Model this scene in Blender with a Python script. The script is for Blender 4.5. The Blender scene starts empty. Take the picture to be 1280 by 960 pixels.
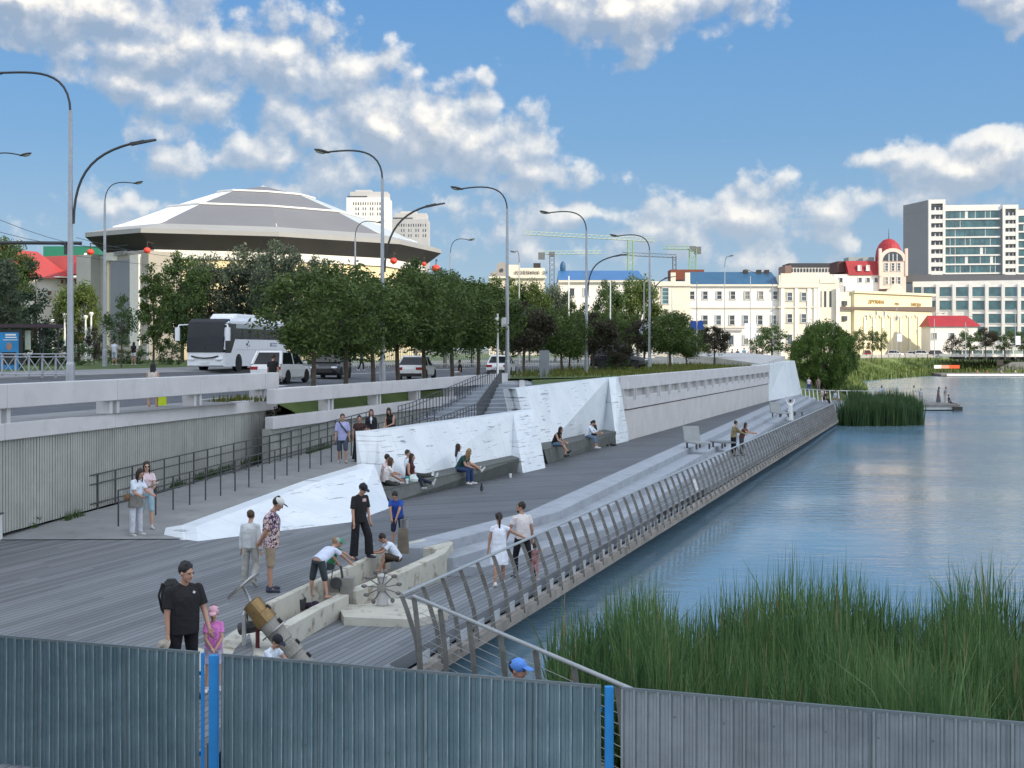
import bpy, bmesh, math, random
from mathutils import Vector, Matrix, noise
R = math.radians
sc = bpy.context.scene
COL = sc.collection
# ---------------------------------------------------------------- camera, sky, sun, exposure
CZ, FPX, HY = 6.0, 1650.0, 438.0
cam = bpy.data.cameras.new('camera'); camo = bpy.data.objects.new('camera', cam); COL.objects.link(camo)
camo.location = (0, 0, CZ); camo.rotation_euler = (R(90), 0, 0)
cam.sensor_fit = 'HORIZONTAL'; cam.sensor_width = 36; cam.lens = 36 * FPX / 1280
cam.shift_y = -(480 - HY) / 1280
cam.clip_start = 0.5; cam.clip_end = 9000
sc.camera = camo
SUN_EL = 25.0
SUN_H = Vector((0.80, -0.60, 0)).normalized()
SUN = Vector((SUN_H.x * math.cos(R(SUN_EL)), SUN_H.y * math.cos(R(SUN_EL)), math.sin(R(SUN_EL))))
sl = bpy.data.lights.new('sun', 'SUN'); sl.energy = 3.3; sl.angle = R(0.53); sl.color = (1.0, 0.86, 0.67)
so = bpy.data.objects.new('sun', sl); COL.objects.link(so); so.rotation_euler = SUN.to_track_quat('Z', 'Y').to_euler()
so.location = (60, -60, 80)
sc.view_settings.view_transform = 'Standard'; sc.view_settings.look = 'None'
sc.view_settings.exposure = 0.70; sc.view_settings.gamma = 1.0
sc.render.resolution_x = 1024; sc.render.resolution_y = 768
SKY_STR = 0.10

def G(px, py, z=1.35):
    Y = FPX * (CZ - z) / (py - HY)
    return Vector(((px - 640) / FPX * Y, Y, z))
def AT(px, py, Y):
    return Vector(((px - 640) / FPX * Y, Y, CZ - (py - HY) / FPX * Y))

# ---------------------------------------------------------------- node helpers
class NT:
    def __init__(s, nt): s.nt = nt; s.n = nt.nodes; s.l = nt.links
    def new(s, t, **k):
        n = s.n.new(t)
        for a, v in k.items(): setattr(n, a, v)
        return n
    def put(s, sock, v):
        if v is None: return
        if hasattr(v, 'is_output') or isinstance(v, bpy.types.NodeSocket): s.l.new(v, sock)
        else:
            try: sock.default_value = v
            except Exception:
                sock.default_value = (v, v, v) if not hasattr(v, '__len__') else (tuple(v) + (1,))[:4]
    def math(s, op, a, b=None, c=None, clamp=False):
        n = s.new('ShaderNodeMath', operation=op); n.use_clamp = clamp
        s.put(n.inputs[0], a); s.put(n.inputs[1], b)
        if c is not None: s.put(n.inputs[2], c)
        return n.outputs[0]
    def vmath(s, op, a, b=None):
        n = s.new('ShaderNodeVectorMath', operation=op); s.put(n.inputs[0], a)
        if b is not None: s.put(n.inputs[1], b)
        return n.outputs[0]
    def noise(s, vec, scale, detail=4, rough=0.55, out='Fac', dist=0):
        n = s.new('ShaderNodeTexNoise'); s.put(n.inputs['Vector'], vec)
        n.inputs['Scale'].default_value = scale; n.inputs['Detail'].default_value = detail
        n.inputs['Roughness'].default_value = rough; n.inputs['Distortion'].default_value = dist
        return n.outputs[out]
    def ramp(s, f, stops, interp='LINEAR'):
        n = s.new('ShaderNodeValToRGB'); s.put(n.inputs[0], f); cr = n.color_ramp; cr.interpolation = interp
        while len(cr.elements) > 1: cr.elements.remove(cr.elements[-1])
        for i, (p, c) in enumerate(stops):
            e = cr.elements[0] if i == 0 else cr.elements.new(p)
            e.position = p; e.color = (tuple(c) + (1,))[:4] if hasattr(c, '__len__') else (c, c, c, 1)
        return n.outputs[0]
    def mix(s, f, a, b, typ='RGBA', blend='MIX'):
        n = s.new('ShaderNodeMix', data_type=typ)
        if typ == 'RGBA':
            n.blend_type = blend; s.put(n.inputs[0], f)
            s.put(n.inputs[6], (tuple(a) + (1,))[:4] if isinstance(a, (tuple, list)) else a)
            s.put(n.inputs[7], (tuple(b) + (1,))[:4] if isinstance(b, (tuple, list)) else b)
            return n.outputs[2]
        s.put(n.inputs[0], f); s.put(n.inputs[2], a); s.put(n.inputs[3], b); return n.outputs[0]
    def smooth(s, x, a, b):
        n = s.new('ShaderNodeMapRange', interpolation_type='SMOOTHSTEP'); s.put(n.inputs[0], x)
        n.inputs[1].default_value = a; n.inputs[2].default_value = b
        return n.outputs[0]
    def sep(s, v):
        n = s.new('ShaderNodeSeparateXYZ'); s.put(n.inputs[0], v); return n.outputs
    def comb(s, x, y, z):
        n = s.new('ShaderNodeCombineXYZ')
        for i, v in enumerate((x, y, z)): s.put(n.inputs[i], v)
        return n.outputs[0]

# ---------------------------------------------------------------- world: Nishita sky with procedural cumulus in sky directions
w = bpy.data.worlds.new('World'); sc.world = w; w.use_nodes = True
wt = NT(w.node_tree); w.node_tree.nodes.clear()
sky = wt.new('ShaderNodeTexSky', sky_type='NISHITA'); sky.sun_disc = False
sky.sun_elevation = R(SUN_EL); sky.sun_rotation = math.atan2(SUN_H.x, SUN_H.y)
sky.air_density = 1.0; sky.dust_density = 0.6; sky.ozone_density = 2.2; sky.altitude = 60
# (cx, cy, rx, ry, amplitude) of each cloud, in degrees of azimuth / elevation
def ang(px, py): return math.degrees(math.atan((px - 640) / FPX)), math.degrees(math.atan((HY - py) / FPX))
CL = [(130, 40, 150, 42, 1), (300, 65, 120, 40, .9), (350, 70, 40, 45, 1), (420, 100, 60, 26, .9), (150, 115, 60, 22, .7), (220, 140, 50, 28, .7), (180, 75, 130, 26, .9),
      (545, 160, 70, 50, 1.1), (480, 165, 70, 45, .9), (600, 185, 80, 42, 1), (660, 215, 45, 25, .8), (400, 165, 80, 35, .5), (330, 190, 60, 30, .6), (480, 215, 130, 28, .45),
      (620, 240, 120, 26, .3), (270, 205, 60, 18, .65), (355, 202, 30, 16, .7), (150, 265, 30, 14, .6), (740, 268, 70, 18, .9), (825, 285, 30, 14, .7),
      (925, 275, 65, 28, 1.05), (905, 300, 80, 18, .35), (1050, 308, 22, 20, .6), (1030, 270, 30, 14, .6), (960, 320, 90, 14, .3),
      (800, 22, 115, 38, 1.15), (740, 10, 70, 34, .9), (870, 45, 50, 22, .7), (1190, 225, 100, 32, .95), (1110, 208, 50, 14, .8), (1250, 215, 60, 30, .9), (1150, 255, 110, 18, .35),
      (1262, 20, 34, 34, .85), (1278, 68, 18, 24, .7), (30, 20, 90, 20, .9), (620, 290, 180, 25, .2)]
gt = bpy.data.node_groups.new('cumulus_density', 'ShaderNodeTree')
gt.interface.new_socket('P', in_out='INPUT', socket_type='NodeSocketVector')
gt.interface.new_socket('D', in_out='OUTPUT', socket_type='NodeSocketFloat')
g = NT(gt); gi = g.new('NodeGroupInput'); go = g.new('NodeGroupOutput'); P = gi.outputs[0]
warp = g.vmath('SUBTRACT', g.noise(P, 0.55, 2, .5, 'Color'), (0.5, 0.5, 0.5))
wv = g.new('ShaderNodeVectorMath', operation='SCALE'); g.put(wv.inputs[0], warp); wv.inputs['Scale'].default_value = 1.6
PW = g.vmath('ADD', P, wv.outputs[0])
acc = None
for (cx, cy, rx, ry, am) in CL:
    ax, ay = ang(cx, cy); sx, sy = rx / FPX * 57.3, ry / FPX * 57.3
    d = g.vmath('MULTIPLY', g.vmath('SUBTRACT', PW, (ax, ay, 0)), (1 / sx, 1 / sy, 0))
    n = g.new('ShaderNodeVectorMath', operation='LENGTH'); g.put(n.inputs[0], d)
    v = g.math('MULTIPLY', g.math('SUBTRACT', 1.25, n.outputs['Value']), am)
    acc = v if acc is None else g.math('SMOOTH_MAX', acc, v, 0.25)
# general cloud cover in the rest of the sky (behind and beside the camera)
px_ = g.sep(P); axx = g.math('ABSOLUTE', px_[0])
outf = g.math('ADD', g.smooth(axx, 26, 40), g.smooth(px_[1], 17, 28), clamp=True)
gen = g.math('MULTIPLY', g.math('SUBTRACT', g.noise(P, 0.045, 5, .55), 0.36), 5.0)
acc = g.math('MAXIMUM', acc, g.math('SUBTRACT', g.math('MULTIPLY', gen, outf), g.math('MULTIPLY', g.math('SUBTRACT', 1, outf), 3)))
n1 = g.noise(PW, 0.30, 3, .5); n2 = g.noise(P, 1.3, 5, .6)
vo = g.new('ShaderNodeTexVoronoi', feature='F1'); g.put(vo.inputs['Vector'], g.vmath('ADD', g.vmath('MULTIPLY', P, (1, 1.15, 1)), g.vmath('MULTIPLY', g.noise(P, 1.6, 3, .5, 'Color'), (.35, .35, 0)))); vo.inputs['Scale'].default_value = 0.45; vo.inputs['Detail'].default_value = 1.0; vo.inputs['Roughness'].default_value = .55
dens = g.math('ADD', acc, g.math('ADD', g.math('MULTIPLY', g.math('SUBTRACT', n1, 0.50), 2.0), g.math('ADD', g.math('MULTIPLY', g.math('SUBTRACT', 0.80, vo.outputs['Distance']), 1.05), g.math('MULTIPLY', g.math('SUBTRACT', n2, .5), 1.15))))
g.put(go.inputs[0], dens)
tc = wt.new('ShaderNodeTexCoord'); D = tc.outputs['Generated']; s3 = wt.sep(D)
az = wt.math('MULTIPLY', wt.math('ARCTAN2', s3[0], s3[1]), 57.2958)
hor = wt.math('SQRT', wt.math('ADD', wt.math('MULTIPLY', s3[0], s3[0]), wt.math('MULTIPLY', s3[1], s3[1])))
el = wt.math('MULTIPLY', wt.math('ARCTAN2', s3[2], hor), 57.2958)
PP = wt.comb(az, el, 0)
def dg(vec):
    n = wt.new('ShaderNodeGroup'); n.node_tree = gt; wt.put(n.inputs[0], vec); return n.outputs[0]
d0 = dg(PP); d1 = dg(wt.vmath('ADD', PP, (0.28, 0.62, 0)))
mask = wt.math('MULTIPLY', wt.smooth(d0, -0.22, 0.38), wt.smooth(el, 0.0, 2.0))
lit = wt.math('ADD', wt.math('MULTIPLY', wt.math('SUBTRACT', d0, d1), 0.75), 0.36, clamp=True)
thin = wt.smooth(d0, 0.2, 1.8)
ccol = wt.ramp(lit, [(0, (2.3, 2.8, 3.5)), (.40, (3.5, 3.8, 4.3)), (.7, (5.6, 5.5, 5.3)), (1, (7.4, 7.0, 6.3))])
hz = wt.smooth(el, 14, 1)
ccol = wt.mix(wt.math('MULTIPLY', hz, 0.45), ccol, (3.9, 4.3, 4.8))
opac = wt.math('MULTIPLY', mask, wt.math('ADD', 0.70, wt.math('MULTIPLY', thin, 0.30)))
ccol = wt.mix(1.0, ccol, wt.ramp(wt.smooth(wt.math('ABSOLUTE', az), 35, 70), [(0, 1.0), (1, 2.3)]), blend='MULTIPLY')
skyc = wt.mix(1.0, sky.outputs[0], (0.80, 0.92, 1.06), blend='MULTIPLY')
skyc = wt.mix(wt.math('MULTIPLY', wt.smooth(wt.math('ABSOLUTE', az), 75, 40), 0.92), skyc, wt.ramp(wt.math('DIVIDE', el, 20), [(0, (2.9, 3.6, 4.15)), (.15, (2.2, 3.15, 4.1)), (.45, (1.25, 2.5, 4.15)), (1, (.58, 1.8, 4.1))]))
ccol = wt.mix(1.0, ccol, wt.ramp(wt.smooth(el, 19, 32), [(0, 1.0), (1, 1.35)]), blend='MULTIPLY')
full = wt.mix(opac, skyc, ccol)
bg = wt.new('ShaderNodeBackground'); wt.put(bg.inputs[0], full); bg.inputs[1].default_value = SKY_STR
wo = wt.new('ShaderNodeOutputWorld'); wt.put(wo.inputs[0], bg.outputs[0])
w.cycles.sampling_method = 'MANUAL'; w.cycles.sample_map_resolution = 512

# ---------------------------------------------------------------- materials
MATS = {}
def M(name, col, rough=0.7, var=0.12, scale=6.0, metal=0.0, bump=0.0, bscale=None, spec=0.4, dirt=None, emit=None, trans=None):
    if name in MATS: return MATS[name]
    m = bpy.data.materials.new(name); m.use_nodes = True; t = NT(m.node_tree)
    b = m.node_tree.nodes['Principled BSDF']
    tc = t.new('ShaderNodeTexCoord'); o = tc.outputs['Object']
    n = t.noise(o, scale, 5, .6)
    c1 = tuple(max(0, c * (1 - var)) for c in col); c2 = tuple(min(1, c * (1 + var)) for c in col)
    c = t.ramp(n, [(0.3, c1), (0.7, c2)])
    if dirt:
        dn = t.smooth(t.noise(o, dirt[1], 6, .65), 0.52, 0.68)
        c = t.mix(t.math('MULTIPLY', dn, dirt[2] if len(dirt) > 2 else 0.7), c, dirt[0])
    t.put(b.inputs['Base Color'], c)
    b.inputs['Roughness'].default_value = rough; b.inputs['Metallic'].default_value = metal
    b.inputs['Specular IOR Level'].default_value = spec
    if emit: b.inputs['Emission Color'].default_value = tuple(emit[:3]) + (1,); b.inputs['Emission Strength'].default_value = emit[3]
    if trans: b.inputs['Transmission Weight'].default_value = trans
    if bump:
        bn = t.new('ShaderNodeBump'); bn.inputs['Strength'].default_value = bump; bn.inputs['Distance'].default_value = 0.05 if name.startswith('cloth') else 0.02
        t.put(bn.inputs['Height'], t.noise(o, bscale or scale * 4, 6, .6)); t.put(b.inputs['Normal'], bn.outputs[0])
    MATS[name] = m; return m
def leafmat(name, c1, c2, c3):
    if name in MATS: return MATS[name]
    m = bpy.data.materials.new(name); m.use_nodes = True; t = NT(m.node_tree); t.n.clear()
    geo = t.new('ShaderNodeTexCoord'); o = geo.outputs['Object']
    rnd = t.new('ShaderNodeNewGeometry').outputs['Random Per Island']
    a = t.ramp(t.math('ADD', t.math('MULTIPLY', t.noise(o, 1.1, 3), 0.7), t.math('MULTIPLY', rnd, 0.42)), [(0.30, c1), (0.55, c2), (0.82, c3)])
    d = t.new('ShaderNodeBsdfPrincipled'); t.put(d.inputs['Base Color'], a); d.inputs['Roughness'].default_value = .55; d.inputs['Specular IOR Level'].default_value = .3
    tr = t.new('ShaderNodeBsdfTranslucent'); t.put(tr.inputs[0], a)
    mx = t.new('ShaderNodeMixShader'); mx.inputs[0].default_value = 0.25; t.put(mx.inputs[1], d.outputs[0]); t.put(mx.inputs[2], tr.outputs[0])
    out = t.new('ShaderNodeOutputMaterial'); t.put(out.inputs[0], mx.outputs[0])
    MATS[name] = m; return m
def plankmat(name, ang_deg, col, wid=0.14, gap=0.09, var=0.3):
    m = bpy.data.materials.new(name); m.use_nodes = True; t = NT(m.node_tree); b = m.node_tree.nodes['Principled BSDF']
    o = t.new('ShaderNodeTexCoord').outputs['Object']; s = t.sep(o); a = R(ang_deg)
    v = t.math('ADD', t.math('MULTIPLY', s[0], math.cos(a)), t.math('MULTIPLY', s[1], -math.sin(a)))
    u = t.math('ADD', t.math('MULTIPLY', s[0], math.sin(a)), t.math('MULTIPLY', s[1], math.cos(a)))
    q = t.math('DIVIDE', v, wid); idn = t.math('FLOOR', q); fr = t.math('FRACT', q)
    wn = t.new('ShaderNodeTexWhiteNoise', noise_dimensions='1D'); t.put(wn.inputs['W'], idn)
    seg = t.math('FLOOR', t.math('ADD', t.math('DIVIDE', u, 7.3), t.math('MULTIPLY', wn.outputs[0], 7.0)))
    wn2 = t.new('ShaderNodeTexWhiteNoise', noise_dimensions='2D'); t.put(wn2.inputs['Vector'], t.comb(idn, seg, 0))
    grain = t.noise(t.comb(t.math('MULTIPLY', v, 40), t.math('MULTIPLY', u, 1.2), 0), 1.0, 4)
    big = t.noise(o, 0.35, 5, .6)
    k = t.math('ADD', t.math('MULTIPLY', wn2.outputs[0], var), t.math('ADD', t.math('MULTIPLY', grain, 0.35), t.math('MULTIPLY', big, 0.5)))
    c = t.ramp(k, [(0.25, tuple(x * 0.62 for x in col)), (0.6, col), (0.95, tuple(x * 1.35 for x in col))])
    g1 = t.math('LESS_THAN', fr, gap); gu = t.math('LESS_THAN', t.math('FRACT', t.math('ADD', t.math('DIVIDE', u, 7.3), t.math('MULTIPLY', wn.outputs[0], 7.0))), 0.0012)
    gg = t.math('MAXIMUM', g1, gu)
    c = t.mix(t.math('MULTIPLY', gg, 0.85), c, (0.012, 0.013, 0.014))
    t.put(b.inputs['Base Color'], c); b.inputs['Roughness'].default_value = 0.62; b.inputs['Specular IOR Level'].default_value = .35
    bn = t.new('ShaderNodeBump'); bn.inputs['Strength'].default_value = .5; bn.inputs['Distance'].default_value = 0.01
    t.put(bn.inputs['Height'], t.math('SUBTRACT', t.math('MULTIPLY', grain, .3), gg)); t.put(b.inputs['Normal'], bn.outputs[0])
    MATS[name] = m; return m

# ---------------------------------------------------------------- mesh helpers
class MB:
    def __init__(s): s.v = []; s.f = []; s.m = []; s.mi = 0
    def add(s, vs, fs):
        k = len(s.v); s.v += [tuple(p) for p in vs]; s.f += [tuple(k + i for i in f) for f in fs]; s.m += [s.mi] * len(fs); return s
    def box(s, c, d, rz=0, rx=0, ry=0):
        x, y, z = d[0] / 2, d[1] / 2, d[2] / 2
        mt = Matrix.Rotation(rz, 3, 'Z') @ Matrix.Rotation(ry, 3, 'Y') @ Matrix.Rotation(rx, 3, 'X')
        vs = [mt @ Vector(p) + Vector(c) for p in ((-x, -y, -z), (x, -y, -z), (x, y, -z), (-x, y, -z), (-x, -y, z), (x, -y, z), (x, y, z), (-x, y, z))]
        return s.add(vs, [(3, 2, 1, 0), (4, 5, 6, 7), (0, 1, 5, 4), (1, 2, 6, 5), (2, 3, 7, 6), (3, 0, 4, 7)])
    def hexa(s, b4, t4):
        return s.add(list(b4) + list(t4), [(3, 2, 1, 0), (4, 5, 6, 7), (0, 1, 5, 4), (1, 2, 6, 5), (2, 3, 7, 6), (3, 0, 4, 7)])
    def wallseg(s, a, b, z0a, z1a, z0b, z1b, th, off=0):
        a = Vector(a[:2]); b = Vector(b[:2]); n = (b - a).normalized(); n = Vector((-n.y, n.x))
        a0 = a + n * off; b0 = b + n * off; a1 = a0 + n * th; b1 = b0 + n * th
        return s.hexa([(*a0, z0a), (*b0, z0b), (*b1, z0b), (*a1, z0a)], [(*a0, z1a), (*b0, z1b), (*b1, z1b), (*a1, z1a)])
    def prism(s, pts, z0, z1):
        n = len(pts)
        vs = [(p[0], p[1], z0 if not hasattr(z0, '__call__') else z0(p)) for p in pts] + [(p[0], p[1], z1 if not hasattr(z1, '__call__') else z1(p)) for p in pts]
        return s.add(vs, [tuple(range(n))[::-1], tuple(range(n, 2 * n))] + [(i, (i + 1) % n, n + (i + 1) % n, n + i) for i in range(n)])
    def sheet(s, pts): return s.add(pts, [tuple(range(len(pts)))])
    def tube(s, pts, r, n=8, cap=True):
        pts = [Vector(p) for p in pts]; rs = r if hasattr(r, '__len__') else [r] * len(pts); vs = []; fs = []
        up = None
        for i, p in enumerate(pts):
            t = (pts[min(i + 1, len(pts) - 1)] - pts[max(i - 1, 0)]).normalized()
            if up is None: up = Vector((0, 0, 1)) if abs(t.z) < .9 else Vector((1, 0, 0))
            x = t.cross(up).normalized(); y = x.cross(t).normalized(); up = y
            for k in range(n):
                a = 2 * math.pi * k / n; vs.append(p + (x * math.cos(a) + y * math.sin(a)) * rs[i])
        for i in range(len(pts) - 1):
            for k in range(n): fs.append((i * n + k, i * n + (k + 1) % n, (i + 1) * n + (k + 1) % n, (i + 1) * n + k))
        if cap: fs.append(tuple(range(n))[::-1]); fs.append(tuple(range((len(pts) - 1) * n, len(pts) * n)))
        return s.add(vs, fs)
    def loft(s, rings, cap=True):
        n = len(rings[0]); vs = [p for r in rings for p in r]; fs = []
        for i in range(len(rings) - 1):
            for k in range(n): fs.append((i * n + k, i * n + (k + 1) % n, (i + 1) * n + (k + 1) % n, (i + 1) * n + k))
        if cap: fs.append(tuple(range(n))[::-1]); fs.append(tuple(range((len(rings) - 1) * n, len(rings) * n)))
        return s.add(vs, fs)
    def ell(s, c, r, rot=None, nu=12, nv=8):
        c = Vector(c); r = r if hasattr(r, '__len__') else (r, r, r); vs = []; fs = []
        for j in range(nv + 1):
            ph = math.pi * j / nv
            for i in range(nu):
                th = 2 * math.pi * i / nu
                p = Vector((r[0] * math.sin(ph) * math.cos(th), r[1] * math.sin(ph) * math.sin(th), -r[2] * math.cos(ph)))
                if rot: p = rot @ p
                vs.append(c + p)
        for j in range(nv):
            for i in range(nu):
                a, b_, c_, d = j * nu + i, j * nu + (i + 1) % nu, (j + 1) * nu + (i + 1) % nu, (j + 1) * nu + i
                if j == 0: fs.append((a, c_, d))
                elif j == nv - 1: fs.append((a, b_, d))
                else: fs.append((a, b_, c_, d))
        # weld poles
        k0 = 0; vs2 = vs; rem = {}
        for i in range(nu): rem[i] = 0; rem[nv * nu + i] = nv * nu
        fs = [tuple(dict.fromkeys(rem.get(q, q) for q in f)) for f in fs]
        return s.add(vs2, [f for f in fs if len(f) > 2])
    def cap(s, p0, r0, p1, r1, n=10):
        p0 = Vector(p0); p1 = Vector(p1); t = (p1 - p0).normalized()
        pts = []; rs = []
        for k in range(4): a = math.pi / 2 * (1 - k / 3.0) ; pts.append(p0 - t * r0 * math.sin(a)); rs.append(max(r0 * math.cos(a), r0 * .05))
        for k in range(4): a = math.pi / 2 * (k / 3.0); pts.append(p1 + t * r1 * math.sin(a)); rs.append(max(r1 * math.cos(a), r1 * .05))
        return s.tube(pts, rs, n)
    def lathe(s, prof, c=(0, 0, 0), n=16, axis=None):
        rings = []; c = Vector(c)
        q = Vector(axis).normalized().to_track_quat('Z', 'Y').to_matrix() if axis else Matrix.Identity(3)
        for (r, z) in prof: rings.append([c + q @ Vector((r * math.cos(2 * math.pi * k / n), r * math.sin(2 * math.pi * k / n), z)) for k in range(n)])
        return s.loft(rings)
    def build(s, name, mats, parent=None, world=None, smooth=False, **props):
        me = bpy.data.meshes.new(name)
        off = Vector((0, 0, 0))
        if parent is not None and world is not False:
            p = parent
            while p is not None: off += Vector(p.location); p = p.parent
        me.from_pydata([Vector(v) - off for v in s.v], [], s.f)
        for m in (mats if isinstance(mats, (list, tuple)) else [mats]): me.materials.append(m)
        if any(s.m): me.polygons.foreach_set('material_index', s.m)
        if smooth: me.polygons.foreach_set('use_smooth', [True] * len(me.polygons))
        me.update()
        o = bpy.data.objects.new(name, me); COL.objects.link(o)
        if parent is not None: o.parent = parent
        for k, v in props.items(): o[k] = v
        return o
def thing(name, label, cat, loc=(0, 0, 0), rz=0, group=None):
    o = bpy.data.objects.new(name, None); COL.objects.link(o); o.location = loc; o.rotation_euler = (0, 0, rz); o.empty_display_size = .3
    o['label'] = label; o['category'] = cat
    if group: o['group'] = group
    return o
KIDS = {}
def dup(root, loc, rz=0, label=None, scale=None, group=None):
    r = root.copy(); COL.objects.link(r); r.location = loc; r.rotation_euler = (0, 0, rz)
    if scale: r.scale = (scale,) * 3 if not hasattr(scale, '__len__') else scale
    if label: r['label'] = label
    if group: r['group'] = group
    if root not in KIDS: KIDS[root] = [(c, list(c.children)) for c in root.children]
    for ch, gs in KIDS[root]:
        c = ch.copy(); COL.objects.link(c); c.parent = r
        for gch in gs:
            d = gch.copy(); COL.objects.link(d); d.parent = c
    return r
def struct(name, mb, mat, kind='structure', **k):
    o = mb.build(name, mat, **k); o['kind'] = kind; return o
random.seed(7)
# ================================================================ THE SETTING
def XW(Y): return -8.44 + .25 * (Y - 47.7)
def ZL(X, Y):
    d = (XW(Y) - X) * .97
    return 4.1 + .026 * min(max(d - 2, 0), 33)
# --- water
m = bpy.data.materials.new('lake_water'); m.use_nodes = True; t = NT(m.node_tree); b = m.node_tree.nodes['Principled BSDF']
o = t.new('ShaderNodeTexCoord').outputs['Object']
t.put(b.inputs['Base Color'], t.ramp(t.noise(o, .05, 3), [(.3, (.10, .17, .22)), (.7, (.13, .215, .27))]))
b.inputs['Roughness'].default_value = .045; b.inputs['IOR'].default_value = 1.42; b.inputs['Specular IOR Level'].default_value = 1.0
n1 = t.noise(t.vmath('MULTIPLY', o, (1.0, 1.0, 1)), 5.0, 3, .6); n2 = t.noise(t.vmath('MULTIPLY', o, (0.55, 1.2, 1)), 1.5, 2, .5); n3 = t.noise(o, .09, 3, .5)
amp = t.smooth(n3, .36, .62)
y_ = t.sep(o)[1]; farf = t.smooth(y_, 18, 120)
h = t.math('MULTIPLY', t.math('ADD', t.math('MULTIPLY', n1, .5), n2), t.math('ADD', .12, t.math('MULTIPLY', t.math('ADD', amp, .3), t.math('ADD', .14, t.math('MULTIPLY', farf, 1.9)))))
bn = t.new('ShaderNodeBump'); bn.inputs['Strength'].default_value = .5; bn.inputs['Distance'].default_value = .065; t.put(bn.inputs['Height'], h); t.put(b.inputs['Roughness'], t.ramp(farf, [(0, .03), (1, .16)])); t.put(b.inputs['Normal'], bn.outputs[0])
mb = MB(); mb.sheet([(-30, -60, 0), (900, -60, 0), (900, 360, 0), (-30, 360, 0)]); struct('water', mb, m)
mb = MB(); mb.sheet([(-8000, -3000, -2.5), (8000, -3000, -2.5), (8000, 8500, -2.5), (-8000, 8500, -2.5)]); struct('lake_bed', mb, M('silt', (.06, .055, .04)))
# --- ground
SH = [(31.8, 143), (42, 160), (50, 185), (57, 215), (66, 255), (86, 290), (102, 318), (128, 314), (190, 313), (900, 313)]
SI = [(29, 146), (34, 165), (40, 190), (46, 220), (54, 262), (78, 305), (99, 336), (130, 336), (190, 336), (900, 336)]
grassm = M('turf', (.075, .115, .028), .9, .35, .25, bump=.6, bscale=9)
grassm2 = M('shore_grass', (.10, .14, .035), .9, .4, .12, bump=.6, bscale=4)
mb = MB(); gp = [(-8000, -800, 4.05), (-13.4, -800, 4.05), (-13.4, 30, 4.05), (-9.2, 50, 4.05), (-.7, 81, 4.05), (9.9, 81, 4.05), (23, 121.5, 4.05)] + [(x, y, 4.05) for x, y in SI] + [(8000, 336, 4.05), (8000, 8400, 4.05), (-8000, 8400, 4.05)]
mb.sheet(gp); struct('ground', mb, M('city_ground', (.16, .17, .13), .9, .2, .05))
mb = MB()
for i in range(len(SH) - 1):
    a, c = SH[i], SH[i + 1]; a2, c2 = SI[i], SI[i + 1]
    am = ((a[0] + a2[0]) / 2, (a[1] + a2[1]) / 2); cm = ((c[0] + c2[0]) / 2, (c[1] + c2[1]) / 2)
    mb.sheet([(a[0], a[1], -.2), (c[0], c[1], -.2), (cm[0], cm[1], 2.0), (am[0], am[1], 2.0)])
    mb.sheet([(am[0], am[1], 2.0), (cm[0], cm[1], 2.0), (c2[0], c2[1], 4.07), (a2[0], a2[1], 4.07)])
struct('shore_bank', mb, grassm2)
# --- strips parallel to the road (d = distance left of the wall line)
def strip(name, d0, d1, y0, y1, mat, dz=0, ny=24, skirt=0):
    mb = MB(); 
    for i in range(ny):
        ya = y0 + (y1 - y0) * i / ny; yb = y0 + (y1 - y0) * (i + 1) / ny
        nd = max(1, int((d1 - d0) / 6))
        for j in range(nd):
            da = d0 + (d1 - d0) * j / nd; db = d0 + (d1 - d0) * (j + 1) / nd
            q = []
            for (d, y) in ((db, ya), (da, ya), (da, yb), (db, yb)):
                x = XW(y) - d / .97; q.append((x, y, ZL(x, y) + dz))
            mb.sheet(q)
            if skirt:
                if j == 0: mb.sheet([(q[1][0], q[1][1], q[1][2] - skirt), (q[2][0], q[2][1], q[2][2] - skirt), q[2], q[1]])
                if j == nd - 1: mb.sheet([(q[3][0], q[3][1], q[3][2] - skirt), (q[0][0], q[0][1], q[0][2] - skirt), q[0], q[3]])
    return struct(name, mb, mat)
asph = M('asphalt', (.085, .092, .105), .85, .18, 1.2, bump=.3, bscale=40)
pave = M('paving', (.23, .235, .24), .85, .12, .7, bump=.2, bscale=8)
strip('road', 2.4, 19.5, 5, 330, asph, 0, 60)
strip('pavement', 19.6, 25, 5, 330, pave, .13, 60, .14)
strip('park_lawn', 25, 150, 5, 330, grassm, .10, 40)
strip('kerb', 2.25, 2.5, 46, 240, M('kerbstone', (.34, .35, .36)), .14, 40, .14)
strip('footway', .35, 2.25, 2, 46, pave, .10, 10)
wl = M('road_paint', (.72, .73, .74), .7, .15, 3)
for nm, d in (('lane_line', 6.0), ('lane_line', 12.8)): strip(nm, d, d + .16, 5, 330, wl, .005, 60)
for k in range(7): strip('crossing_stripe', 5.6 + 1.5 * k, 6.3 + 1.5 * k, 62, 66, wl, .006, 2)
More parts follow.
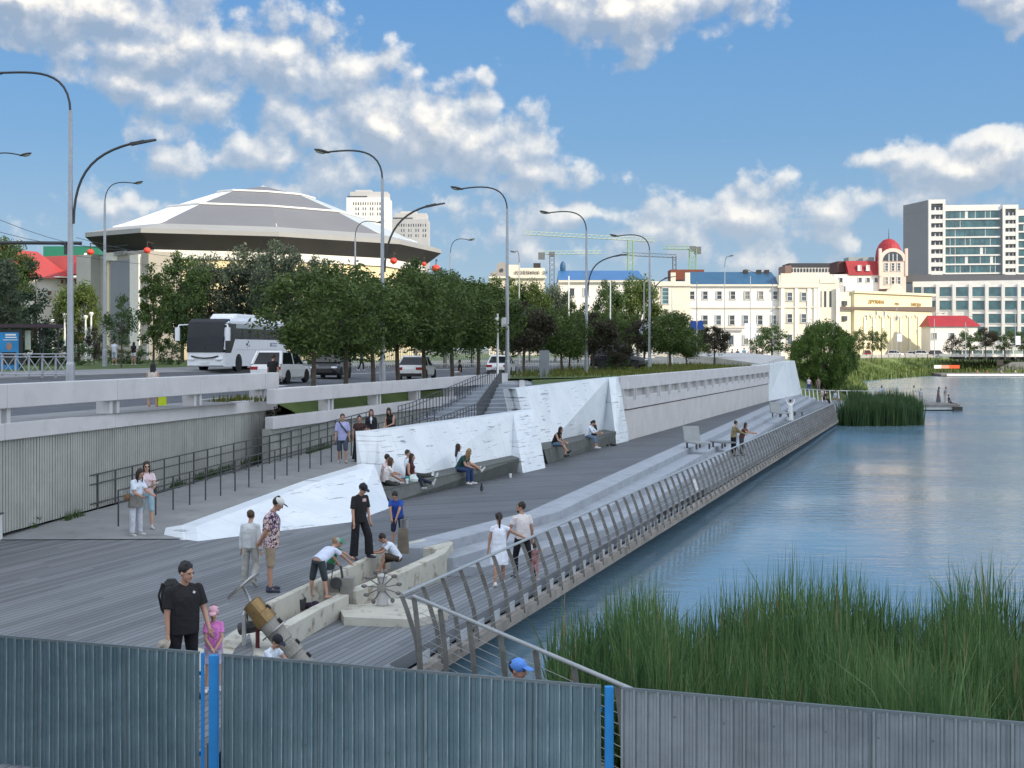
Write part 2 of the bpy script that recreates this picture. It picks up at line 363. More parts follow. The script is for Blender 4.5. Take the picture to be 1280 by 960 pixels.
# grass verge between wall and road
mb = MB()
ys = [50.2, 58, 65, 75, 80.5]
for i in range(len(ys) - 1):
    ya, yb = ys[i], ys[i + 1]; e = [(-2.3, 4.22), (-1.3, 4.05), (-.6, 3.72), (-.2, 3.5)]
    for (d0, z0), (d1, z1) in zip(e[:-1], e[1:]): mb.sheet([(XW(ya) + d0, ya, z0), (XW(ya) + d1, ya, z1), (XW(yb) + d1, yb, z1), (XW(yb) + d0, yb, z0)])
mb.sheet([(XW(80.5) - 2.3, 80.5, 4.22), (10.0, 80.5, 4.45), (23.2, 121, 4.45), (XW(121) - 2.3, 121, 4.22)])
mb.sheet([(XW(121) - 2.3, 121, 4.22), (23.2, 121, 4.45), (29.0, 143, 4.45), (XW(143) - 2.3, 143, 4.22)])
mb.sheet([(1.0, 60, 4.12), (5.4, 68.6, 4.5), (9.8, 80.5, 4.45), (1.2, 80.5, 4.2)])
struct('grass_verge', mb, grassm)

# --- decks
dk1 = plankmat('deck_lengthwise', 18.6, (.142, .150, .158), .15, .11, .55); dk2 = plankmat('deck_crosswise', 66, (.100, .108, .118), .16, .10, .5); dk3 = plankmat('deck_terrace', 18.6, (.155, .168, .182), .15, .12, .55)
stone = M('step_stone', (.30, .33, .37), .75, .12, 1.5, dirt=((.22, .23, .25), 2.0, .5), bump=.15)
conc = M('concrete', (.43, .43, .42), .85, .10, 1.0, dirt=((.25, .25, .24), .9, .45), bump=.25, bscale=14)
concp = M('pale_concrete', (.52, .515, .52), .8, .07, .8, dirt=((.36, .36, .36), 1.1, .35), bump=.15, bscale=16)
stain = M('stained_concrete', (.46, .45, .39), .85, .12, 1.2, dirt=((.16, .12, .07), 3.0, .75), bump=.2)
def stepx(Y):
    return -3.05 + (Y - 31) * .50 if Y < 38 else .45 + (Y - 38) * .287
UP = [(-16, 6), (-3.6, 6), (-3.6, 17), (-4.0, 20.4), (-4.75, 23.5), (-4.25, 25.8), (-3.68, 28.1), (-3.05, 31.0)]
FARL = [(30.4, 143), (22.6, 122), (5.0, 69), (4.0, 67), (-.4, 56), (-1.0, 51.5), (-5.2, 42)]
# near part (planks lengthwise) / far part (planks across), split on a line
mb = MB(); mb.prism(UP + [(-4.9, 36.6), (-5.6, 38.0), (-7.9, 33.8), (-13.0, 33.8), (-16, 20)], 1.05, 1.35); struct('promenade_deck', mb, dk1)
far = [(-3.05, 31.0), (stepx(38), 38), (stepx(66), 66), (stepx(105), 105), (stepx(142), 142), (31.6, 150), (36, 162), (33, 165)] + FARL + [(-5.6, 38.0), (-4.9, 36.6)]
mb = MB(); mb.prism(far, 1.05, 1.35); struct('promenade_deck', mb, dk2)
# ramp leading up along the wall, and steps at its head
def ZR(Y): return 1.37 + max(0, Y - 33) * .043
mb = MB(); rl = [(-12.95, 32.3), (-10.7, 40), (-8.5, 48.6), (-6.9, 54), (-5.0, 63)]; rr = [(-8.2, 32.45), (-4.7, 41.4), (-1.6, 48.6), (.1, 53.5), (.55, 63)]
for i in range(4):
    a, c, d, e = rl[i], rr[i], rr[i + 1], rl[i + 1]; mb.sheet([(a[0], a[1], ZR(a[1])), (c[0], c[1], ZR(c[1])), (d[0], d[1], ZR(d[1])), (e[0], e[1], ZR(e[1]))])
struct('ramp', mb, M('ramp_paving', (.235, .24, .24), .85, .14, .8, dirt=((.15, .15, .15), 1.3, .5)))
mb = MB()
for i in range(9):
    y0 = 63 + i * 1.3; z = 2.66 + (i + 1) * .16; mb.box(((-5.0 + .6) / 2 + i * .1, y0 + 9, (z + 1) / 2), (6.6, 18 - i * 1.3 * 0, z - 1))
struct('steps', mb, stone)
# terrace steps towards the water and lower deck
def offx(Y, k): return stepx(Y) + k / .955
mb = MB(); Ys = [31.0, 34, 38, 50, 66, 85, 105, 125, 142]
for (k0, k1, z) in ((0.0, .85, 1.352), (.85, 1.6, 1.12), (1.6, 2.3, .91)):
    for i in range(len(Ys) - 1):
        ya, yb = Ys[i], Ys[i + 1]
        mb.prism([(offx(ya, k0), ya), (offx(ya, k1), ya), (offx(yb, k1), yb), (offx(yb, k0), yb)], .6, z)
struct('terrace_steps', mb, stone)
RA = Vector((-1.75, 22.3)); RB = Vector((24.9, 102.0)); RC = Vector((3.6, 12.8))
RD = (RB - RA).normalized(); RN = Vector((RD.y, -RD.x))
def rp(s, o=0): return RA + RD * s + RN * o
RL = (RB - RA).length
mb = MB(); low = [tuple(rp(-.1, -.32)), tuple(rp(30, -.32)), tuple(rp(RL + 38, -.32)), (offx(142, 2.2), 142), (offx(105, 2.25), 105), (offx(66, 2.25), 66), (offx(38, 2.25), 38), (offx(31, 2.2), 31), (-3.2, 31), (-3.9, 27.5), (-4.8, 23.6), (-4.05, 20.4), (-3.65, 17), (-3.65, 6), (4.5, 6), (4.5, 11.5), (3.3, 12.9)]
mb.prism(low, .45, .70); struct('lower_deck', mb, dk3)
mb = MB(); mb.wallseg(rp(-.15), rp(RL + 1), .40, .60, .40, .60, .24, -.24); struct('deck_edge_beam', mb, M('edge_concrete', (.25, .225, .20), .8, .25, 1.5, dirt=((.11, .095, .08), 1.4, .7)))
# ================================================================ WALLS
ribm = M('board_concrete', (.33, .34, .315), .9, .16, .55, dirt=((.27, .28, .25), .7, .45), bump=.3, bscale=10)
def ribwall(mb, a, b, z0a, z0b, z1, pitch=.125, th=.3):
    a = Vector(a); b = Vector(b); L = (b - a).length; n = int(L / pitch)
    mb.wallseg(a, b, z0a, z1, z0b, z1, th)
    u = (b - a).normalized(); nn = Vector((u.y, -u.x))
    for i in range(n):
        f = (i + .5) / n; p = a.lerp(b, f); z0 = z0a + (z0b - z0a) * f
        w_ = pitch * .34; q = p - u * w_; r = p + u * w_; o1 = nn * (.022 + .008 * math.sin(i * 7.3))
        mb.hexa([(q.x, q.y, z0), (r.x, r.y, z0), (r.x, r.y, z0), (q.x, q.y, z0)][:0] or [(q.x + o1.x, q.y + o1.y, z0), (r.x + o1.x, r.y + o1.y, z0), (r.x - nn.x * .01, r.y - nn.y * .01, z0), (q.x - nn.x * .01, q.y - nn.y * .01, z0)],
                [(q.x + o1.x, q.y + o1.y, z1), (r.x + o1.x, r.y + o1.y, z1), (r.x - nn.x * .01, r.y - nn.y * .01, z1), (q.x - nn.x * .01, q.y - nn.y * .01, z1)])
t1 = thing('retaining_wall', 'tall ribbed concrete wall with heavy open parapet on the left side', 'wall', (-12.9, 32, 1.3))
A1 = (-15.95, 16.5); B1 = (-8.95, 49.8)
mb = MB(); ribwall(mb, A1, B1, 1.1, 1.9, 3.80); mb.build('ribbed_wall', ribm, t1)
def beam(t_, nm, a, b, z0, z1, th, off, mat, seg=5.45, first=0.0):
    a = Vector(a); b = Vector(b); L = (b - a).length; u = (b - a) / L; s = 0
    while s < L - .05:
        e = min(s + (first if s == 0 and first else seg), L)
        p = a + u * (s + .008); q = a + u * (e - .008); mb = MB(); mb.wallseg(p, q, z0, z1, z0, z1, th, off)
        ob = mb.build(nm, mat, t_); bv = ob.modifiers.new('b', 'BEVEL'); bv.width = .015; bv.segments = 1
        s = e
beam(t1, 'parapet_beam', A1, B1, 4.57, 5.17, .34, -.18, concp); beam(t1, 'fascia', A1, B1, 3.78, 4.20, .34, -.12, concp)
def pposts(t_, a, b, z0, z1, seg, s0, wd=.17, off=.05):
    a = Vector(a); b = Vector(b); L = (b - a).length; u = (b - a) / L; s = s0
    while s < L - .3:
        for e in (-.26, .14):
            p = a + u * (s + e); q = p + u * wd; mb = MB(); mb.wallseg(p, q, z0, z1, z0, z1, .42, off - .12); mb.build('parapet_post', concp, t_)
        s += seg
pposts(t1, A1, B1, 4.20, 4.57, 5.45, 5.45)
t2 = thing('retaining_wall', 'lower ribbed concrete wall with open parapet beside the ramp, behind the standing group', 'wall', (-8, 49, 1.9))
A2 = (-8.62, 47.0); B2 = (-.42, 79.9)
mb = MB(); ribwall(mb, A2, B2, 1.8, 2.6, 3.2); mb.build('ribbed_wall', ribm, t2)
beam(t2, 'parapet_beam', A2, B2, 4.08, 4.62, .32, -.18, concp, 5.6); beam(t2, 'fascia', A2, B2, 3.18, 3.62, .32, -.12, concp, 5.6); pposts(t2, A2, B2, 3.62, 4.08, 5.6, 5.6)
t3 = thing('retaining_wall', 'long pale concrete wall with a row of slots along the far promenade', 'wall', (6, 68, 1.35))
A3 = (5.9, 67.9); B3 = (23.6, 121.3)
mb = MB(); mb.wallseg(A3, B3, 1.2, 2.9, 1.2, 2.9, .5); mb.build('board_wall', M('smooth_board_wall', (.50, .49, .48), .85, .08, .8, dirt=((.38, .37, .36), 1.0, .4)), t3)
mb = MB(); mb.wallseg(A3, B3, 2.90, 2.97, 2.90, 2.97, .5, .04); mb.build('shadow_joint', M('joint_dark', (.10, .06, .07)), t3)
beam(t3, 'fascia', A3, B3, 2.97, 3.60, .45, -.06, concp, 7.0); mb = MB(); mb.wallseg(A3, B3, 3.60, 4.0, 3.60, 4.0, .3, .14); mb.build('recess_wall', conc, t3)
beam(t3, 'parapet_beam', A3, B3, 4.0, 4.68, .45, -.10, concp, 7.0); pposts(t3, A3, B3, 3.45, 4.0, 3.0, 1.5, .14, .0)
mb = MB(); mb.wallseg((.62, 58.6), (.75, 80.4), 2.0, 4.2, 2.0, 4.2, .3); tt = thing('side_wall', 'dark grey concrete side wall of the stair behind the tall white panel', 'wall', (.7, 60, 2)); mb.build('wall', conc, tt)
mb = MB(); mb.wallseg((-.5, 80.1), (1.0, 80.5), 1.5, 4.15, 1.5, 4.15, .3); mb.build('end_wall', conc, tt)
# --- slanted marble panels
m = bpy.data.materials.new('veined_marble'); m.use_nodes = True; t = NT(m.node_tree); b = m.node_tree.nodes['Principled BSDF']
o = t.new('ShaderNodeTexCoord').outputs['Object']; s = t.sep(o)
u = t.math('ADD', t.math('MULTIPLY', s[0], .33), t.math('MULTIPLY', s[1], .94))
sv = t.comb(t.math('MULTIPLY', u, .50), t.math('MULTIPLY', s[2], 9), 0)
scr = t.smooth(t.noise(sv, 1.3, 4, .74), .565, .61); pat = t.smooth(t.noise(o, .55, 4, .65), .50, .60)
c = t.ramp(t.noise(o, .8, 5, .6), [(.3, (.58, .63, .67)), (.7, (.72, .755, .78))])
blk = t.math('FLOOR', t.math('DIVIDE', u, 1.25)); wn = t.new('ShaderNodeTexWhiteNoise', noise_dimensions='1D'); t.put(wn.inputs['W'], blk)
c = t.mix(t.math('MULTIPLY', wn.outputs[0], .16), c, (.60, .68, .72))
seam = t.math('LESS_THAN', t.math('FRACT', t.math('DIVIDE', u, 1.25)), .012)
c = t.mix(t.math('MULTIPLY', seam, .5), c, (.3, .3, .3))
c = t.mix(t.math('MULTIPLY', t.math('MULTIPLY', scr, pat), .85), c, (.10, .11, .13))
t.put(b.inputs['Base Color'], c); b.inputs['Roughness'].default_value = .35; MATS['veined_marble'] = m
marble = m
def panel(label, bot, top, back, loc, extra=None):
    t_ = thing('marble_panel', label, 'wall panel', loc); mb = MB()
    n = len(bot); vs = list(bot) + list(top) + [tuple(Vector(p) + Vector(back)) for p in bot] + [tuple(Vector(p) + Vector(back)) for p in top]
    fs = [(i, i + 1, n + i + 1, n + i) for i in range(n - 1)] + [(2 * n + i + 1, 2 * n + i, 3 * n + i, 3 * n + i + 1) for i in range(n - 1)]
    fs += [(n + i, n + i + 1, 3 * n + i + 1, 3 * n + i) for i in range(n - 1)] + [(0, n, 3 * n, 2 * n), (n - 1, 3 * n - 1, 4 * n - 1, 2 * n - 1)]
    mb.add(vs, fs); mb.build('slab', marble, t_); return t_
panel('low white marble wedge rising from the deck beside the ramp foot', [(-8.25, 32.5, 1.3), (-7.6, 32.0, 1.3), (-4.3, 35.6, 1.3), (-3.56, 38.9, 1.3)], [(-8.33, 33.1, 1.52), (-7.9, 33.0, 1.60), (-5.6, 38.2, 2.22), (-4.33, 41.5, 2.42)], (-.42, .25, 0), (-6, 36, 1.35))
panel('long white marble panel with black scratches behind the six people on the bench', [(-4.5, 42.3, 1.3), (-4.15, 41.9, 1.3), (0, 50.7, 1.3), (.42, 50.0, 1.3), (1.33, 52.2, 1.3)], [(-4.75, 43.6, 3.32), (-4.42, 43.5, 3.34), (.05, 52.3, 3.53), (.4, 52.9, 3.55), (.95, 54.0, 3.58)], (-.45, .25, 0), (-2, 46, 1.35))
panel('tallest white marble panel behind the bench with two seated women', [(.6, 56.6, 1.3), (.95, 56.1, 1.3), (4.6, 66.9, 1.3), (5.2, 65.7, 1.3), (6.0, 67.8, 1.3)], [(-.05, 57.6, 4.32), (.17, 57, 4.35), (4.95, 67.6, 4.6), (5.35, 67.9, 4.62), (5.72, 68.5, 4.64)], (-.35, .3, 0), (3, 60, 1.35))
panel('far pale marble end panel at the end of the long slotted wall', [(23.2, 120.2, 1.3), (26.6, 129, 1.3), (31.2, 142, 1.3)], [(23.3, 121.5, 4.68), (27.6, 134, 4.8), (30.3, 141.5, 4.9)], (-1.2, .6, 0), (27, 130, 1.35))
mb = MB(); mb.prism([(23.0, 122), (29.5, 142.5), (27, 155), (20, 150)], 4.3, lambda p: 4.75 + (p[1] - 122) * .03); tt = thing('planter_wall', 'grey low wall above the far pale marble panel', 'wall', (25, 140, 4.3)); mb.build('wall', conc, tt)
# --- benches in front of the panels
benchm = plankmat('bench_timber', 66, (.085, .095, .088), .12, .05); benchm2 = M('bench_side', (.095, .105, .098), .8, .2, 2, bump=.3)
def bench(label, fb, tf, tb, loc):
    t_ = thing('bench', label, 'bench', loc); mb = MB()
    # fb front bottom pts, tf top front, tb top back
    bb = [(p[0], p[1], 1.34) for p in tb]
    mb.hexa([fb[0], fb[1], bb[1], bb[0]], [tf[0], tf[1], tb[1], tb[0]]); ob = mb.build('bench_body', benchm2, t_)
    mb = MB(); e = .035; mb.hexa([(p[0], p[1], p[2] + .002) for p in (tf[0], tf[1], tb[1], tb[0])], [(p[0], p[1], p[2] + e) for p in (tf[0], tf[1], tb[1], tb[0])]); mb.build('seat', benchm, t_)
    a = Vector(fb[0]); c = Vector(fb[1]); a2 = Vector(tf[0]); c2 = Vector(tf[1]); n = int((c - a).length / .55)
    for i in range(1, n):
        p = a.lerp(c, i / n); q = a2.lerp(c2, i / n); d = (c - a).normalized(); nn = Vector((d.y, -d.x, 0)) * .006; w_ = d * .008
        mb = MB(); mb.hexa([p - w_ + nn, p + w_ + nn, p + w_ - nn, p - w_ - nn], [q - w_ + nn, q + w_ + nn, q + w_ - nn, q - w_ - nn]); mb.build('joint', M('joint_black', (.02, .02, .02)), t_)
    return t_
B1F = (G(490, 628), G(646, 591)); 
bench('long dark timber bench with six people in front of the scratched marble panel', [tuple(B1F[0]), tuple(B1F[1])], [(-3.95, 40.1, 1.72), (.28, 49.8, 1.90)], [(-4.3, 42.3, 1.74), (.0, 50.9, 1.92)], (-2, 45, 1.35))
B2F = (G(685, 580), G(768, 554.6))
bench('shorter dark timber bench with two women below the tallest marble panel', [tuple(B2F[0]), tuple(B2F[1])], [(1.3, 53.7, 1.93), (5.2, 65.8, 1.93)], [(.85, 56.1, 1.95), (4.55, 67.0, 1.95)], (3, 60, 1.35))

# ================================================================ LAKE RAILING
steel = M('brushed_steel', (.50, .51, .50), .38, .08, 8, metal=.75); steeld = M('weathered_steel', (.20, .198, .185), .55, .25, 3, metal=.35, dirt=((.16, .14, .11), 2.5, .5))
def rail_run(t_, a, b, zb, hgt, spacing, inn, lean=.16):
    L = (b - a).length; u = (b - a) / L; nn = Vector((-u.y, u.x)) * inn
    n = int(L / spacing)
    for i in range(n + 1):
        p = a + u * (L * i / n)
        prof = [(0.0, 0), (lean * .06, .25), (lean * .22, .6), (lean * .75, hgt - .2), (lean, hgt)]
        rings = []
        for (o_, z) in prof:
            c_ = p + nn * o_; w_ = .043 if z > .2 else .055
            rings.append([(c_.x - u.x * .008 - nn.x * w_, c_.y - u.y * .008 - nn.y * w_, zb + z), (c_.x + u.x * .008 - nn.x * w_, c_.y + u.y * .008 - nn.y * w_, zb + z), (c_.x + u.x * .008 + nn.x * w_, c_.y + u.y * .008 + nn.y * w_, zb + z), (c_.x - u.x * .008 + nn.x * w_, c_.y - u.y * .008 + nn.y * w_, zb + z)])
        mb = MB(); mb.loft(rings); mb.build('rail_post', steeld, t_)
    for i in range(min(n, 26) if L > 40 else 0):
        p = a + u * (L * (i + .5) / n) + nn * .12; mb = MB(); q = u * (spacing * .28)
        mb.hexa([(p.x - q.x, p.y - q.y, zb + .04), (p.x + q.x, p.y + q.y, zb + .04), (p.x + q.x + nn.x * .012, p.y + q.y + nn.y * .012, zb + .04), (p.x - q.x + nn.x * .012, p.y - q.y + nn.y * .012, zb + .04)], [(p.x - q.x, p.y - q.y, zb + .30), (p.x + q.x, p.y + q.y, zb + .30), (p.x + q.x + nn.x * .012, p.y + q.y + nn.y * .012, zb + .30), (p.x - q.x + nn.x * .012, p.y - q.y + nn.y * .012, zb + .30)])
        mb.build('kick_plate', M('pale_plate', (.52, .55, .58), .3, .1, 2, metal=.3), t_)
    top = [(p.x, p.y, zb + hgt + .03) for p in (a + nn * lean - u * .0, b + nn * lean)]
    mb = MB(); mb.tube(top, .030, 10); mb.build('handrail', steel, t_)
    mb = MB()
    for k in range(7):
        z = .20 + k * .15; o_ = -.05 + (lean + .05) * max(0, (z - .35)) / (hgt - .35)
        mb.tube([(*(a + nn * o_), zb + z), (*(b + nn * o_), zb + z)], .005, 5)
    mb.build('wire', M('wire_steel', (.33, .34, .34), .4, metal=.6), t_)
t_ = thing('railing', 'long steel railing of leaning flat posts and wires along the water edge', 'railing', (RA.x, RA.y, .5), group=None)
rail_run(t_, rp(0, .22), rp(RL, .22), .52, 1.32, .93, 1, .34)
t_ = thing('railing', 'short steel railing running from the deck corner down to the blue post', 'railing', (RA.x, RA.y, .5))
rail_run(t_, rp(0, .22), Vector((2.4, 14.5)), .52, 1.32, 1.05, -1, .12)
mb = MB(); mb.wallseg(rp(-.15), (3.5, 12.7), .40, .60, .40, .60, .24, 0); struct('deck_edge_beam', mb, MATS['edge_concrete'])
mb = MB(); p = rp(RL * .318, -.12); mb.box((p.x + .02, p.y, 1.15), (.10, .03, .42), rz=-.3, ry=-.3); tt = thing('notice_plate', 'small white plate fixed to the long railing halfway along', 'sign', (p.x, p.y, 1.1)); mb.build('plate', M('white_plate', (.8, .8, .8)), tt)

# --- dark thin handrails of the ramp
dsteel = M('dark_steel', (.075, .078, .08), .5, .2, 5, metal=.5)
def thinrail(t_, pts, zf, n, h=1.0, rails=(1.0, .72), r=.022):
    L = [0]; 
    for i in range(len(pts) - 1): L.append(L[-1] + (Vector(pts[i + 1]) - Vector(pts[i])).length)
    def at(s):
        for i in range(len(pts) - 1):
            if s <= L[i + 1] + 1e-6: return Vector(pts[i]).lerp(Vector(pts[i + 1]), (s - L[i]) / (L[i + 1] - L[i]))
        return Vector(pts[-1])
    for i in range(n + 1):
        p = at(L[-1] * i / n); z = zf(p.y); mb = MB(); mb.tube([(p.x, p.y, z), (p.x, p.y, z + h)], r, 6); mb.build('rail_post', dsteel, t_)
    for q in rails:
        mb = MB(); mb.tube([(at(L[-1] * i / n).x, at(L[-1] * i / n).y, zf(at(L[-1] * i / n).y) + q) for i in range(n + 1)], r * .9, 6); mb.build('handrail', dsteel, t_)
t_ = thing('ramp_railing', 'dark thin handrail along the foot of the ribbed wall', 'railing', (-12, 35, 1.4)); thinrail(t_, [(-12.1, 35.3), (-8.0, 49.0), (-6.0, 57)], ZR, 26, 1.0, (1.0, .74, .2))
t_ = thing('ramp_railing', 'dark thin handrail down the middle of the ramp', 'railing', (-10, 34, 1.4)); thinrail(t_, [(-10.2, 34.2), (-6.9, 46.0), (-5.2, 52), (-3.4, 58)], ZR, 27, .95, (.95, .62))
def ZS(Y): return ZR(Y) if Y < 60 else ZR(60) + (Y - 60) * .083
t_ = thing('stair_railing', 'picket handrail climbing the stair behind the long marble panel', 'railing', (-3, 55, 2.3)); thinrail(t_, [(-3.2, 52), (-1.6, 60), (-.6, 76)], ZS, 44, 1.05, (1.05, .85, .15), .02)
t_ = thing('stair_railing', 'second picket handrail beside the wall at the head of the stair', 'railing', (-3, 60, 2.3)); thinrail(t_, [(-5.0, 58), (-.9, 76.5)], lambda y: ZS(y) + .1, 34, 1.0, (1.0, .8, .15), .02)
# ================================================================ ADDED UNSEEN CLOUD SHAPE behind the viewer, outlined to shade the embankment
from mathutils.geometry import intersect_point_tri_2d
SHP = [(-60, -60), (-62, 60), (-44, 100), (-24, 112), (-4, 132), (8, 158), (24, 176), (44, 168), (60, 130), (110, 90), (140, -60)]
def inpoly(x, y, P):
    c = False; j = len(P) - 1
    for i in range(len(P)):
        if (P[i][1] > y) != (P[j][1] > y) and x < (P[j][0] - P[i][0]) * (y - P[i][1]) / (P[j][1] - P[i][1]) + P[i][0]: c = not c
        j = i
    return c
rc = random.Random(3); mb = MB(); off = SUN * (420 / SUN.z)
y = -60
while y < 180:
    x = -64
    while x < 142:
        if inpoly(x, y, SHP):
            r_ = rc.uniform(8, 13); mb.ell(Vector((x + rc.uniform(-2, 2), y + rc.uniform(-2, 2), 4 + rc.uniform(-5, 5))) + off, (r_, r_, r_ * .8), None, 8, 6)
        x += 8.5
    y += 8.5
c_ = mb.build('added_shade_cloud', M('shade_cloud_white', (.85, .85, .85), 1.0, .03, .02)); c_['kind'] = 'stuff'
# ================================================================ TREES
bark = M('bark', (.085, .070, .055), .95, .3, 6, bump=.6)
LF = {'dark': leafmat('leaves_dark', (.042, .072, .019), (.068, .110, .027), (.11, .155, .036)),
      'purple': leafmat('leaves_purple', (.030, .026, .020), (.050, .040, .028), (.060, .065, .030)),
      'silver': leafmat('leaves_silver', (.050, .070, .045), (.085, .115, .070), (.17, .20, .14)),
      'fresh': leafmat('leaves_fresh', (.040, .070, .016), (.080, .125, .028), (.14, .18, .045)),
      'mid': leafmat('leaves_mid', (.034, .066, .022), (.058, .104, .032), (.10, .15, .045)),
      'willow': leafmat('leaves_willow', (.045, .085, .018), (.085, .150, .030), (.15, .22, .05)),
      'pine': leafmat('leaves_spruce', (.020, .040, .024), (.035, .062, .036), (.06, .09, .05))}
def crown_mesh(rnd, c, rad, nclump, nleaf, ls, clr=.30, hollow=.35, droop=0, cone=False):
    cl = []
    while len(cl) < nclump:
        p = Vector((rnd.uniform(-1, 1), rnd.uniform(-1, 1), rnd.uniform(-1, 1)))
        if cone:
            k = (1 - (p.z + 1) / 2) * .9 + .08
            if math.hypot(p.x, p.y) > k: continue
        elif p.length > 1 or p.length < hollow: continue
        cl.append((Vector((c[0] + p.x * rad[0], c[1] + p.y * rad[1], c[2] + p.z * rad[2])), rnd.uniform(.6, 1.25)))
    mb = MB(); vs = []; fs = []
    for i in range(nleaf):
        q, k = rnd.choice(cl); r = clr * min(rad) * k
        while True:
            e = Vector((rnd.uniform(-1, 1), rnd.uniform(-1, 1), rnd.uniform(-1, 1)))
            if e.length <= 1: break
        e = e * (.45 + .55 * e.length)
        p = q + Vector((e.x * r, e.y * r, e.z * r * .75 - droop * abs(e.x + e.y) * r))
        a = Vector((rnd.gauss(0, 1), rnd.gauss(0, 1), rnd.gauss(0, .7) - droop * 2)).normalized(); bb = a.orthogonal().normalized(); bb.rotate(Matrix.Rotation(rnd.uniform(0, 6.28), 3, a))
        s = ls * rnd.uniform(.6, 1.3); a = a * s; bb = bb * s * .42
        k_ = len(vs); vs += [p - a, p + bb, p + a, p - bb]; fs.append((k_, k_ + 1, k_ + 2, k_ + 3))
    mb.add(vs, fs); return mb, cl
def proto(seed, H, rad, trunk_r, mat, nclump=34, nleaf=4200, ls=.12, base=.34, lean=0, **kw):
    rnd = random.Random(seed); cz = H - rad[2]
    root = bpy.data.objects.new('tree', None); COL.objects.link(root)
    mb, cl = crown_mesh(rnd, (lean * cz, 0, cz), rad, nclump, nleaf, ls, **kw); mb.build('crown', LF[mat], root, world=False)
    mb = MB(); top = Vector((lean * cz, 0, cz + rad[2] * .3))
    pts = [Vector((lean * z + .03 * math.sin(z * 2 + seed), .03 * math.cos(z * 1.7), z)) for z in (-.2, .3, 1, 2, cz * .8)] + [top]
    mb.tube(pts, [trunk_r * 1.4, trunk_r * 1.05, trunk_r, trunk_r * .9, trunk_r * .7, trunk_r * .2], 8)
    for q, k in cl[:14]:
        s0 = pts[3].lerp(pts[4], rnd.random()) if H > 4 else pts[2]
        mb.tube([s0, s0.lerp(q, .5) + Vector((0, 0, -.1)), q], [trunk_r * .4, trunk_r * .25, trunk_r * .1], 5)
    mb.build('trunk', bark, root, world=False)
    return root, H
PR = {}
for i in range(3): PR['row%d' % i] = proto(11 + i, 6.2, (2.55, 2.55, 2.3), .12, 'dark', 60, 9000, .13, clr=.40)
PR['purple0'] = proto(21, 5.8, (2.1, 2.1, 1.9), .11, 'purple', 46, 6500, .125, clr=.40)
PR['small0'] = proto(23, 5.0, (1.5, 1.5, 1.8), .07, 'mid', 22, 2200, .11, clr=.4)
PR['silver0'] = proto(31, 10, (3.2, 3.2, 4.3), .22, 'silver', 90, 15000, .17, clr=.32, droop=.2)
PR['silver1'] = proto(32, 10, (2.8, 2.8, 4.4), .22, 'silver', 80, 13000, .17, clr=.32, droop=.2)
PR['mid0'] = proto(41, 10, (3.3, 3.3, 4.2), .22, 'mid', 90, 14000, .18, clr=.32)
PR['loose0'] = proto(42, 10, (2.6, 2.6, 4.4), .16, 'dark', 50, 5500, .2, clr=.28)
PR['fresh0'] = proto(51, 9, (3.4, 3.4, 3.8), .2, 'fresh', 80, 12000, .18, clr=.34)
PR['fresh1'] = proto(52, 9, (3.0, 3.0, 3.9), .2, 'fresh', 80, 12000, .18, clr=.34)
PR['pine0'] = proto(61, 10, (2.6, 2.6, 4.8), .2, 'pine', 70, 6500, .16, clr=.28, cone=True)
PR['round0'] = proto(71, 4.6, (1.9, 1.9, 1.7), .1, 'mid', 26, 2400, .14, clr=.42)
PR['bush0'] = proto(81, 2.0, (1.4, 1.4, 1.0), .05, 'mid', 20, 1500, .10, clr=.5)
PR['bushp'] = proto(82, 2.4, (1.5, 1.5, 1.2), .05, 'purple', 20, 1600, .10, clr=.5)
PR['willow'] = proto(91, 7.6, (4.6, 4.6, 3.9), .3, 'willow', 200, 52000, .14, clr=.22, hollow=.6, droop=.8)
usedp = set()
rt = random.Random(5)
def tree(px, top, Y, kind, label, base=None, wpx=None, group=None, name='tree', X=None):
    root, H = PR[kind]; X = (px - 640) / FPX * Y if X is None else X
    zb = ZL(X, Y) if base is None else base
    h_ = CZ + (HY - top) / FPX * Y - zb; s = h_ / H
    sx = s
    if wpx: sx = (wpx / FPX * Y) / {'silver0': 6.8, 'silver1': 6, 'mid0': 7, 'loose0': 5.6, 'fresh0': 7.2, 'fresh1': 6.4, 'pine0': 5, 'round0': 4, 'small0': 3.2, 'willow': 9.4, 'bush0': 3.2, 'bushp': 3.4}.get(kind, 4.9)
    if root in usedp: r = dup(root, (X, Y, zb), rt.uniform(0, 6.28), label, (sx, sx, s))
    else:
        KIDS[root] = [(c, []) for c in root.children]
        usedp.add(root); r = root; r.location = (X, Y, zb); r.scale = (sx, sx, s); r['label'] = label
    r.name = name; r['category'] = 'tree' if name == 'tree' else name
    if group: r['group'] = group
    return r
ords = ['first', 'second', 'third', 'fourth', 'fifth', 'sixth', 'seventh', 'eighth', 'ninth', 'tenth', 'eleventh', 'twelfth', 'thirteenth', 'fourteenth', 'fifteenth', 'sixteenth', 'seventeenth', 'eighteenth', 'nineteenth', 'twentieth', 'twenty-first', 'twenty-second', 'twenty-third', 'twenty-fourth', 'twenty-fifth', 'twenty-sixth', 'twenty-seventh', 'twenty-eighth']
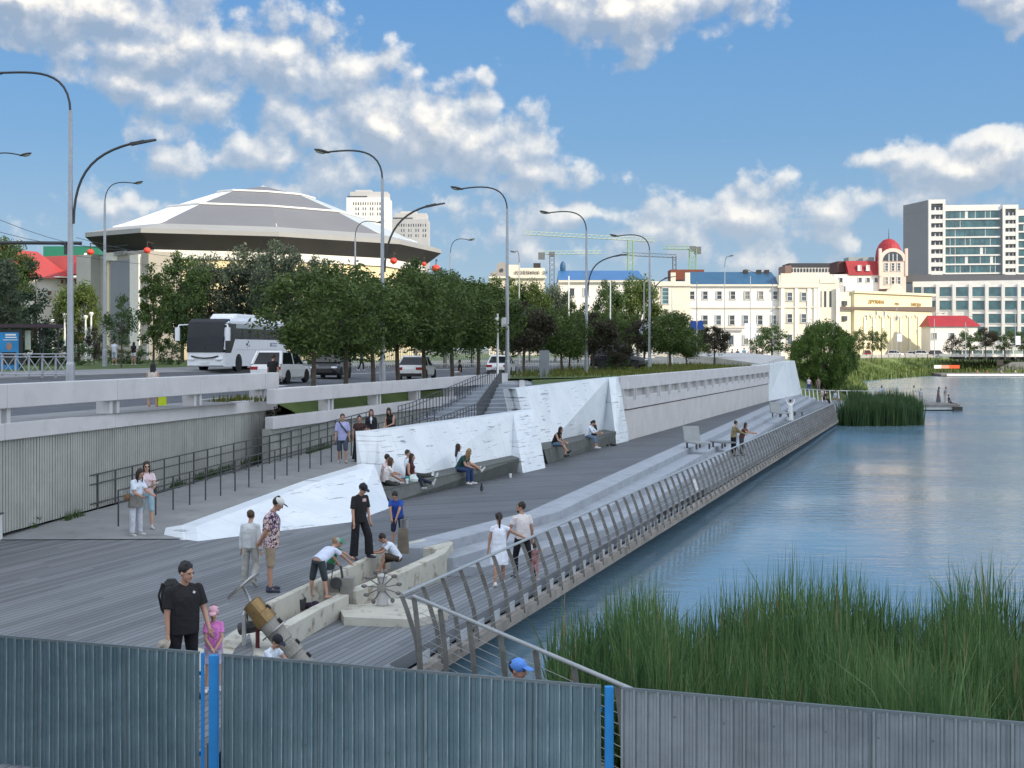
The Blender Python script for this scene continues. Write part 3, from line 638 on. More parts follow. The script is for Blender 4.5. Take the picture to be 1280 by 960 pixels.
# row of verge trees
row = [(392, 55), (432, 60), (466, 65), (497, 69), (530, 74), (565, 79), (598, 84)]
tops = [340, 336, 340, 341, 344, 348, 352]
for i, (px, Y) in enumerate(row):
    tree(px, tops[i], Y, 'row%d' % (i % 3), 'dark green tree in the verge row above the ramp wall, %s from the left' % ords[i], group='street trees in the verge row')
row2 = [(655, 90, 378, 'purple0'), (702, 95, 388, 'row1'), (742, 98, 392, 'purple0'), (772, 97, 425, 'purple0'), (712, 110, 392, 'row2'), (806, 120, 400, 'purple0'), (838, 116, 392, 'row0'), (858, 132, 410, 'row1'), (893, 138, 408, 'purple0'), (632, 100, 376, 'row2'), (676, 104, 385, 'row0'), (735, 118, 395, 'row1'), (765, 124, 398, 'row0')]
for i, (px, Y, tp, k) in enumerate(row2):
    d_ = 'purple-brown' if k[0] == 'p' else 'dark green'
    tree(px, tp, Y, k, '%s verge tree beyond the near parapet end, trunk %s from the left there' % (d_, ords[sorted(q[0] for q in row2).index(px)]), group='street trees in the verge row')
back = [(-8, 318, 100, 'silver1', 70, 'grey-green tree cut by the left edge of the photo'), (12, 300, 112, 'mid0', 66, 'tall green tree at the far left behind the bus shelter'), (44, 322, 90, 'pine0', 74, 'dark spruce in front of the red roofed house'),
        (98, 352, 120, 'fresh0', 60, 'light yellow-green tree to the right of the thick lamp post'), (152, 362, 88, 'small0', 44, 'small round dark maple beside the walking man in white'), (192, 330, 96, 'loose0', 52, 'loose dark tree with sky gaps in front of the sign of the domed hall'),
        (228, 318, 110, 'mid0', 74, 'broad dark tree left of the coach roof'), (262, 318, 114, 'silver0', 70, 'grey-green willow above the front of the coach'), (312, 306, 116, 'silver1', 74, 'silvery willow above the middle of the coach'), (348, 302, 112, 'silver0', 72, 'tallest silvery willow in front of the yellow hall wall'),
        (392, 318, 118, 'silver1', 54, 'thin pale willow right of the tallest willow'), (420, 330, 120, 'silver0', 52, 'thin olive tree with yellowish top before the hall'), (520, 325, 118, 'mid0', 60, 'dark tree below the red lanterns at the right of the hall'), (556, 338, 124, 'mid0', 66, 'green tree under the slim lamp right of the hall'), (590, 350, 128, 'fresh0', 60, 'sunlit tree right of the hall lanterns'),
        (628, 345, 165, 'fresh1', 52, 'sunlit tree below the round gable window'), (662, 350, 170, 'fresh0', 60, 'wide sunlit tree below the dark lettering on the gable building'), (694, 356, 175, 'silver0', 50, 'pale grey-green tree below the left end of the blue roof'), (722, 378, 165, 'fresh1', 48, 'low sunlit tree between two white posts below the blue roof'),
        (760, 352, 190, 'mid0', 46, 'dark pointed tree before the right end of the blue roof'), (797, 344, 195, 'fresh0', 56, 'tall sunlit conical tree right of the blue roof'), (748, 388, 160, 'fresh0', 46, 'olive tree between the dark verge trees and the blue roof wing'), (786, 392, 165, 'fresh1', 50, 'yellow-green tree low beside the white post'), (836, 388, 190, 'mid0', 50, 'green tree beneath the tall teal window'), (872, 402, 200, 'mid0', 40, 'dark green tree behind the blue street banners')]
for (px, tp, Y, k, wp, lb) in back: tree(px, tp, Y, k, lb, wpx=wp)
for i, (px, tp, Y, k, wp, lb) in enumerate([(965, 404, 190, 'round0', 44, 'round green tree beside the white street banners'), (945, 420, 185, 'bush0', 26, 'dark shrub below the white banners'), (1074, 410, 300, 'round0', 22, 'leftmost of three small trees before the yellow building'), (1090, 411, 300, 'round0', 20, 'middle of three small trees before the yellow building'), (1102, 412, 300, 'round0', 16, 'rightmost of three small trees before the yellow building'),
        (1190, 420, 318, 'bushp', 26, 'purple-brown bushy tree left of the hedge row below the grid building'), (1212, 412, 318, 'round0', 30, 'dark tree left of the street banner below the grid building'), (1232, 410, 318, 'purple0', 30, 'reddish tree in the middle of the row below the grid building'), (1256, 411, 318, 'round0', 30, 'green tree beside the blue banner below the grid building'), (1280, 411, 318, 'round0', 30, 'tree at the right edge below the grid building')]):
    tree(px, tp, Y, k, lb, base=4.2, wpx=wp)
tree(1030, 401, 158, 'willow', 'big round willow leaning over the water at the far end of the promenade', base=1.9, wpx=84)
tree(1000, 425, 168, 'round0', 'dark green tree behind the left side of the big willow', base=4.0, wpx=46)
for (px, tp, Y, k, wp, lb) in [(118, 412, 95, 'bushp', 34, 'purple-leaved bush in the park left of the walking man'), (215, 425, 100, 'bush0', 40, 'dark shrub left of the coach front'), (98, 430, 92, 'bush0', 44, 'dark shrub behind the thick lamp post'), (172, 436, 100, 'bush0', 40, 'low dark hedge shrub behind the walking man and the woman in white shorts'), (380, 425, 108, 'bush0', 50, 'shrub under the willows right of the coach'), (60, 432, 95, 'bush0', 40, 'low dark shrub behind the bus shelter'), (140, 434, 100, 'bush0', 44, 'low dark shrub behind the walking man'), (772, 445, 98, 'bush0', 40, 'dark shrub covering a parked car on the verge')]:
    tree(px, tp, Y, k, lb, wpx=wp, name='shrub')
# hanging plant and weeds at the wall
for (p, r_, n, lb) in [((-8.75, 49.0, 3.45), (.45, .3, .45), 900, 'reddish-green plant hanging from the step in the parapet'), ((-12.35, 34.2, 1.45), (.42, .35, .28), 500, 'tuft of weeds at the foot of the ribbed wall by the first rail post')]:
    mb, _ = crown_mesh(random.Random(4), p, r_, 14, n, .05, clr=.6, hollow=0); tt = thing('wild_plant', lb, 'plant', p); mb.build('foliage', LF['purple' if n > 800 else 'mid'], tt)
mb, _ = crown_mesh(random.Random(6), (0, 0, 0), (1, 1, 1), 1, 10, .01); MB_ = MB(); rr_ = random.Random(9)
for i in range(2600):
    Y = rr_.uniform(35, 58); f = (Y - 16.5) / 33.3; x = -15.95 + 7.0 * f if Y < 49.8 else XW(Y)
    if noise.noise(Vector((x, Y * .7, 0))) < -.1: continue
    h_ = rr_.uniform(.05, .28); a = rr_.uniform(0, 6.28); x += rr_.uniform(.05, .28); z = ZR(Y)
    MB_.add([(x - .012, Y, z), (x + .012, Y, z), (x + .05 * math.cos(a), Y + .05 * math.sin(a), z + h_)], [(0, 1, 2)])
o_ = MB_.build('weeds', LF['mid']); o_['kind'] = 'stuff'
# ================================================================ REEDS AND GRASS
reedm = leafmat('reed_leaves', (.035, .090, .032), (.072, .155, .050), (.15, .22, .08)); strawm = M('reed_plume', (.20, .15, .10), .9, .3, 3)
def blades(name, n, place, hf, wd, seed, mats, bend=.35, segs=4, base=0.0):
    rnd = random.Random(seed); vs = []; fs = []
    for i in range(n):
        x, y = place(rnd); h_ = hf(x, y, rnd)
        if h_ <= .1: continue
        a = rnd.uniform(0, 6.28); w_ = wd * rnd.uniform(.6, 1.3); bd = h_ * bend * rnd.random() ** 2 * (1 if rnd.random() > .15 else 2.2); tl = rnd.gauss(0, .05) * h_; tl2 = rnd.gauss(0, .05) * h_
        dx, dy = math.cos(a), math.sin(a); sx, sy = -dy * w_ / 2, dx * w_ / 2; k = len(vs); bz = base(x, y) if callable(base) else base
        for j in range(segs + 1):
            f = j / segs; q = bd * f * f * f; zz = h_ * f - .35 * q * f; wk = (1 - f ** 3) if j < segs else 0
            cx, cy = x + dx * q + tl * f, y + dy * q + tl2 * f
            if j < segs: vs += [(cx - sx * wk, cy - sy * wk, bz + zz), (cx + sx * wk, cy + sy * wk, bz + zz)]
            else: vs.append((cx, cy, bz + zz))
        for j in range(segs - 1): fs.append((k + 2 * j, k + 2 * j + 1, k + 2 * j + 3, k + 2 * j + 2))
        fs.append((k + 2 * segs - 2, k + 2 * segs - 1, k + 2 * segs))
    mb = MB(); mb.add(vs, fs); o_ = mb.build(name, mats); o_['kind'] = 'stuff'; return o_
def pl1(r):
    while True:
        Y = r.uniform(13.2, 23.6); x0 = max(.30 + (23 - Y) * .05, 1.9 + (16.2 - Y) * .57 if Y < 18.2 else .6); X = r.uniform(x0, .44 * Y + .8)
        if noise.noise(Vector((X * .55, Y * .55, 2.2))) > -.32 - (.25 if Y < 20 else 0): return X, Y
def h1(x, y, r):
    c_ = noise.noise(Vector((x * .8, y * .35, 7.0))); return max(.8, (2.0 + 1.15 * c_) * r.choice((r.uniform(.75, 1.02), r.uniform(.9, 1.2))) - (.35 if x < 1.6 else 0) - (0.25 if y > 22.6 else 0))
blades('near_reeds', 17000, pl1, h1, .024, 5, reedm, bend=.30)
def h1b(x, y, r): return h1(x, y, r) * .62
stb = blades('near_dry_stems', 260, pl1, lambda x, y, r: h1(x, y, r) * .95, .05, 77, [M('dry_stem', (.26, .20, .11), .9, .3, 3)], bend=.15, segs=3)
blades('near_broad_leaves', 2600, pl1, lambda x, y, r: h1(x, y, r) * r.uniform(.6, .9), .055, 16, leafmat('reed_broad', (.04, .09, .025), (.08, .15, .04), (.15, .21, .07)), bend=1.0, segs=5)
blades('near_sedge', 7000, pl1, h1b, .034, 6, LF['mid'], bend=.8)
def pl2(r):
    while True:
        X, Y = r.uniform(25.0, 38), r.uniform(103.5, 122)
        if X < 25.3 + (Y - 103.5) * .34: continue
        if X > 33.6 + (Y - 110) * .30 + 1.3 * noise.noise(Vector((Y * .9, 3, 1))): continue
        if Y < 104.6 + 1.6 * noise.noise(Vector((X * .6, 5, 1))): continue
        if noise.noise(Vector((X * .5, Y * .4, 9))) < -.38: continue
        return X, Y
blades('far_reeds', 9000, pl2, lambda x, y, r: r.uniform(1.5, 2.6) * (.92 + .45 * noise.noise(Vector((x * .55, y * .25, 1)))), .075, 8, leafmat('reed_far', (.024, .058, .022), (.042, .088, .030), (.07, .12, .04)), segs=3)
def bankz(x, y):
    best = 9e9; z = 0
    for i in range(len(SH) - 1):
        a = Vector(SH[i]); c_ = Vector(SH[i + 1]); p = Vector((x, y)); f = max(0, min(1, (p - a).dot(c_ - a) / (c_ - a).length_squared)); d = (p - a.lerp(c_, f)).length
        if d < best: best = d; z = d
    return min(z / 17, 1) * 4.0
def pl3(r):
    i = r.choice([1, 2, 3, 3, 4, 4, 4, 5, 5, 5, 6]); f = r.random(); e = r.random() ** 1.3
    a = Vector(SH[i]).lerp(Vector(SH[i + 1]), f); c_ = Vector(SI[i]).lerp(Vector(SI[i + 1]), f); p = a.lerp(c_, e * .9); return p.x, p.y
blades('bank_grass', 12000, pl3, lambda x, y, r: r.uniform(.3, 1.3) * (1 + noise.noise(Vector((x * .1, y * .1, 0)))), .22, 12, [leafmat('bank_leaves', (.05, .085, .02), (.10, .15, .035), (.19, .22, .08))], segs=3, base=bankz)
def pl4(r):
    Y = 80.5 + r.random() ** .8 * 62; xa = XW(Y) - 2.2; xb = 10.0 + (Y - 80.5) * .325; return r.uniform(xa, xb), Y
blades('verge_grass', 9000, pl4, lambda x, y, r: r.uniform(.12, .42) * (1.1 + noise.noise(Vector((x * .3, y * .3, 0)))), .06, 13, leafmat('verge_leaves', (.07, .085, .015), (.11, .13, .025), (.17, .17, .04)), segs=2, base=4.35)
def pl5(r):
    Y = r.uniform(47, 80); return XW(Y) - r.uniform(.35, 2.2), Y
blades('verge_grass', 5000, pl5, lambda x, y, r: r.uniform(.08, .3), .04, 14, MATS['verge_leaves'], segs=2, base=4.16)
# ================================================================ LAMP POSTS AND STREET THINGS
pole_m = M('pole_steel', (.36, .38, .41), .45, .1, 2, metal=.4); lampd = M('lamp_dark', (.045, .048, .05), .5, .1, 4)
lens = M('lamp_glass', (.28, .28, .22), .2, .1, 4)
def head(parent, p, dirx, s=1.0):
    p = Vector(p); mb = MB(); q = Matrix.Rotation(-dirx * .22, 3, 'Y')
    mb.ell(p + Vector((dirx * .30 * s, 0, .05)), (.42 * s, .17 * s, .085 * s), q, 12, 8); h_ = mb.build('lamp_head', lampd, parent)
    mb = MB(); mb.ell(p + Vector((dirx * .38 * s, 0, -.01)), (.26 * s, .13 * s, .07 * s), q, 12, 8); mb.build('lens', lens, h_)
def lamp(px, ytop, Y, label, larm=None, rarm=None, r0=.11, slim=False, zb=None, single_px=None):
    X = (px - 640) / FPX * Y; zb = ZL(X, Y) if zb is None else zb
    t_ = thing('street_lamp', label, 'street lamp', (X, Y, zb), group='street lamps along the road')
    k = Y / FPX; zt = CZ + (HY - ytop) * k
    zp = zt - 1.4 if larm else zt - .1
    mb = MB(); zs = [zb, zb + 1.2, zb + 1.3, zp]; mb.tube([(X, Y, z) for z in zs], [r0 * 1.35, r0 * 1.25, r0, r0 * .55], 12); mb.build('pole', pole_m, t_)
    if larm:
        (ex, ey) = larm; ex = (ex - 640) * k; ez = CZ + (HY - ey) * k; d = 1 if ex > X else -1
        P0 = Vector((X, Y, zp - .1)); P1 = Vector((X, Y, (zt + ez) / 2 + .25)); P2 = Vector((ex - d * abs(ex - X) * .45, Y, zt + .05)); P3 = Vector((ex, Y, ez)); pts = []
        for i in range(13):
            f = i / 12; pts.append(P0 * (1 - f) ** 3 + P1 * 3 * f * (1 - f) ** 2 + P2 * 3 * f * f * (1 - f) + P3 * f ** 3)
        mb = MB(); mb.tube(pts, .045 if not slim else .035, 8); mb.build('arm', lampd, t_); head(t_, P3, d, 1.0 if not slim else .85)
    if rarm:
        (jx, jy), (ex, ey) = rarm; jz = CZ + (HY - jy) * k; ex = (ex - 640) * k; ez = CZ + (HY - ey) * k; d = 1 if ex > X else -1
        P0 = Vector((X + d * .12, Y, jz - 1.2)); P1 = Vector((X + d * .14, Y, jz + .9)); P2 = Vector((X + d * abs(ex - X) * .35, Y, ez - .35)); P3 = Vector((ex, Y, ez)); pts = []
        for i in range(13):
            f = i / 12; pts.append(P0 * (1 - f) ** 3 + P1 * 3 * f * (1 - f) ** 2 + P2 * 3 * f * f * (1 - f) + P3 * f ** 3)
        mb = MB(); mb.tube(pts, .05, 8); mb.build('arm', lampd, t_)
        q = P3 - Vector((d * .5, 0, .12)); mb = MB(); mb.hexa([(q.x, Y - .13, q.z - .06), (q.x + d * .95, Y - .10, q.z + .13), (q.x + d * .95, Y + .10, q.z + .13), (q.x, Y + .13, q.z - .06)], [(q.x, Y - .13, q.z + .05), (q.x + d * .95, Y - .08, q.z + .19), (q.x + d * .95, Y + .08, q.z + .19), (q.x, Y + .13, q.z + .05)]); mb.build('lamp_head', lampd, t_)
    return t_
lamp(88, 92, 50, 'nearest tall street lamp with two arms, at the left before the bus shelter', (0, 91), ((90, 240), (180, 176)), .13)
lamp(478, 188, 66, 'tall two-armed street lamp standing in the dark trees in front of the hall roof', (410, 190), ((482, 310), (545, 255)), .13)
lamp(634, 233, 82, 'tall single-armed street lamp rising at the end of the near parapet', (577, 236), None, .13)
lamp(733, 264, 97, 'tall two-armed street lamp in front of the bright blue roof', (686, 266), ((735, 345), (778, 318)), .13)
lamp(812, 293, 116, 'two-armed street lamp in front of the building with the teal window', (772, 295), ((814, 372), (838, 346)), .13)
lamp(131, 228, 90, 'slim grey lamp with one short arm beside the walking man in white', (168, 229), None, .14, True)
lamp(444, 276, 112, 'slim lamp with one short arm before the right part of the hall roof', (472, 278), None, .12, True)
lamp(563, 298, 128, 'slim lamp with one short arm right of the hall', (586, 300), None, .12, True)
lamp(649, 313, 150, 'slim short-armed lamp beside the dark lettering on the gable building', (644, 315), None, .10, True)
lamp(-22, 190, 72, 'lamp whose head alone reaches in at the left edge of the photo', (26, 194), None, .12, True)
lamp(906, 322, 185, 'slim white-headed lamp before the long blue-roofed facade', (912, 320), None, .08, True)
lamp(966, 345, 190, 'lamp with a long curved arm before the right end of the long facade', (936, 338), None, .09, True)
lamp(1168, 391, 310, 'thin white lamp in front of the small red roof', (1178, 392), None, .10, True, zb=4.2)
lamp(1207, 395, 312, 'thin white lamp right of the small red roof', (1216, 396), None, .10, True, zb=4.2)
whitem = M('white_paint', (.78, .78, .76), .5, .06, 2)
def post(px, ytop, Y, label, r=.09, zb=None, mat=None):
    X = (px - 640) / FPX * Y; zb = ZL(X, Y) if zb is None else zb; zt = CZ + (HY - ytop) * Y / FPX
    t_ = thing('post', label, 'post', (X, Y, zb)); mb = MB(); mb.tube([(X, Y, zb), (X, Y, zt)], [r, r * .7], 8); mb.build('shaft', mat or whitem, t_); return t_, X, zt
post(711, 345, 150, 'white post below the middle of the blue roof'); post(763, 353, 152, 'white post before the dark pointed tree'); post(840, 362, 175, 'thin white post left of the teal window')
def banners(px, ytop, Y, y0, y1, wpx, col, label, split=True):
    t_, X, zt = post(px, ytop, Y, label, .07, mat=pole_m); t_.name = 'banner_post'; t_['category'] = 'banner'
    k = Y / FPX; za, zb_ = CZ + (HY - y1) * k, CZ + (HY - y0) * k
    for sgn in ((-1, 1) if split else (1,)):
        mb = MB(); mb.box((X + sgn * (wpx * k * .5 + .1), Y - .05, (za + zb_) / 2), (wpx * k, .04, zb_ - za)); mb.build('banner', col, t_)
bw = M('banner_white', (.62, .68, .82), .6, .06, 1); bb_ = M('banner_blue', (.02, .08, .34), .6, .1, 1)
banners(805, 352, 125, 402, 418, 5, bw, 'grey post carrying a pair of pale banners above the verge trees')
banners(871, 352, 165, 401, 412, 7, bb_, 'post with a pair of blue banners before the long facade')
banners(938, 345, 188, 404, 423, 6.5, bw, 'post with a pair of pale lilac banners before the long facade')
banners(1121, 375, 305, 417, 427, 6, bw, 'post with a grey banner before the yellow building', False)
banners(1269, 385, 314, 420, 431, 6, bw, 'post with a pale blue banner near the right edge', False)
# camera post by the wall end and wide grey pillar
t_, X, zt = post(622, 392, 79, 'white post with a camera box at the end of the near parapet', .075, zb=4.2); t_.name = 'camera_post'
mb = MB(); mb.box((X + .38, 79, 8.05 - .35), (.30, .25, .55)); mb.build('equipment_box', M('box_grey', (.55, .56, .55)), t_); mb = MB(); mb.ell((X - .06, 78.9, 7.85), .13); mb.build('camera_dome', whitem, t_)
t_ = thing('pillar', 'broad grey concrete pillar in the verge behind the curly-haired woman', 'pillar', (2.05, 84, 4.3)); mb = MB(); mb.box((2.05, 84, 4.3), (.62, .62, 3.4)); mb.build('shaft', M('pillar_grey', (.22, .24, .27), .8, .12, 1.5), t_)
# --- overhead wires and gantry at the left
t_ = thing('overhead_wire', 'pair of sagging trolley wires crossing the sky at the left edge', 'wire', (-30, 70, 12))
for (a, c_) in (((-30, 262, 60), (160, 312, 90)), ((-30, 281, 60), (160, 306, 90)), ((95, 320, 88), (470, 344, 120)), ((95, 297, 70), (300, 322, 110))):
    A_, C_ = AT(*a), AT(*c_); mb = MB(); mb.tube([A_.lerp(C_, f / 8) - Vector((0, 0, .5 * 4 * (f / 8) * (1 - f / 8))) for f in range(9)], .014, 5); mb.build('wire', lampd, t_)
t_ = thing('gantry_arm', 'dark horizontal gantry arm reaching in from the left above the shelter', 'gantry', AT(0, 303, 75)); mb = MB(); mb.tube([AT(-60, 303, 75), AT(102, 304, 75)], .10, 8); mb.build('arm', lampd, t_); mb = MB(); mb.tube([AT(82, 304, 75), AT(82, 318, 75)], .10, 8); mb.build('hanger', lampd, t_); mb = MB(); mb.tube([AT(-60, 303, 75), Vector((AT(-60, 303, 75).x, 75, 4.4))], .15, 8); mb.build('mast', lampd, t_)
# --- bus shelter with poster
t_ = thing('bus_shelter', 'bus shelter with a dark flat roof and a lit blue poster at the left edge', 'bus shelter', AT(20, 474, 78)); Y = 78; k = Y / FPX
def bx(mb, x0, x1, y0, y1, Yc, th): mb.box((((x0 + x1) / 2 - 640) * k, Yc, CZ + (HY - (y0 + y1) / 2) * k), ((x1 - x0) * k, th, (y1 - y0) * k))
mb = MB(); bx(mb, -60, 66, 405, 409.5, 78.8, 2.2); mb.build('shelter_roof', M('shelter_dark', (.05, .03, .04), .6), t_)
mb = MB(); bx(mb, -2, 28, 412, 472, 78, .25); mb.build('poster_case', M('case_black', (.02, .022, .028), .4), t_)
mb = MB(); bx(mb, .5, 24.5, 415.5, 468, 77.86, .02); ps = mb.build('poster', M('poster_blue', (.02, .22, .50), .4, .5, .35), t_)
mb = MB(); bx(mb, 8, 21, 417.5, 419.5, 77.84, .01); bx(mb, 8, 22, 421, 422.5, 77.84, .01); bx(mb, 5, 23, 424.5, 425.3, 77.84, .01); mb.build('lettering', whitem, ps)
mb = MB(); mb.ell((((12.5) - 640) * k, 77.85, CZ + (HY - 433) * k), (.17, .012, .24)); mb.build('portrait_face', M('poster_skin', (.35, .2, .15)), ps)
mb = MB(); c0 = (12.5 - 640) * k; z0 = CZ + (HY - 440) * k; mb.prism([(c0 - .42, 77.835), (c0 + .42, 77.835), (c0 + .42, 77.85), (c0 - .42, 77.85)], z0 - .75, z0); mb.build('portrait_coat', M('poster_coat', (.02, .03, .035)), ps)
mb = MB(); bx(mb, 29, 36, 413, 437, 78.3, .06); mb.build('timetable', M('sheet_pale', (.45, .5, .42)), t_)
for x_ in (41, 45, 64, -30): mb = MB(); bx(mb, x_ - .8, x_ + .8, 409, 474, 79.2, .1); mb.build('shelter_post', lampd, t_)
# --- grey road barrier
t_ = thing('road_barrier', 'grey steel barrier with crossed bars in front of the bus shelter', 'fence', (-23, 66, 4.5)); xa, xb = -27.5, -22.2; zb = 4.62; n = 8; L = (xb - xa) / n
for i in range(n + 1): mb = MB(); mb.box((xa + L * i, 66 + .02 * i, zb + .6), (.09, .06, 1.22)); mb.build('barrier_post', pole_m, t_)
for i in range(n):
    mb = MB(); x0, x1 = xa + L * i + .06, xa + L * (i + 1) - .06; mb.tube([(x0, 66, zb + 1.0), (x1, 66, zb + .22)], .022, 5); mb.tube([(x0, 66, zb + .22), (x1, 66, zb + 1.0)], .022, 5); mb.build('crossed_bars', pole_m, t_)
for z in (.2, 1.05, 1.2): mb = MB(); mb.tube([(xa, 66, zb + z), (xb, 66, zb + z)], .03, 6); mb.build('barrier_rail', pole_m, t_)
# --- pale picket fence across the road
t_ = thing('picket_fence', 'long pale metal fence of thin uprights across the road', 'fence', (-10, 112, 4.5)); A_, C_ = Vector((-14.5, 106)), Vector((31, 180)); n = 90
for i in range(n): 
    p = A_.lerp(C_, i / n); q = A_.lerp(C_, (i + 1) / n); zz = ZL(p.x, p.y) + .1; mb = MB()
    for j in range(3):
        e = p.lerp(q, j / 3); mb.box((e.x, e.y, zz + .8), (.05, .05, 1.6 if j else 1.75))
    mb.wallseg(p, q, zz + .2, zz + .26, zz + .2, zz + .26, .03); mb.wallseg(p, q, zz + 1.45, zz + 1.5, zz + 1.45, zz + 1.5, .03); mb.build('picket_panel', M('fence_pale', (.50, .52, .46), .6, .1, 1), t_)
# park globes / short white lamp posts
for i, (px, y0, y1) in enumerate([(16, 388, 428), (26, 388, 428), (45, 388, 424), (66, 400, 430), (81, 392, 422), (107, 395, 424), (114, 391, 418), (172, 396, 440), (185, 395, 440)]):
    X = (px - 640) / FPX * 118; zb = ZL(X, 118) + .1; zt = CZ + (HY - y0) * 118 / FPX
    t_ = thing('park_lamp', 'short white park lamp in the lawn, %s from the left' % ords[i], 'park lamp', (X, 118, zb), group='short white park lamps'); mb = MB(); mb.tube([(X, 118, zb), (X, 118, zt - .3)], [.12, .07], 8); mb.build('post', whitem, t_); mb = MB(); mb.lathe([(.08, -.35), (.2, -.1), (.22, 0), (.05, .08)], (X, 118, zt), 10); mb.build('lamp_head', whitem, t_)

# ================================================================ VEHICLES
glass = M('car_glass', (.010, .013, .016), .10, .1, 2, spec=.45); tyre = M('tyre', (.018, .018, .018), .85); rim = M('rim', (.42, .42, .43), .35, .1, 5, metal=.7); red = M('tail_red', (.30, .012, .012), .25); headl = M('headlight', (.7, .72, .75), .12); blackp = M('black_plastic', (.02, .02, .022), .6); platem = M('plate', (.7, .7, .68))
def wheel(parent, x, y, r, wd=.22):
    mb = MB(); mb.lathe([(r * .62, -wd / 2), (r * .95, -wd / 2), (r, -wd / 3), (r, wd / 3), (r * .95, wd / 2), (r * .62, wd / 2)], (x, y, r), 20, axis=(1, 0, 0)); w_ = mb.build('wheel', tyre, parent, world=False)
    mb = MB(); mb.lathe([(r * .64, -wd * .42), (r * .3, -wd * .46), (r * .12, -wd * .5), (r * .12, wd * .5), (r * .3, wd * .46), (r * .64, wd * .42)], (x, y, r), 12, axis=(1, 0, 0)); mb.build('rim', rim, w_, world=False)
def car(name, label, loc, th, paint, kind='sedan', cat='car', L=4.5, W=1.78):
    t_ = thing(name, label, cat, loc, th); H = {'sedan': 1.46, 'suv': 1.68, 'van': 1.9}[kind]; hb = H * .60; w = W / 2
    st = [(-L / 2, .80, .42, hb * .62), (-L / 2 + .12, .93, .24, hb * .74), (-L / 2 + .6, 1.0, .2, hb * .86), (-L * .22, 1.0, .2, hb * .98), (0, 1.0, .2, hb), (L * .28, 1.0, .2, hb * 1.02), (L / 2 - .35, .98, .22, hb * (1.04 if kind == 'sedan' else 1.03)), (L / 2 - .08, .94, .26, hb * .97), (L / 2, .86, .42, hb * .75)]
    rings = []
    for (y, k, z0, z1) in st:
        ww = w * k; rings.append([(-ww * .9, y, z0), (-ww, y, z0 + .12), (-ww, y, z0 + (z1 - z0) * .65), (-ww * .95, y, z1 - .05), (-ww * .8, y, z1), (ww * .8, y, z1), (ww * .95, y, z1 - .05), (ww, y, z0 + (z1 - z0) * .65), (ww, y, z0 + .12), (ww * .9, y, z0)])
    mb = MB(); mb.loft(rings); b_ = mb.build('body', paint, t_, world=False, smooth=False); bv = b_.modifiers.new('b', 'BEVEL'); bv.width = .04; bv.segments = 2; bv.limit_method = 'ANGLE'
    y1, y2, y3, y4 = (-L * .24, -L * .07, L * .20, L * .40) if kind == 'sedan' else (-L * .26, -L * .11, L * .36, L * .46)
    def gr(z0, z1, e, ytop=True):
        f0, f1 = (z0 - hb) / (H - hb), (z1 - hb) / (H - hb); r = []
        for f, z in ((f0, z0), (f1, z1)):
            wx = w * (.88 - .17 * f) + e; ya = y1 + (y2 - y1) * f; yb = y4 + (y3 - y4) * f; r.append([(-wx, ya - e, z), (wx, ya - e, z), (wx, yb + e, z), (-wx, yb + e, z)])
        return r
    mb = MB(); r = gr(hb - .02, H - .05, 0); mb.hexa(r[0], r[1]); mb.build('windows', glass, t_, world=False)
    mb = MB(); r = gr(H - .07, H, .012); mb.hexa(r[0], [(p[0] * .93, p[1] * .95, H + .02) for p in r[1]]); mb.build('roof', paint, t_, world=False)
    for sx in (-1, 1):
        for (ya, yb, rr) in ((y1, y2, .035), (L * .06, L * .06, .03), (y4, y3, .06 if kind == 'sedan' else .09)):
            mb = MB(); mb.tube([(sx * w * .885, ya, hb - .02), (sx * w * .715, yb, H - .02)], rr, 6); mb.build('pillar', paint, t_, world=False)
        mb = MB(); mb.ell((sx * (w + .08), y1 + .25, hb + .05), (.12, .07, .08), None, 8, 6); mb.build('mirror', paint, t_, world=False)
        mb = MB(); mb.box((sx * w * .70, L / 2 - .03, hb * .80), (w * .46, .10, .16)); mb.build('tail_light', red, t_, world=False)
        mb = MB(); mb.ell((sx * w * .68, -L / 2 + .10, hb * .66), (w * .24, .10, .075), None, 8, 6); mb.build('headlight', headl, t_, world=False)
        for yy in (-L * .30, L * .29): wheel(t_, sx * (w - .10), yy, .33 if kind != 'suv' else .37)
    mb = MB(); mb.box((0, L / 2 + .005, hb * .55), (.5, .02, .12)); mb.build('number_plate', platem, t_, world=False)
    mb = MB(); mb.box((0, -L / 2 + .0, hb * .45), (W * .6, .04, .16)); mb.build('grille', blackp, t_, world=False)
    mb = MB(); mb.box((0, L / 2 - .02, .33), (W * .86, .12, .16)); mb.build('bumper', blackp, t_, world=False)
    return t_
wp = M('car_white', (.72, .73, .74), .25, .03, 1, spec=.6); bp = M('car_black', (.012, .013, .016), .15, .1, 1, spec=.7); sp = M('car_silver', (.38, .39, .41), .3, .05, 1, metal=.4); rp_ = M('car_darkred', (.16, .02, .02), .25)
def carat(px, Y, **k):
    X = (px - 640) / FPX * Y; return (X, Y, k.get('z', ZL(X, Y)))
car('parked_car', 'white high-roofed hatchback beside the parapet, behind the man in black', carat(352, 70), R(168), wp, 'suv')
car('parked_car', 'black car under the trees to the right of the white hatchback', carat(414, 80), R(-4), bp, 'suv')
car('parked_car', 'white sedan seen from behind between the dark tree trunks', carat(521, 82), R(172), wp, 'sedan')
car('parked_car', 'second white sedan, partly behind the white camera post', carat(627, 98), R(173), wp, 'sedan')
car('parked_car', 'dark van hidden by the shrub on the verge', (carat(774, 106)[0], 106, 4.5), R(80), bp, 'van')
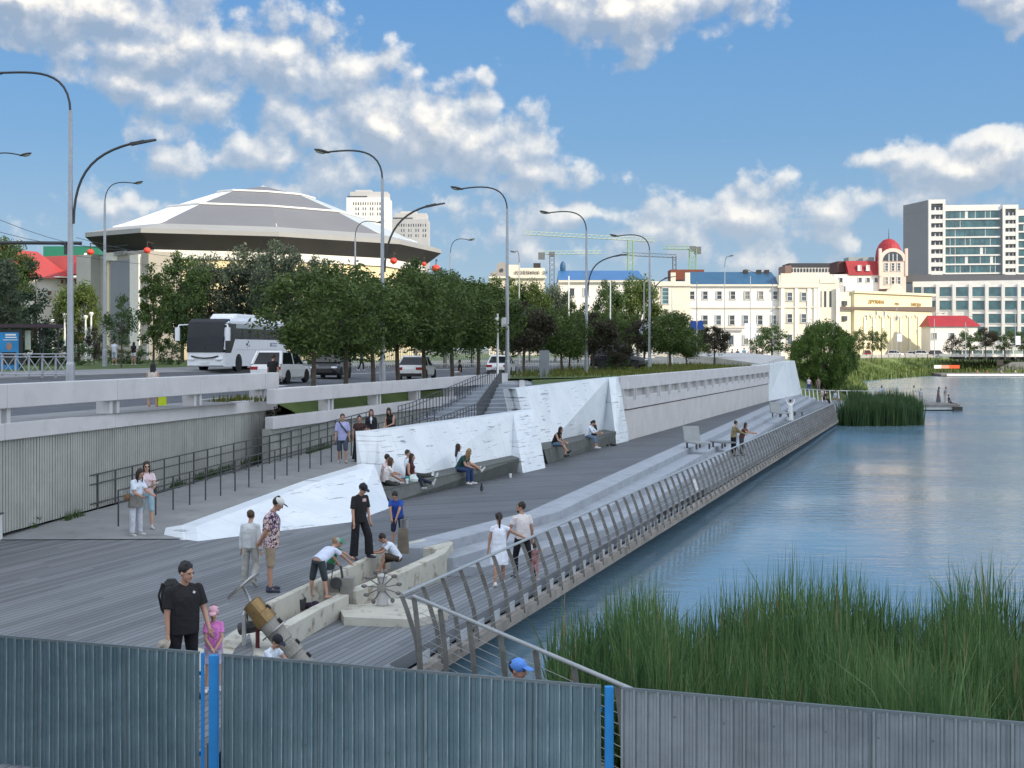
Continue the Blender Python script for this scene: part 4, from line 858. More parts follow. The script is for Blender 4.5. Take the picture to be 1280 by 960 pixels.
for i, (px, pt, kd, lb, th) in enumerate([(1083, rp_, 'suv', 'dark car with a red rear on the lake road, leftmost there', 175), (1118, sp, 'suv', 'silver car on the lake road under the grey banner', 95), (1140, sp, 'sedan', 'silver sedan in the middle of the lake road', 95), (1152, sp, 'suv', 'grey estate car just right of the silver sedan on the lake road', 95), (1171, bp, 'suv', 'black car at the right end of the line on the lake road', 120)]):
    car('parked_car', lb, ((px - 640) / FPX * 343, 343, 4.35), R(th), pt, kd)
car('parked_car', 'white car far away beyond the verge trees, near the plaza', carat(878, 200), R(100), wp, 'sedan')
# --- coach
bl, bw_, bh = 12.0, 2.55, 3.55; al = R(9.4); fx, fy = (256 - 640) / FPX * 84.5, 84.5; cx, cy = fx + 6 * math.sin(al), fy + 6 * math.cos(al); zz = 4.62
t_ = thing('coach', 'white tour coach with a dark wraparound windscreen parked across the road', 'coach', (cx, cy, zz), -al)
cw = M('coach_white', (.74, .76, .79), .28, .03, .8, spec=.5); h_ = bl / 2; w = bw_ / 2
def cs(y, k, z0, z1, rr=.18): ww = w * k; return [(-ww, y, z0), (-ww, y, z1 - rr), (-ww + rr * .8, y, z1), (ww - rr * .8, y, z1), (ww, y, z1 - rr), (ww, y, z0)]
mb = MB(); mb.loft([cs(-h_ + .02, .93, .42, 1.3), cs(-h_ + .10, .96, .36, 2.2), cs(-h_ + .35, 1, .34, 3.2), cs(-h_ + .9, 1, .34, 3.42), cs(-2, 1, .34, bh - .05), cs(h_ - .5, 1, .34, bh - .05), cs(h_, .97, .45, 3.3)]); b_ = mb.build('body', cw, t_, world=False)
mb = MB(); mb.loft([cs(-3.2, .62, bh - .1, bh + .02, .05), cs(-2.6, .7, bh - .1, bh + .26, .1), cs(2.0, .7, bh - .1, bh + .26, .1), cs(3.0, .6, bh - .1, bh + .0, .05)]); mb.build('air_conditioner', cw, t_, world=False)
gd = M('coach_glass', (.010, .013, .018), .16, .15, .8, spec=.35)
mb = MB(); mb.loft([[(-w * .95, -h_ - .02, 1.25), (w * .95, -h_ - .02, 1.25), (w * 1.004, -h_ + .34, 1.25), (-w * 1.004, -h_ + .34, 1.25)], [(-w * .97, -h_ + .06, 2.2), (w * .97, -h_ + .06, 2.2), (w * 1.006, -h_ + .6, 2.2), (-w * 1.006, -h_ + .6, 2.2)], [(-w * .95, -h_ + .30, 3.22), (w * .95, -h_ + .30, 3.22), (w * 1.004, -h_ + 1.1, 3.22), (-w * 1.004, -h_ + 1.1, 3.22)], [(-w * .85, -h_ + .62, 3.42), (w * .85, -h_ + .62, 3.42), (w * .95, -h_ + 1.2, 3.42), (-w * .95, -h_ + 1.2, 3.42)]]); ws = mb.build('windscreen', gd, t_, world=False)
mb = MB(); mb.tube([(.0, -h_ - .04, 1.4), (.0, -h_ + .28, 3.1)], .015, 5); mb.build('wiper', blackp, ws, world=False)
for sx in (-1, 1):
    pts = [(-h_ + .3, 1.22), (-h_ + 1.25, 1.22), (-h_ + 1.95, 2.12), (h_ - .35, 2.12), (h_ - .35, 3.12), (-h_ + .3, 3.12)]
    vs = [(sx * (w + .012), p[0], p[1]) for p in pts] + [(sx * (w - .06), p[0], p[1]) for p in pts]; mb = MB(); n = len(pts)
    mb.add(vs, [tuple(range(n)) if sx > 0 else tuple(range(n))[::-1], tuple(range(n, 2 * n))] + [(i, (i + 1) % n, n + (i + 1) % n, n + i) for i in range(n)]); sg = mb.build('side_windows', gd, t_, world=False)
    for i in range(6): mb = MB(); mb.box((sx * (w + .016), -h_ + 3.2 + i * 1.45, 2.62), (.012, .045, .98)); mb.build('window_bar', blackp, sg, world=False)
    mb = MB(); mb.box((sx * (w + .017), .8, 2.98), (.012, 9.4, .30)); mb.build('curtain', M('coach_curtain', (.34, .37, .38), .6), sg, world=False)
    mb = MB(); mb.tube([(sx * w * .9, -h_ + .5, 3.05), (sx * (w + .35), -h_ - .25, 3.0), (sx * (w + .42), -h_ - .35, 2.75)], .045, 6); mr = mb.build('mirror_arm', cw, t_, world=False)
    mb = MB(); mb.loft([[(sx * (w + .42) + a * .13, -h_ - .35 + b2 * .09, z) for a, b2 in ((-1, -1), (1, -1), (1, 1), (-1, 1))] for z in (2.0, 2.15, 2.75, 2.85)]); mb.build('mirror', cw, mr, world=False)
    for yy in (-h_ + 2.6, h_ - 3.4, h_ - 2.2): wheel(t_, sx * (w - .14), yy, .50, .30)
    for yy in (-h_ + 2.6, h_ - 3.4): mb = MB(); mb.lathe([(.58, 0), (.60, .02), (.01, .02)], (sx * (w - .012), yy, .56), 22, axis=(sx, 0, 0)); mb.build('wheel_arch', blackp, t_, world=False)
    mb = MB(); mb.box((sx * (w + .004), .9, 1.42), (.01, 9.6, .02)); mb.build('panel_line', M('line_grey', (.3, .33, .38)), t_, world=False)
    mb = MB(); mb.ell((sx * w * .72, -h_ - .0, .82), (.28, .08, .12), None, 10, 6); mb.build('headlight', headl, t_, world=False)
for (y, z, r_) in ((-1.9, 1.78, .15), (-1.62, 1.95, .10), (-1.5, 1.68, .09), (-1.85, 1.56, .05)): mb = MB(); mb.ell((w + .012, y, z), (.012, r_ * 1.1, r_ * .6), None, 8, 6); mb.build('swirl_emblem', blackp, t_, world=False)
for (y, z, a, c_) in ((3.5, 1.86, .5, .06), (3.5, 1.70, .5, .06), (2.75, 1.78, .14, .24), (5.2, .98, .25, .32)): mb = MB(); mb.box((w + .012, y, z), (.012, a * 2, c_)); mb.build('side_lettering', M('line_bluegrey', (.16, .24, .36)), t_, world=False)
mb = MB(); mb.tube([(-.9, -h_ - .03, 1.02), (-.5, -h_ - .06, .92), (0, -h_ - .07, .88), (.5, -h_ - .06, .92), (.9, -h_ - .03, 1.02)], .05, 6); mb.build('grille', blackp, t_, world=False)
mb = MB(); mb.box((0, -h_ + .0, .60), (.55, .04, .13)); mb.build('number_plate', platem, t_, world=False)
# ================================================================ BUILDINGS
wg = M('window_dark', (.03, .04, .05), .12, .3, .4, spec=.7); wg2 = M('window_bluegrey', (.07, .095, .12), .15, .3, .4, spec=.7); wg3 = M('window_curtain', (.20, .20, .18), .4, .2, .6); WR = random.Random(2)
wteal = M('window_teal', (.035, .10, .115), .08, .5, .35, spec=.8); wfr = M('window_frame', (.62, .62, .6), .6)
class Fac:
    """A building front along a straight line in plan, addressed by the direction of each feature on it."""
    def __init__(s, label, pa, Ya, pb, Yb, cat='building', name='building', base=4.0):
        s.A = Vector(((pa - 640) / FPX * Ya, Ya)); s.B = Vector(((pb - 640) / FPX * Yb, Yb)); s.u = (s.B - s.A).normalized(); s.n = Vector((s.u.y, -s.u.x)); s.base = base
        s.t = thing(name, label, cat, (s.A.x, s.A.y, base))
    def P(s, px, py):
        k = (px - 640) / FPX; d = s.B - s.A
        f = (k * s.A.y - s.A.x) / (d.x - k * d.y); p = s.A + d * f
        return f * d.length, CZ - (py - HY) / FPX * p.y
    def W(s, a, z, o=0): p = s.A + s.u * a + s.n * o; return (p.x, p.y, z)
    def blk(s, nm, mat, px0, px1, y0, y1, o0, o1, z0=None, parent=None, flat=True):
        a0, za = s.P(px0, y0); a1, zb = s.P(px1, y0); b0, zc = s.P(px0, y1)
        zt = za if flat else None; zl = zc if z0 is None else z0
        mb = MB(); t = [s.W(a0, za, o0), s.W(a1, za if flat else zb, o0), s.W(a1, za if flat else zb, o1), s.W(a0, za, o1)]
        b_ = [(p[0], p[1], zl) for p in t]; mb.hexa(b_, t); return mb.build(nm, mat, parent or s.t)
    def win(s, px, py, pw, ph, mat=None, frame=True, o=.05, nm='window', bars=0):
        a, z = s.P(px, py); k = (s.A.y + (s.B - s.A).y * a / (s.B - s.A).length) / FPX; w_, h_ = pw * k / abs(s.u.x) * 1.0, ph * k
        mb = MB(); 
        if frame:
            for (da, dz, ww, hh) in ((-w_ / 2, 0, .14, h_ + .2), (w_ / 2, 0, .14, h_ + .2), (0, h_ / 2, w_, .14), (0, -h_ / 2 - .05, w_ + .4, .16)):
                mb.hexa([s.W(a + da - ww / 2, z + dz - hh / 2, o - .1), s.W(a + da + ww / 2, z + dz - hh / 2, o - .1), s.W(a + da + ww / 2, z + dz - hh / 2, o + .16), s.W(a + da - ww / 2, z + dz - hh / 2, o + .16)], [s.W(a + da - ww / 2, z + dz + hh / 2, o - .1), s.W(a + da + ww / 2, z + dz + hh / 2, o - .1), s.W(a + da + ww / 2, z + dz + hh / 2, o + .16), s.W(a + da - ww / 2, z + dz + hh / 2, o + .16)])
            for j in range(bars): dz = -h_ / 2 + h_ * (j + 1) / (bars + 1); mb.hexa([s.W(a - w_ / 2, z + dz - .04, o), s.W(a + w_ / 2, z + dz - .04, o), s.W(a + w_ / 2, z + dz - .04, o + .1), s.W(a - w_ / 2, z + dz - .04, o + .1)], [s.W(a - w_ / 2, z + dz + .04, o), s.W(a + w_ / 2, z + dz + .04, o), s.W(a + w_ / 2, z + dz + .04, o + .1), s.W(a - w_ / 2, z + dz + .04, o + .1)])
            mb.mi = 1
        mb.hexa([s.W(a - w_ / 2, z - h_ / 2, -.3), s.W(a + w_ / 2, z - h_ / 2, -.3), s.W(a + w_ / 2, z - h_ / 2, o), s.W(a - w_ / 2, z - h_ / 2, o)], [s.W(a - w_ / 2, z + h_ / 2, -.3), s.W(a + w_ / 2, z + h_ / 2, -.3), s.W(a + w_ / 2, z + h_ / 2, o), s.W(a - w_ / 2, z + h_ / 2, o)])
        mm = mat or WR.choice((wg, wg, wg, wg2, wg2, wg3)); return mb.build(nm, [wfr, mm] if frame else mm, s.t)
def text(body, size, loc, rz, mat, name, parent, ext=.05, align='CENTER'):
    cu = bpy.data.curves.new(name, 'FONT'); cu.body = body; cu.size = size; cu.extrude = ext; cu.align_x = align
    o = bpy.data.objects.new(name, cu); COL.objects.link(o); bpy.context.view_layer.update()
    me = bpy.data.meshes.new_from_object(o.evaluated_get(bpy.context.evaluated_depsgraph_get())); bpy.data.objects.remove(o)
    mt = Matrix.Translation(Vector(loc)) @ Matrix.Rotation(rz, 4, 'Z') @ Matrix.Rotation(R(90), 4, 'X'); me.transform(mt)
    off = Vector((0, 0, 0)); p = parent
    while p is not None: off += Vector(p.location); p = p.parent
    me.transform(Matrix.Translation(-off)); me.materials.clear(); me.materials.append(mat); me.name = name
    o = bpy.data.objects.new(name, me); COL.objects.link(o); o.parent = parent; return o
cream = M('cream_render', (.66, .60, .50), .85, .06, .15, dirt=((.5, .46, .38), .25, .3)); whiter = M('white_render', (.68, .66, .62), .85, .05, .15); bluer = M('blue_sheet_roof', (.03, .10, .19), .42, .12, .2, metal=.2); yel = M('yellow_render', (.66, .58, .40), .85, .05, .1); goldt = M('gold_letters', (.35, .22, .06), .5); darkm = M('dark_letters', (.03, .025, .02), .5)
brightblue = M('bright_blue_roof', (.04, .13, .30), .45, .1, .2, metal=.1); corn = M('cornice', (.60, .56, .48), .85, .05, .3)
# -- long white building with blue roof
f = Fac('long white building with dark windows and a slate-blue roof behind the street banners', 858, 300, 1048, 300)
f.blk('wall', whiter, 800, 975, 357, 462, 0, -14, 3.5); f.blk('wall', cream, 973, 1021, 344, 462, .9, -14, 3.5); f.blk('wall', cream, 1020, 1048, 350, 462, .4, -14, 3.5); f.blk('wall', cream, 812, 862, 352, 462, .9, -14, 3.5)
a0, z0 = f.P(858, 357); a1, z1 = f.P(976, 357); _, zr = f.P(900, 338); mb = MB(); mb.add([f.W(a0, z0, .5), f.W(a1, z0, .5), f.W(a1 - 1, zr, -6), f.W(a0 + 1, zr, -6), f.W(a0, z0, -14), f.W(a1, z0, -14)], [(0, 1, 2, 3), (3, 2, 5, 4), (0, 3, 4), (1, 5, 2), (0, 4, 5, 1)]); mb.build('roof', bluer, f.t)
for (x0, x1, y0, y1, o) in ((858, 976, 355.5, 358, .6), (858, 976, 383.5, 385.5, .25), (858, 976, 408, 410, .25), (971, 1022, 357, 360, 1.3), (971, 1022, 383.5, 385, 1.15), (810, 863, 355, 358, 1.3)): f.blk('cornice', corn, x0, x1, y0, y1, o, -.2)
for (x0, x1, y0, oo) in ((838, 844, 341, .96), (856, 862, 341, .96), (975, 1019, 342, .96), (1024, 1044, 346, .56), (1028, 1040, 343, .52)): f.blk('parapet', cream, x0, x1, y0, 354, oo, .3)
for x_ in (977, 994.5, 1010, 1018, 1022, 1046): f.blk('pilaster', whiter, x_ - 2.2, x_ + 2.2, 360, 445, 1.12, .8)
for x_ in (848, 865, 881.5, 899, 916, 934, 951, 969): f.win(x_, 369, 6.3, 10, bars=1)
for x_ in (881.5, 898, 915, 932, 950, 967): f.win(x_, 400, 6.5, 12, bars=1)
for x_ in (880, 898, 914, 932, 950, 967): f.win(x_, 425, 6.3, 12)
for x_ in (986, 1003.5):
    f.win(x_, 371, 6.5, 10.5, o=.95, bars=1); f.win(x_, 398, 6.5, 11, o=.95, bars=1); f.win(x_, 424, 6.5, 12, o=.95)
for x_ in (1025, 1031, 1037.5): f.win(x_, 374, 2.6, 20, frame=False, o=.45)
f.win(831, 370, 8.5, 20, wteal, o=.95, bars=3)
for (x_, w_) in ((905, 22), (945, 18)): f.blk('sign_band', M('sign_grey', (.3, .3, .3)), x_, x_ + w_, 412, 414.5, .32, .1)
for x_ in (935, 952, 962): f.blk('roof_vent', darkm, x_, x_ + 5, 335.5, 341, -5, -7)
f.blk('rear_block', M('rust_brown', (.16, .05, .03), .8), 849, 893, 331.5, 345, -16, -22)
# -- left wing with bright blue roof and the gable
f = Fac('white wing with a bright blue roof between the gabled building and the teal window', 698, 262, 815, 262)
f.blk('wall', whiter, 698, 818, 352, 462, 0, -14, 3.5)
a0, z0 = f.P(698, 352); a1, z1 = f.P(808, 352); _, zr = f.P(740, 336); mb = MB(); mb.add([f.W(a0, z0, .5), f.W(a1, z0, .5), f.W(a1 - 1, zr, -6), f.W(a0 + .2, zr, -6), f.W(a0, z0, -14), f.W(a1, z0, -14)], [(0, 1, 2, 3), (3, 2, 5, 4), (0, 3, 4), (1, 5, 2), (0, 4, 5, 1)]); mb.build('roof', brightblue, f.t)
f.blk('cornice', corn, 698, 812, 350.5, 353, .7, -.2); f.win(733, 365, 6.5, 10); f.win(715, 365, 6.5, 10); f.win(795, 365, 6.5, 10)
for x_ in (733, 715, 695, 795): f.win(x_, 400, 6.5, 12)
f.blk('wall', whiter, 692, 708, 400, 440, .3, -1); mb = MB(); p = f.P(705, 336); mb.ell(f.W(p[0], p[1] + .6, -6), (.6, .5, 1.3)); mb.build('roof_vent', bluer, f.t)
f = Fac('cream building with a round gable window and dark lettering left of the blue roof', 612, 255, 698, 255)
f.blk('wall', cream, 611, 681, 345, 462, 0, -14, 3.5); f.blk('wall', cream, 633, 650, 331, 350, .1, -10); f.blk('wall', cream, 650, 681, 335, 350, .1, -10); f.blk('cornice', corn, 611, 683, 345.5, 348, .6, -.2)
gm = M('gable_grey', (.30, .28, .27), .8); a, z = f.P(627, 348); mb = MB(); pts = [(-2.4, 0), (-2.2, 1.5), (-1.0, 2.6), (-.9, 4.2), (-.5, 4.9), (0, 5.1), (.5, 4.9), (.9, 4.2), (1.0, 2.6), (1.2, 0)]
mb.add([f.W(a + p[0], z + p[1] * .62, .5) for p in pts] + [f.W(a + p[0], z + p[1] * .62, -.6) for p in pts], [tuple(range(10)), tuple(range(10, 20))[::-1]] + [(i, (i + 1) % 10, 10 + (i + 1) % 10, 10 + i) for i in range(10)]); gb = mb.build('gable', gm, f.t)
mb = MB(); mb.lathe([(.01, 0), (.36, 0), (.36, .1), (.01, .1)], f.W(a, z + 1.55, .55), 12, axis=(0, -1, 0)); mb.build('round_window', wg, gb)
a, z = f.P(664, 343); text('КОЛОННА  24', .95, f.W(a, z, .32), 0, darkm, 'lettering', f.t)
f.blk('sign_frame', darkm, 667, 676, 328, 335, -2, -2.3)
# -- yellow building
f = Fac('yellow building with golden lettering and tall arched pilasters by the lake road', 1046, 350, 1165, 376)
f.blk('wall', yel, 1068, 1165, 364, 462, 0, -20, 3.5); f.blk('wall', M('pale_yellow', (.63, .58, .44), .85, .05, .1), 1040, 1070, 364, 462, -1, -16, 3.5)
f.blk('cornice', M('brown_cornice', (.12, .09, .08)), 1044, 1167, 383.5, 386, .5, -.2, flat=False); f.blk('cornice', yel, 1066, 1167, 363, 366, .7, -.2); 
mb = MB(); a0, z0 = f.P(1108, 366); a1, _ = f.P(1131, 366); am = (a0 + a1) / 2; mb.add([f.W(a0, z0, .4), f.W(a1, z0, .4), f.W(am + 1, z0 + 2.6, .4), f.W(am - 1, z0 + 2.6, .4), f.W(a0, z0, -.5), f.W(a1, z0, -.5), f.W(am + 1, z0 + 2.6, -.5), f.W(am - 1, z0 + 2.6, -.5)], [(0, 1, 2, 3), (7, 6, 5, 4), (1, 5, 6, 2), (3, 2, 6, 7), (0, 3, 7, 4), (0, 4, 5, 1)]); mb.build('gable', yel, f.t)
rz_ = math.atan2(f.u.y, f.u.x)
for (px, py, tx, sz) in ((1095, 379.5, 'ДРУЖИНА', 1.35), (1120.5, 381.5, '1924', 1.0), (1144.5, 382.5, 'ЗАВОДА', 1.15)):
    a, z = f.P(px, py); text(tx, sz, f.W(a, z, .1), rz_, goldt, 'lettering', f.t, .06)
for i in range(7): 
    x_ = 1080 + i * 11.3; f.blk('pilaster', M('pale_yellow2', (.70, .64, .48), .8), x_ - 1.3, x_ + 1.3, 396, 445, .35, 0)
    if i < 6:
        a, z = f.P(x_ + 5.6, 397); mb = MB(); mb.tube([f.W(a + 1.0 * math.cos(q), z - .2 + .95 * math.sin(q), .2) for q in [math.pi * j / 8 for j in range(9)]], .16, 6); mb.build('arch', MATS['pale_yellow2'], f.t)
for (x_, y_, w_, h_) in ((1058, 379, 6, 6), (1058, 398, 6, 6), (1082, 397, 4, 6), (1095, 392, 2, 6), (1105, 392, 2, 6), (1120, 398, 4, 5), (1147, 414, 4, 4)): f.win(x_, y_, w_, h_, o=.05 if x_ > 1068 else -.95)
f.blk('roof_plant', M('plant_grey', (.3, .3, .31)), 1052, 1070, 354, 364, -4, -9); f.blk('roof_plant', M('plant_grey2', (.40, .42, .45)), 1072, 1103, 357, 364, -4, -9); f.blk('roof_plant', MATS['brown_cornice'], 1128, 1137, 360, 366, -3, -8)
# -- church-like building with red dome
f = Fac('pink-white tower with a red dome and arched window, with a red mansard wing', 1062, 392, 1134, 392)
pinkw = M('pink_render', (.62, .50, .44), .85, .05, .2); redr = M('red_roof', (.28, .018, .024), .5, .12, .3)
f.blk('wall', whiter, 1042, 1098, 343, 470, 0, -14, 3.5); f.blk('tower', pinkw, 1098, 1131, 326, 470, 1.2, -9, 3.5)
a0, z0 = f.P(1061, 344); a1, _ = f.P(1098, 344); _, zr = f.P(1070, 326); mb = MB(); mb.hexa([f.W(a0, z0, .4), f.W(a1, z0, .4), f.W(a1, z0, -13), f.W(a0, z0, -13)], [f.W(a0 - .8, zr, -.8), f.W(a1, zr, -.8), f.W(a1, zr, -10), f.W(a0 - .8, zr, -10)]); mb.build('mansard_roof', redr, f.t)
f.blk('roof', M('dark_maroon', (.06, .02, .02)), 1049, 1061, 326, 340, -2, -12); f.blk('roof_edge', M('grey_green', (.25, .3, .3)), 1064, 1096, 320.5, 326, -3, -9)
for x_ in (1074, 1084.5): f.win(x_, 335, 4, 6.5, MATS['window_frame'], o=.3)
for x_ in (1051, 1075, 1085, 1095): f.win(x_, 350, 4.5, 6)
c_, z = f.P(1114.5, 318); prof = []
mb = MB(); ctr = f.W(c_, z - .2, -3.0); mb.lathe([(3.9, -1.4), (3.9, 0), (3.6, 1.8), (2.85, 3.4), (1.6, 4.7), (.1, 5.2)], ctr, 20); mb.build('dome', redr, f.t, smooth=False)
mb = MB(); mb.tube([(ctr[0], ctr[1], z + 4.8), (ctr[0], ctr[1], z + 8.0)], [.12, .04], 6); mb.build('spire', darkm, f.t)
a, za = f.P(1114.5, 327); mb = MB(); q = [math.pi * j / 14 for j in range(15)]; mb.add([f.W(a + 4.1 * math.cos(x), za + 3.9 * math.sin(x), 1.4) for x in q] + [f.W(a + 4.1 * math.cos(x), za + 3.9 * math.sin(x), .2) for x in q], [tuple(range(15)), tuple(range(15, 30))[::-1]] + [(i, (i + 1) % 15, 15 + (i + 1) % 15, 15 + i) for i in range(15)]); mb.build('arch_gable', pinkw, f.t)
mb = MB(); mb.add([f.W(a + 3.0 * math.cos(x), za + .1 + 2.75 * math.sin(x), 1.46) for x in q] + [f.W(a + 3.0 * math.cos(x), za + .1 + 2.75 * math.sin(x), 1.3) for x in q], [tuple(range(15)), tuple(range(15, 30))[::-1]]); aw = mb.build('arched_window', wg, f.t)
for dx in (-1.2, 1.2, 0): mb = MB(); mb.hexa([f.W(a + dx - .1, za, 1.47), f.W(a + dx + .1, za, 1.47), f.W(a + dx + .1, za, 1.52), f.W(a + dx - .1, za, 1.52)], [f.W(a + dx - .1, za + 2.2, 1.47), f.W(a + dx + .1, za + 2.2, 1.47), f.W(a + dx + .1, za + 2.2, 1.52), f.W(a + dx - .1, za + 2.2, 1.52)]); mb.build('glazing_bar', wfr, aw)
for x_ in (1106.5, 1114.5, 1122): f.win(x_, 334, 4, 10, o=1.3, bars=2); f.win(x_, 351, 4, 9, o=1.3, bars=1)
for x_ in (1099, 1131.5): f.blk('turret', pinkw, x_ - 1.6, x_ + 1.6, 311, 345, 1.5, .3)
f = Fac('distant flat building with a black and white striped attic behind the long white one', 981, 420, 1050, 420)
f.blk('wall', M('brown_wall', (.20, .13, .11)), 981, 989, 332, 470, .5, -10, 3.5); f.blk('wall', whiter, 988, 1050, 334, 470, 0, -10, 3.5); f.blk('attic', M('attic_dark', (.04, .045, .055)), 986, 1050, 329, 334, .3, -10)
for i in range(16): f.blk('attic_tooth', MATS['attic_dark'], 989 + i * 3.9, 991 + i * 3.9, 335.5, 340, .2, -.5)
# -- tower block
tg = M('tower_grey', (.20, .21, .22), .8, .05, .1); tw = M('tower_white', (.66, .65, .62), .8, .04, .1)
f = Fac('tall modern block with teal glass floors and two white balcony stacks', 1158, 430, 1300, 425)
def blkz(nm, mat, a0, a1, z0, z1, o0, o1, par=None): mb = MB(); mb.hexa([f.W(a0, z0, o0), f.W(a1, z0, o0), f.W(a1, z0, o1), f.W(a0, z0, o1)], [f.W(a0, z1, o0), f.W(a1, z1, o0), f.W(a1, z1, o1), f.W(a0, z1, o1)]); return mb.build(nm, mat, par or f.t)
a0, zt = f.P(1160, 250); a1, zt2 = f.P(1180.5, 250); mb = MB(); sb = (1129 - 640) / FPX
pA = Vector(f.W(a0, 4, 0)); Yk = 446; pB = Vector((sb * Yk, Yk, 4)); pC = pB + Vector((f.B.x - f.A.x, 14, 0)); pD = Vector(f.W(f.P(1300, 300)[0], 4, 0))
mb.prism([tuple(pA)[:2], tuple(pD)[:2], tuple(pC)[:2], tuple(pB)[:2]], 3.5, zt - 3.2); mb.build('wall', tg, f.t)
mb = MB(); e = Vector((f.u.x, f.u.y)) * (a1 - a0); mb.prism([tuple(pA)[:2], (pA.x + e.x, pA.y + e.y), (pB.x + e.x, pB.y + e.y), tuple(pB)[:2]], zt - 3.3, zt); mb.build('stair_head', tg, f.t)
for (xa, xb, yt, n) in ((1160, 1181, 250, 9), (1252.5, 1272, 256.5, 8)):
    a0, zt = f.P(xa, yt); a1, _ = f.P(xb, yt); st = (zt - f.P(xa, 343)[1]) / 8.6
    for x0, x1 in ((a0, a0 + .8), (a1 - .8, a1)): blkz('balcony_frame', tw, x0, x1, f.P(xa, 343)[1], zt, 1.2, -.2)
    blkz('parapet', tw, a0 + .8, a1 - .8, zt - 1.3, zt, 1.2, -.2)
    for k in range(8):
        z1 = zt - 3.0 - k * st; blkz('balcony', tw, a0 + .8, a1 - .8, z1 - 1.25 - .6, z1 - .5, 1.15, -.1)
        w_ = blkz('window', wg, a0 + .8, a1 - .8, z1 - .5, z1 + st - 1.9, .05, -.3)
        for q in (.3, .62): blkz('mullion', wfr, a0 + .8 + (a1 - a0) * q * .8, a0 + 1.2 + (a1 - a0) * q * .8, z1 - .4, z1 + .6, .12, .0, w_)
for (xa, xb, yt) in ((1181, 1250, 264), (1272, 1300, 270)):
    a0, zt = f.P(xa, yt); a1, _ = f.P(xb, yt); st = (zt - f.P(xa, 343)[1]) / 7
    blkz('parapet', tw, a0, a1, zt, zt + 1.9, .5, -.3)
    rn = random.Random(int(xa))
    for k in range(7):
        z1 = zt - k * st; g_ = blkz('glass_band', wteal, a0, a1, z1 - st + .55, z1, .12, -.2); blkz('slab_edge', tw, a0, a1, z1 - st, z1 - st + .5, .55, -.2)
        n = int((a1 - a0) / 1.5)
        for j in range(n):
            if rn.random() < .8: x0 = a0 + (a1 - a0) * j / n; blkz('mullion' if rn.random() < .7 else 'blind', MATS['window_frame'] if rn.random() < .4 else wteal, x0, x0 + (.14 if rn.random() < .8 else .9), z1 - st + .55, z1 - .02, .2, .1, g_)
for (x0, x1, y0) in ((1212, 1250, 259.5), (1224, 1228, 254), (1233, 1238, 255), (1200, 1206, 260)): a0, z0 = f.P(x0, y0); a1, _ = f.P(x1, y0); blkz('roof_plant', tg, a0, a1, f.P(x0, 264)[1], z0, -4, -8)
# podium with window grid
f = Fac('low white office building with a grid of large windows below the tall block', 1140, 395, 1300, 385)
f.blk('roof_wall', M('tower_dark', (.10, .105, .115)), 1128, 1300, 342, 352, -6, -12, flat=False); f.blk('wall', tw, 1141, 1300, 352, 465, 0, -14, 3.5)
for r_, (yc, xs) in enumerate(((364.5, (1147, 1162, 1182, 1202.5, 1223, 1243.5, 1263.5, 1284)), (381.5, (1162, 1182, 1202.5, 1223, 1243.5, 1263.5, 1284)), (398, (1223, 1243.5, 1263.5, 1284)), (414, (1223, 1243.5, 1263.5, 1284)))):
    for x_ in xs: f.win(x_, yc, 14.5 if x_ > 1150 else 9, 12, wteal, o=-.12 + .2, bars=0)
for x_ in (1172, 1192.5, 1213, 1233.5, 1254, 1274): f.blk('pilaster', tw, x_ - 2, x_ + 2, 355, 430, .5, 0)
f = Fac('small white house with a bright red hipped roof below the office grid', 1163, 356, 1226, 356)
f.blk('wall', whiter, 1163, 1222, 408, 448, 0, -8, 3.5); a0, z0 = f.P(1161, 408); a1, _ = f.P(1226, 408); _, zr = f.P(1170, 394); mb = MB(); mb.add([f.W(a0, z0, .6), f.W(a1, z0, .6), f.W(a1 - 2.5, zr, -4), f.W(a0 + .8, zr, -4), f.W(a0, z0, -9), f.W(a1, z0, -9)], [(0, 1, 2, 3), (3, 2, 5, 4), (1, 5, 2), (0, 3, 4), (0, 4, 5, 1)]); mb.build('roof', redr, f.t)
for x_ in (1168, 1190, 1206): f.win(x_, 420, 6, 8)
# -- far high-rises
for (lb, xa, xb, yt, yb, Yd) in (('white high-rise with rows of small windows behind the hall roof', 433, 486, 247, 330, 600), ('grey-white high-rise, lower and further right behind the hall roof', 490, 535, 274, 330, 640)):
    f = Fac(lb, xa, Yd, xb, Yd, base=4)
    wm = whiter if xa == 433 else M('grey_render', (.36, .37, .38), .85, .08, .1)
    f.blk('wall', wm, xa, xb, yt, 470, 0, -16, 3.5); f.blk('roof_storey', M('grey_render2', (.42, .42, .42), .8), xa + 4, xb - 2, yt - 8, yt, -2, -14); f.blk('roof_plant', M('grey_render2', (.42, .42, .42), .8), xa + 10, xa + 30, yt - 11, yt - 8, -4, -12)
    f.blk('window_band', wg, xa + 1, xa + 26, yt - 2, yt - .6, .1, -1)
    for r_, yc in enumerate((yt + 7.5, yt + 14, yt + 20.5)):
        for j in range(12):
            if r_ == 0 or (j * 7 + r_ * 3) % 3 != 0: f.win(xa + 9 + j * 3, yc, 1.3, 3.6, frame=False)
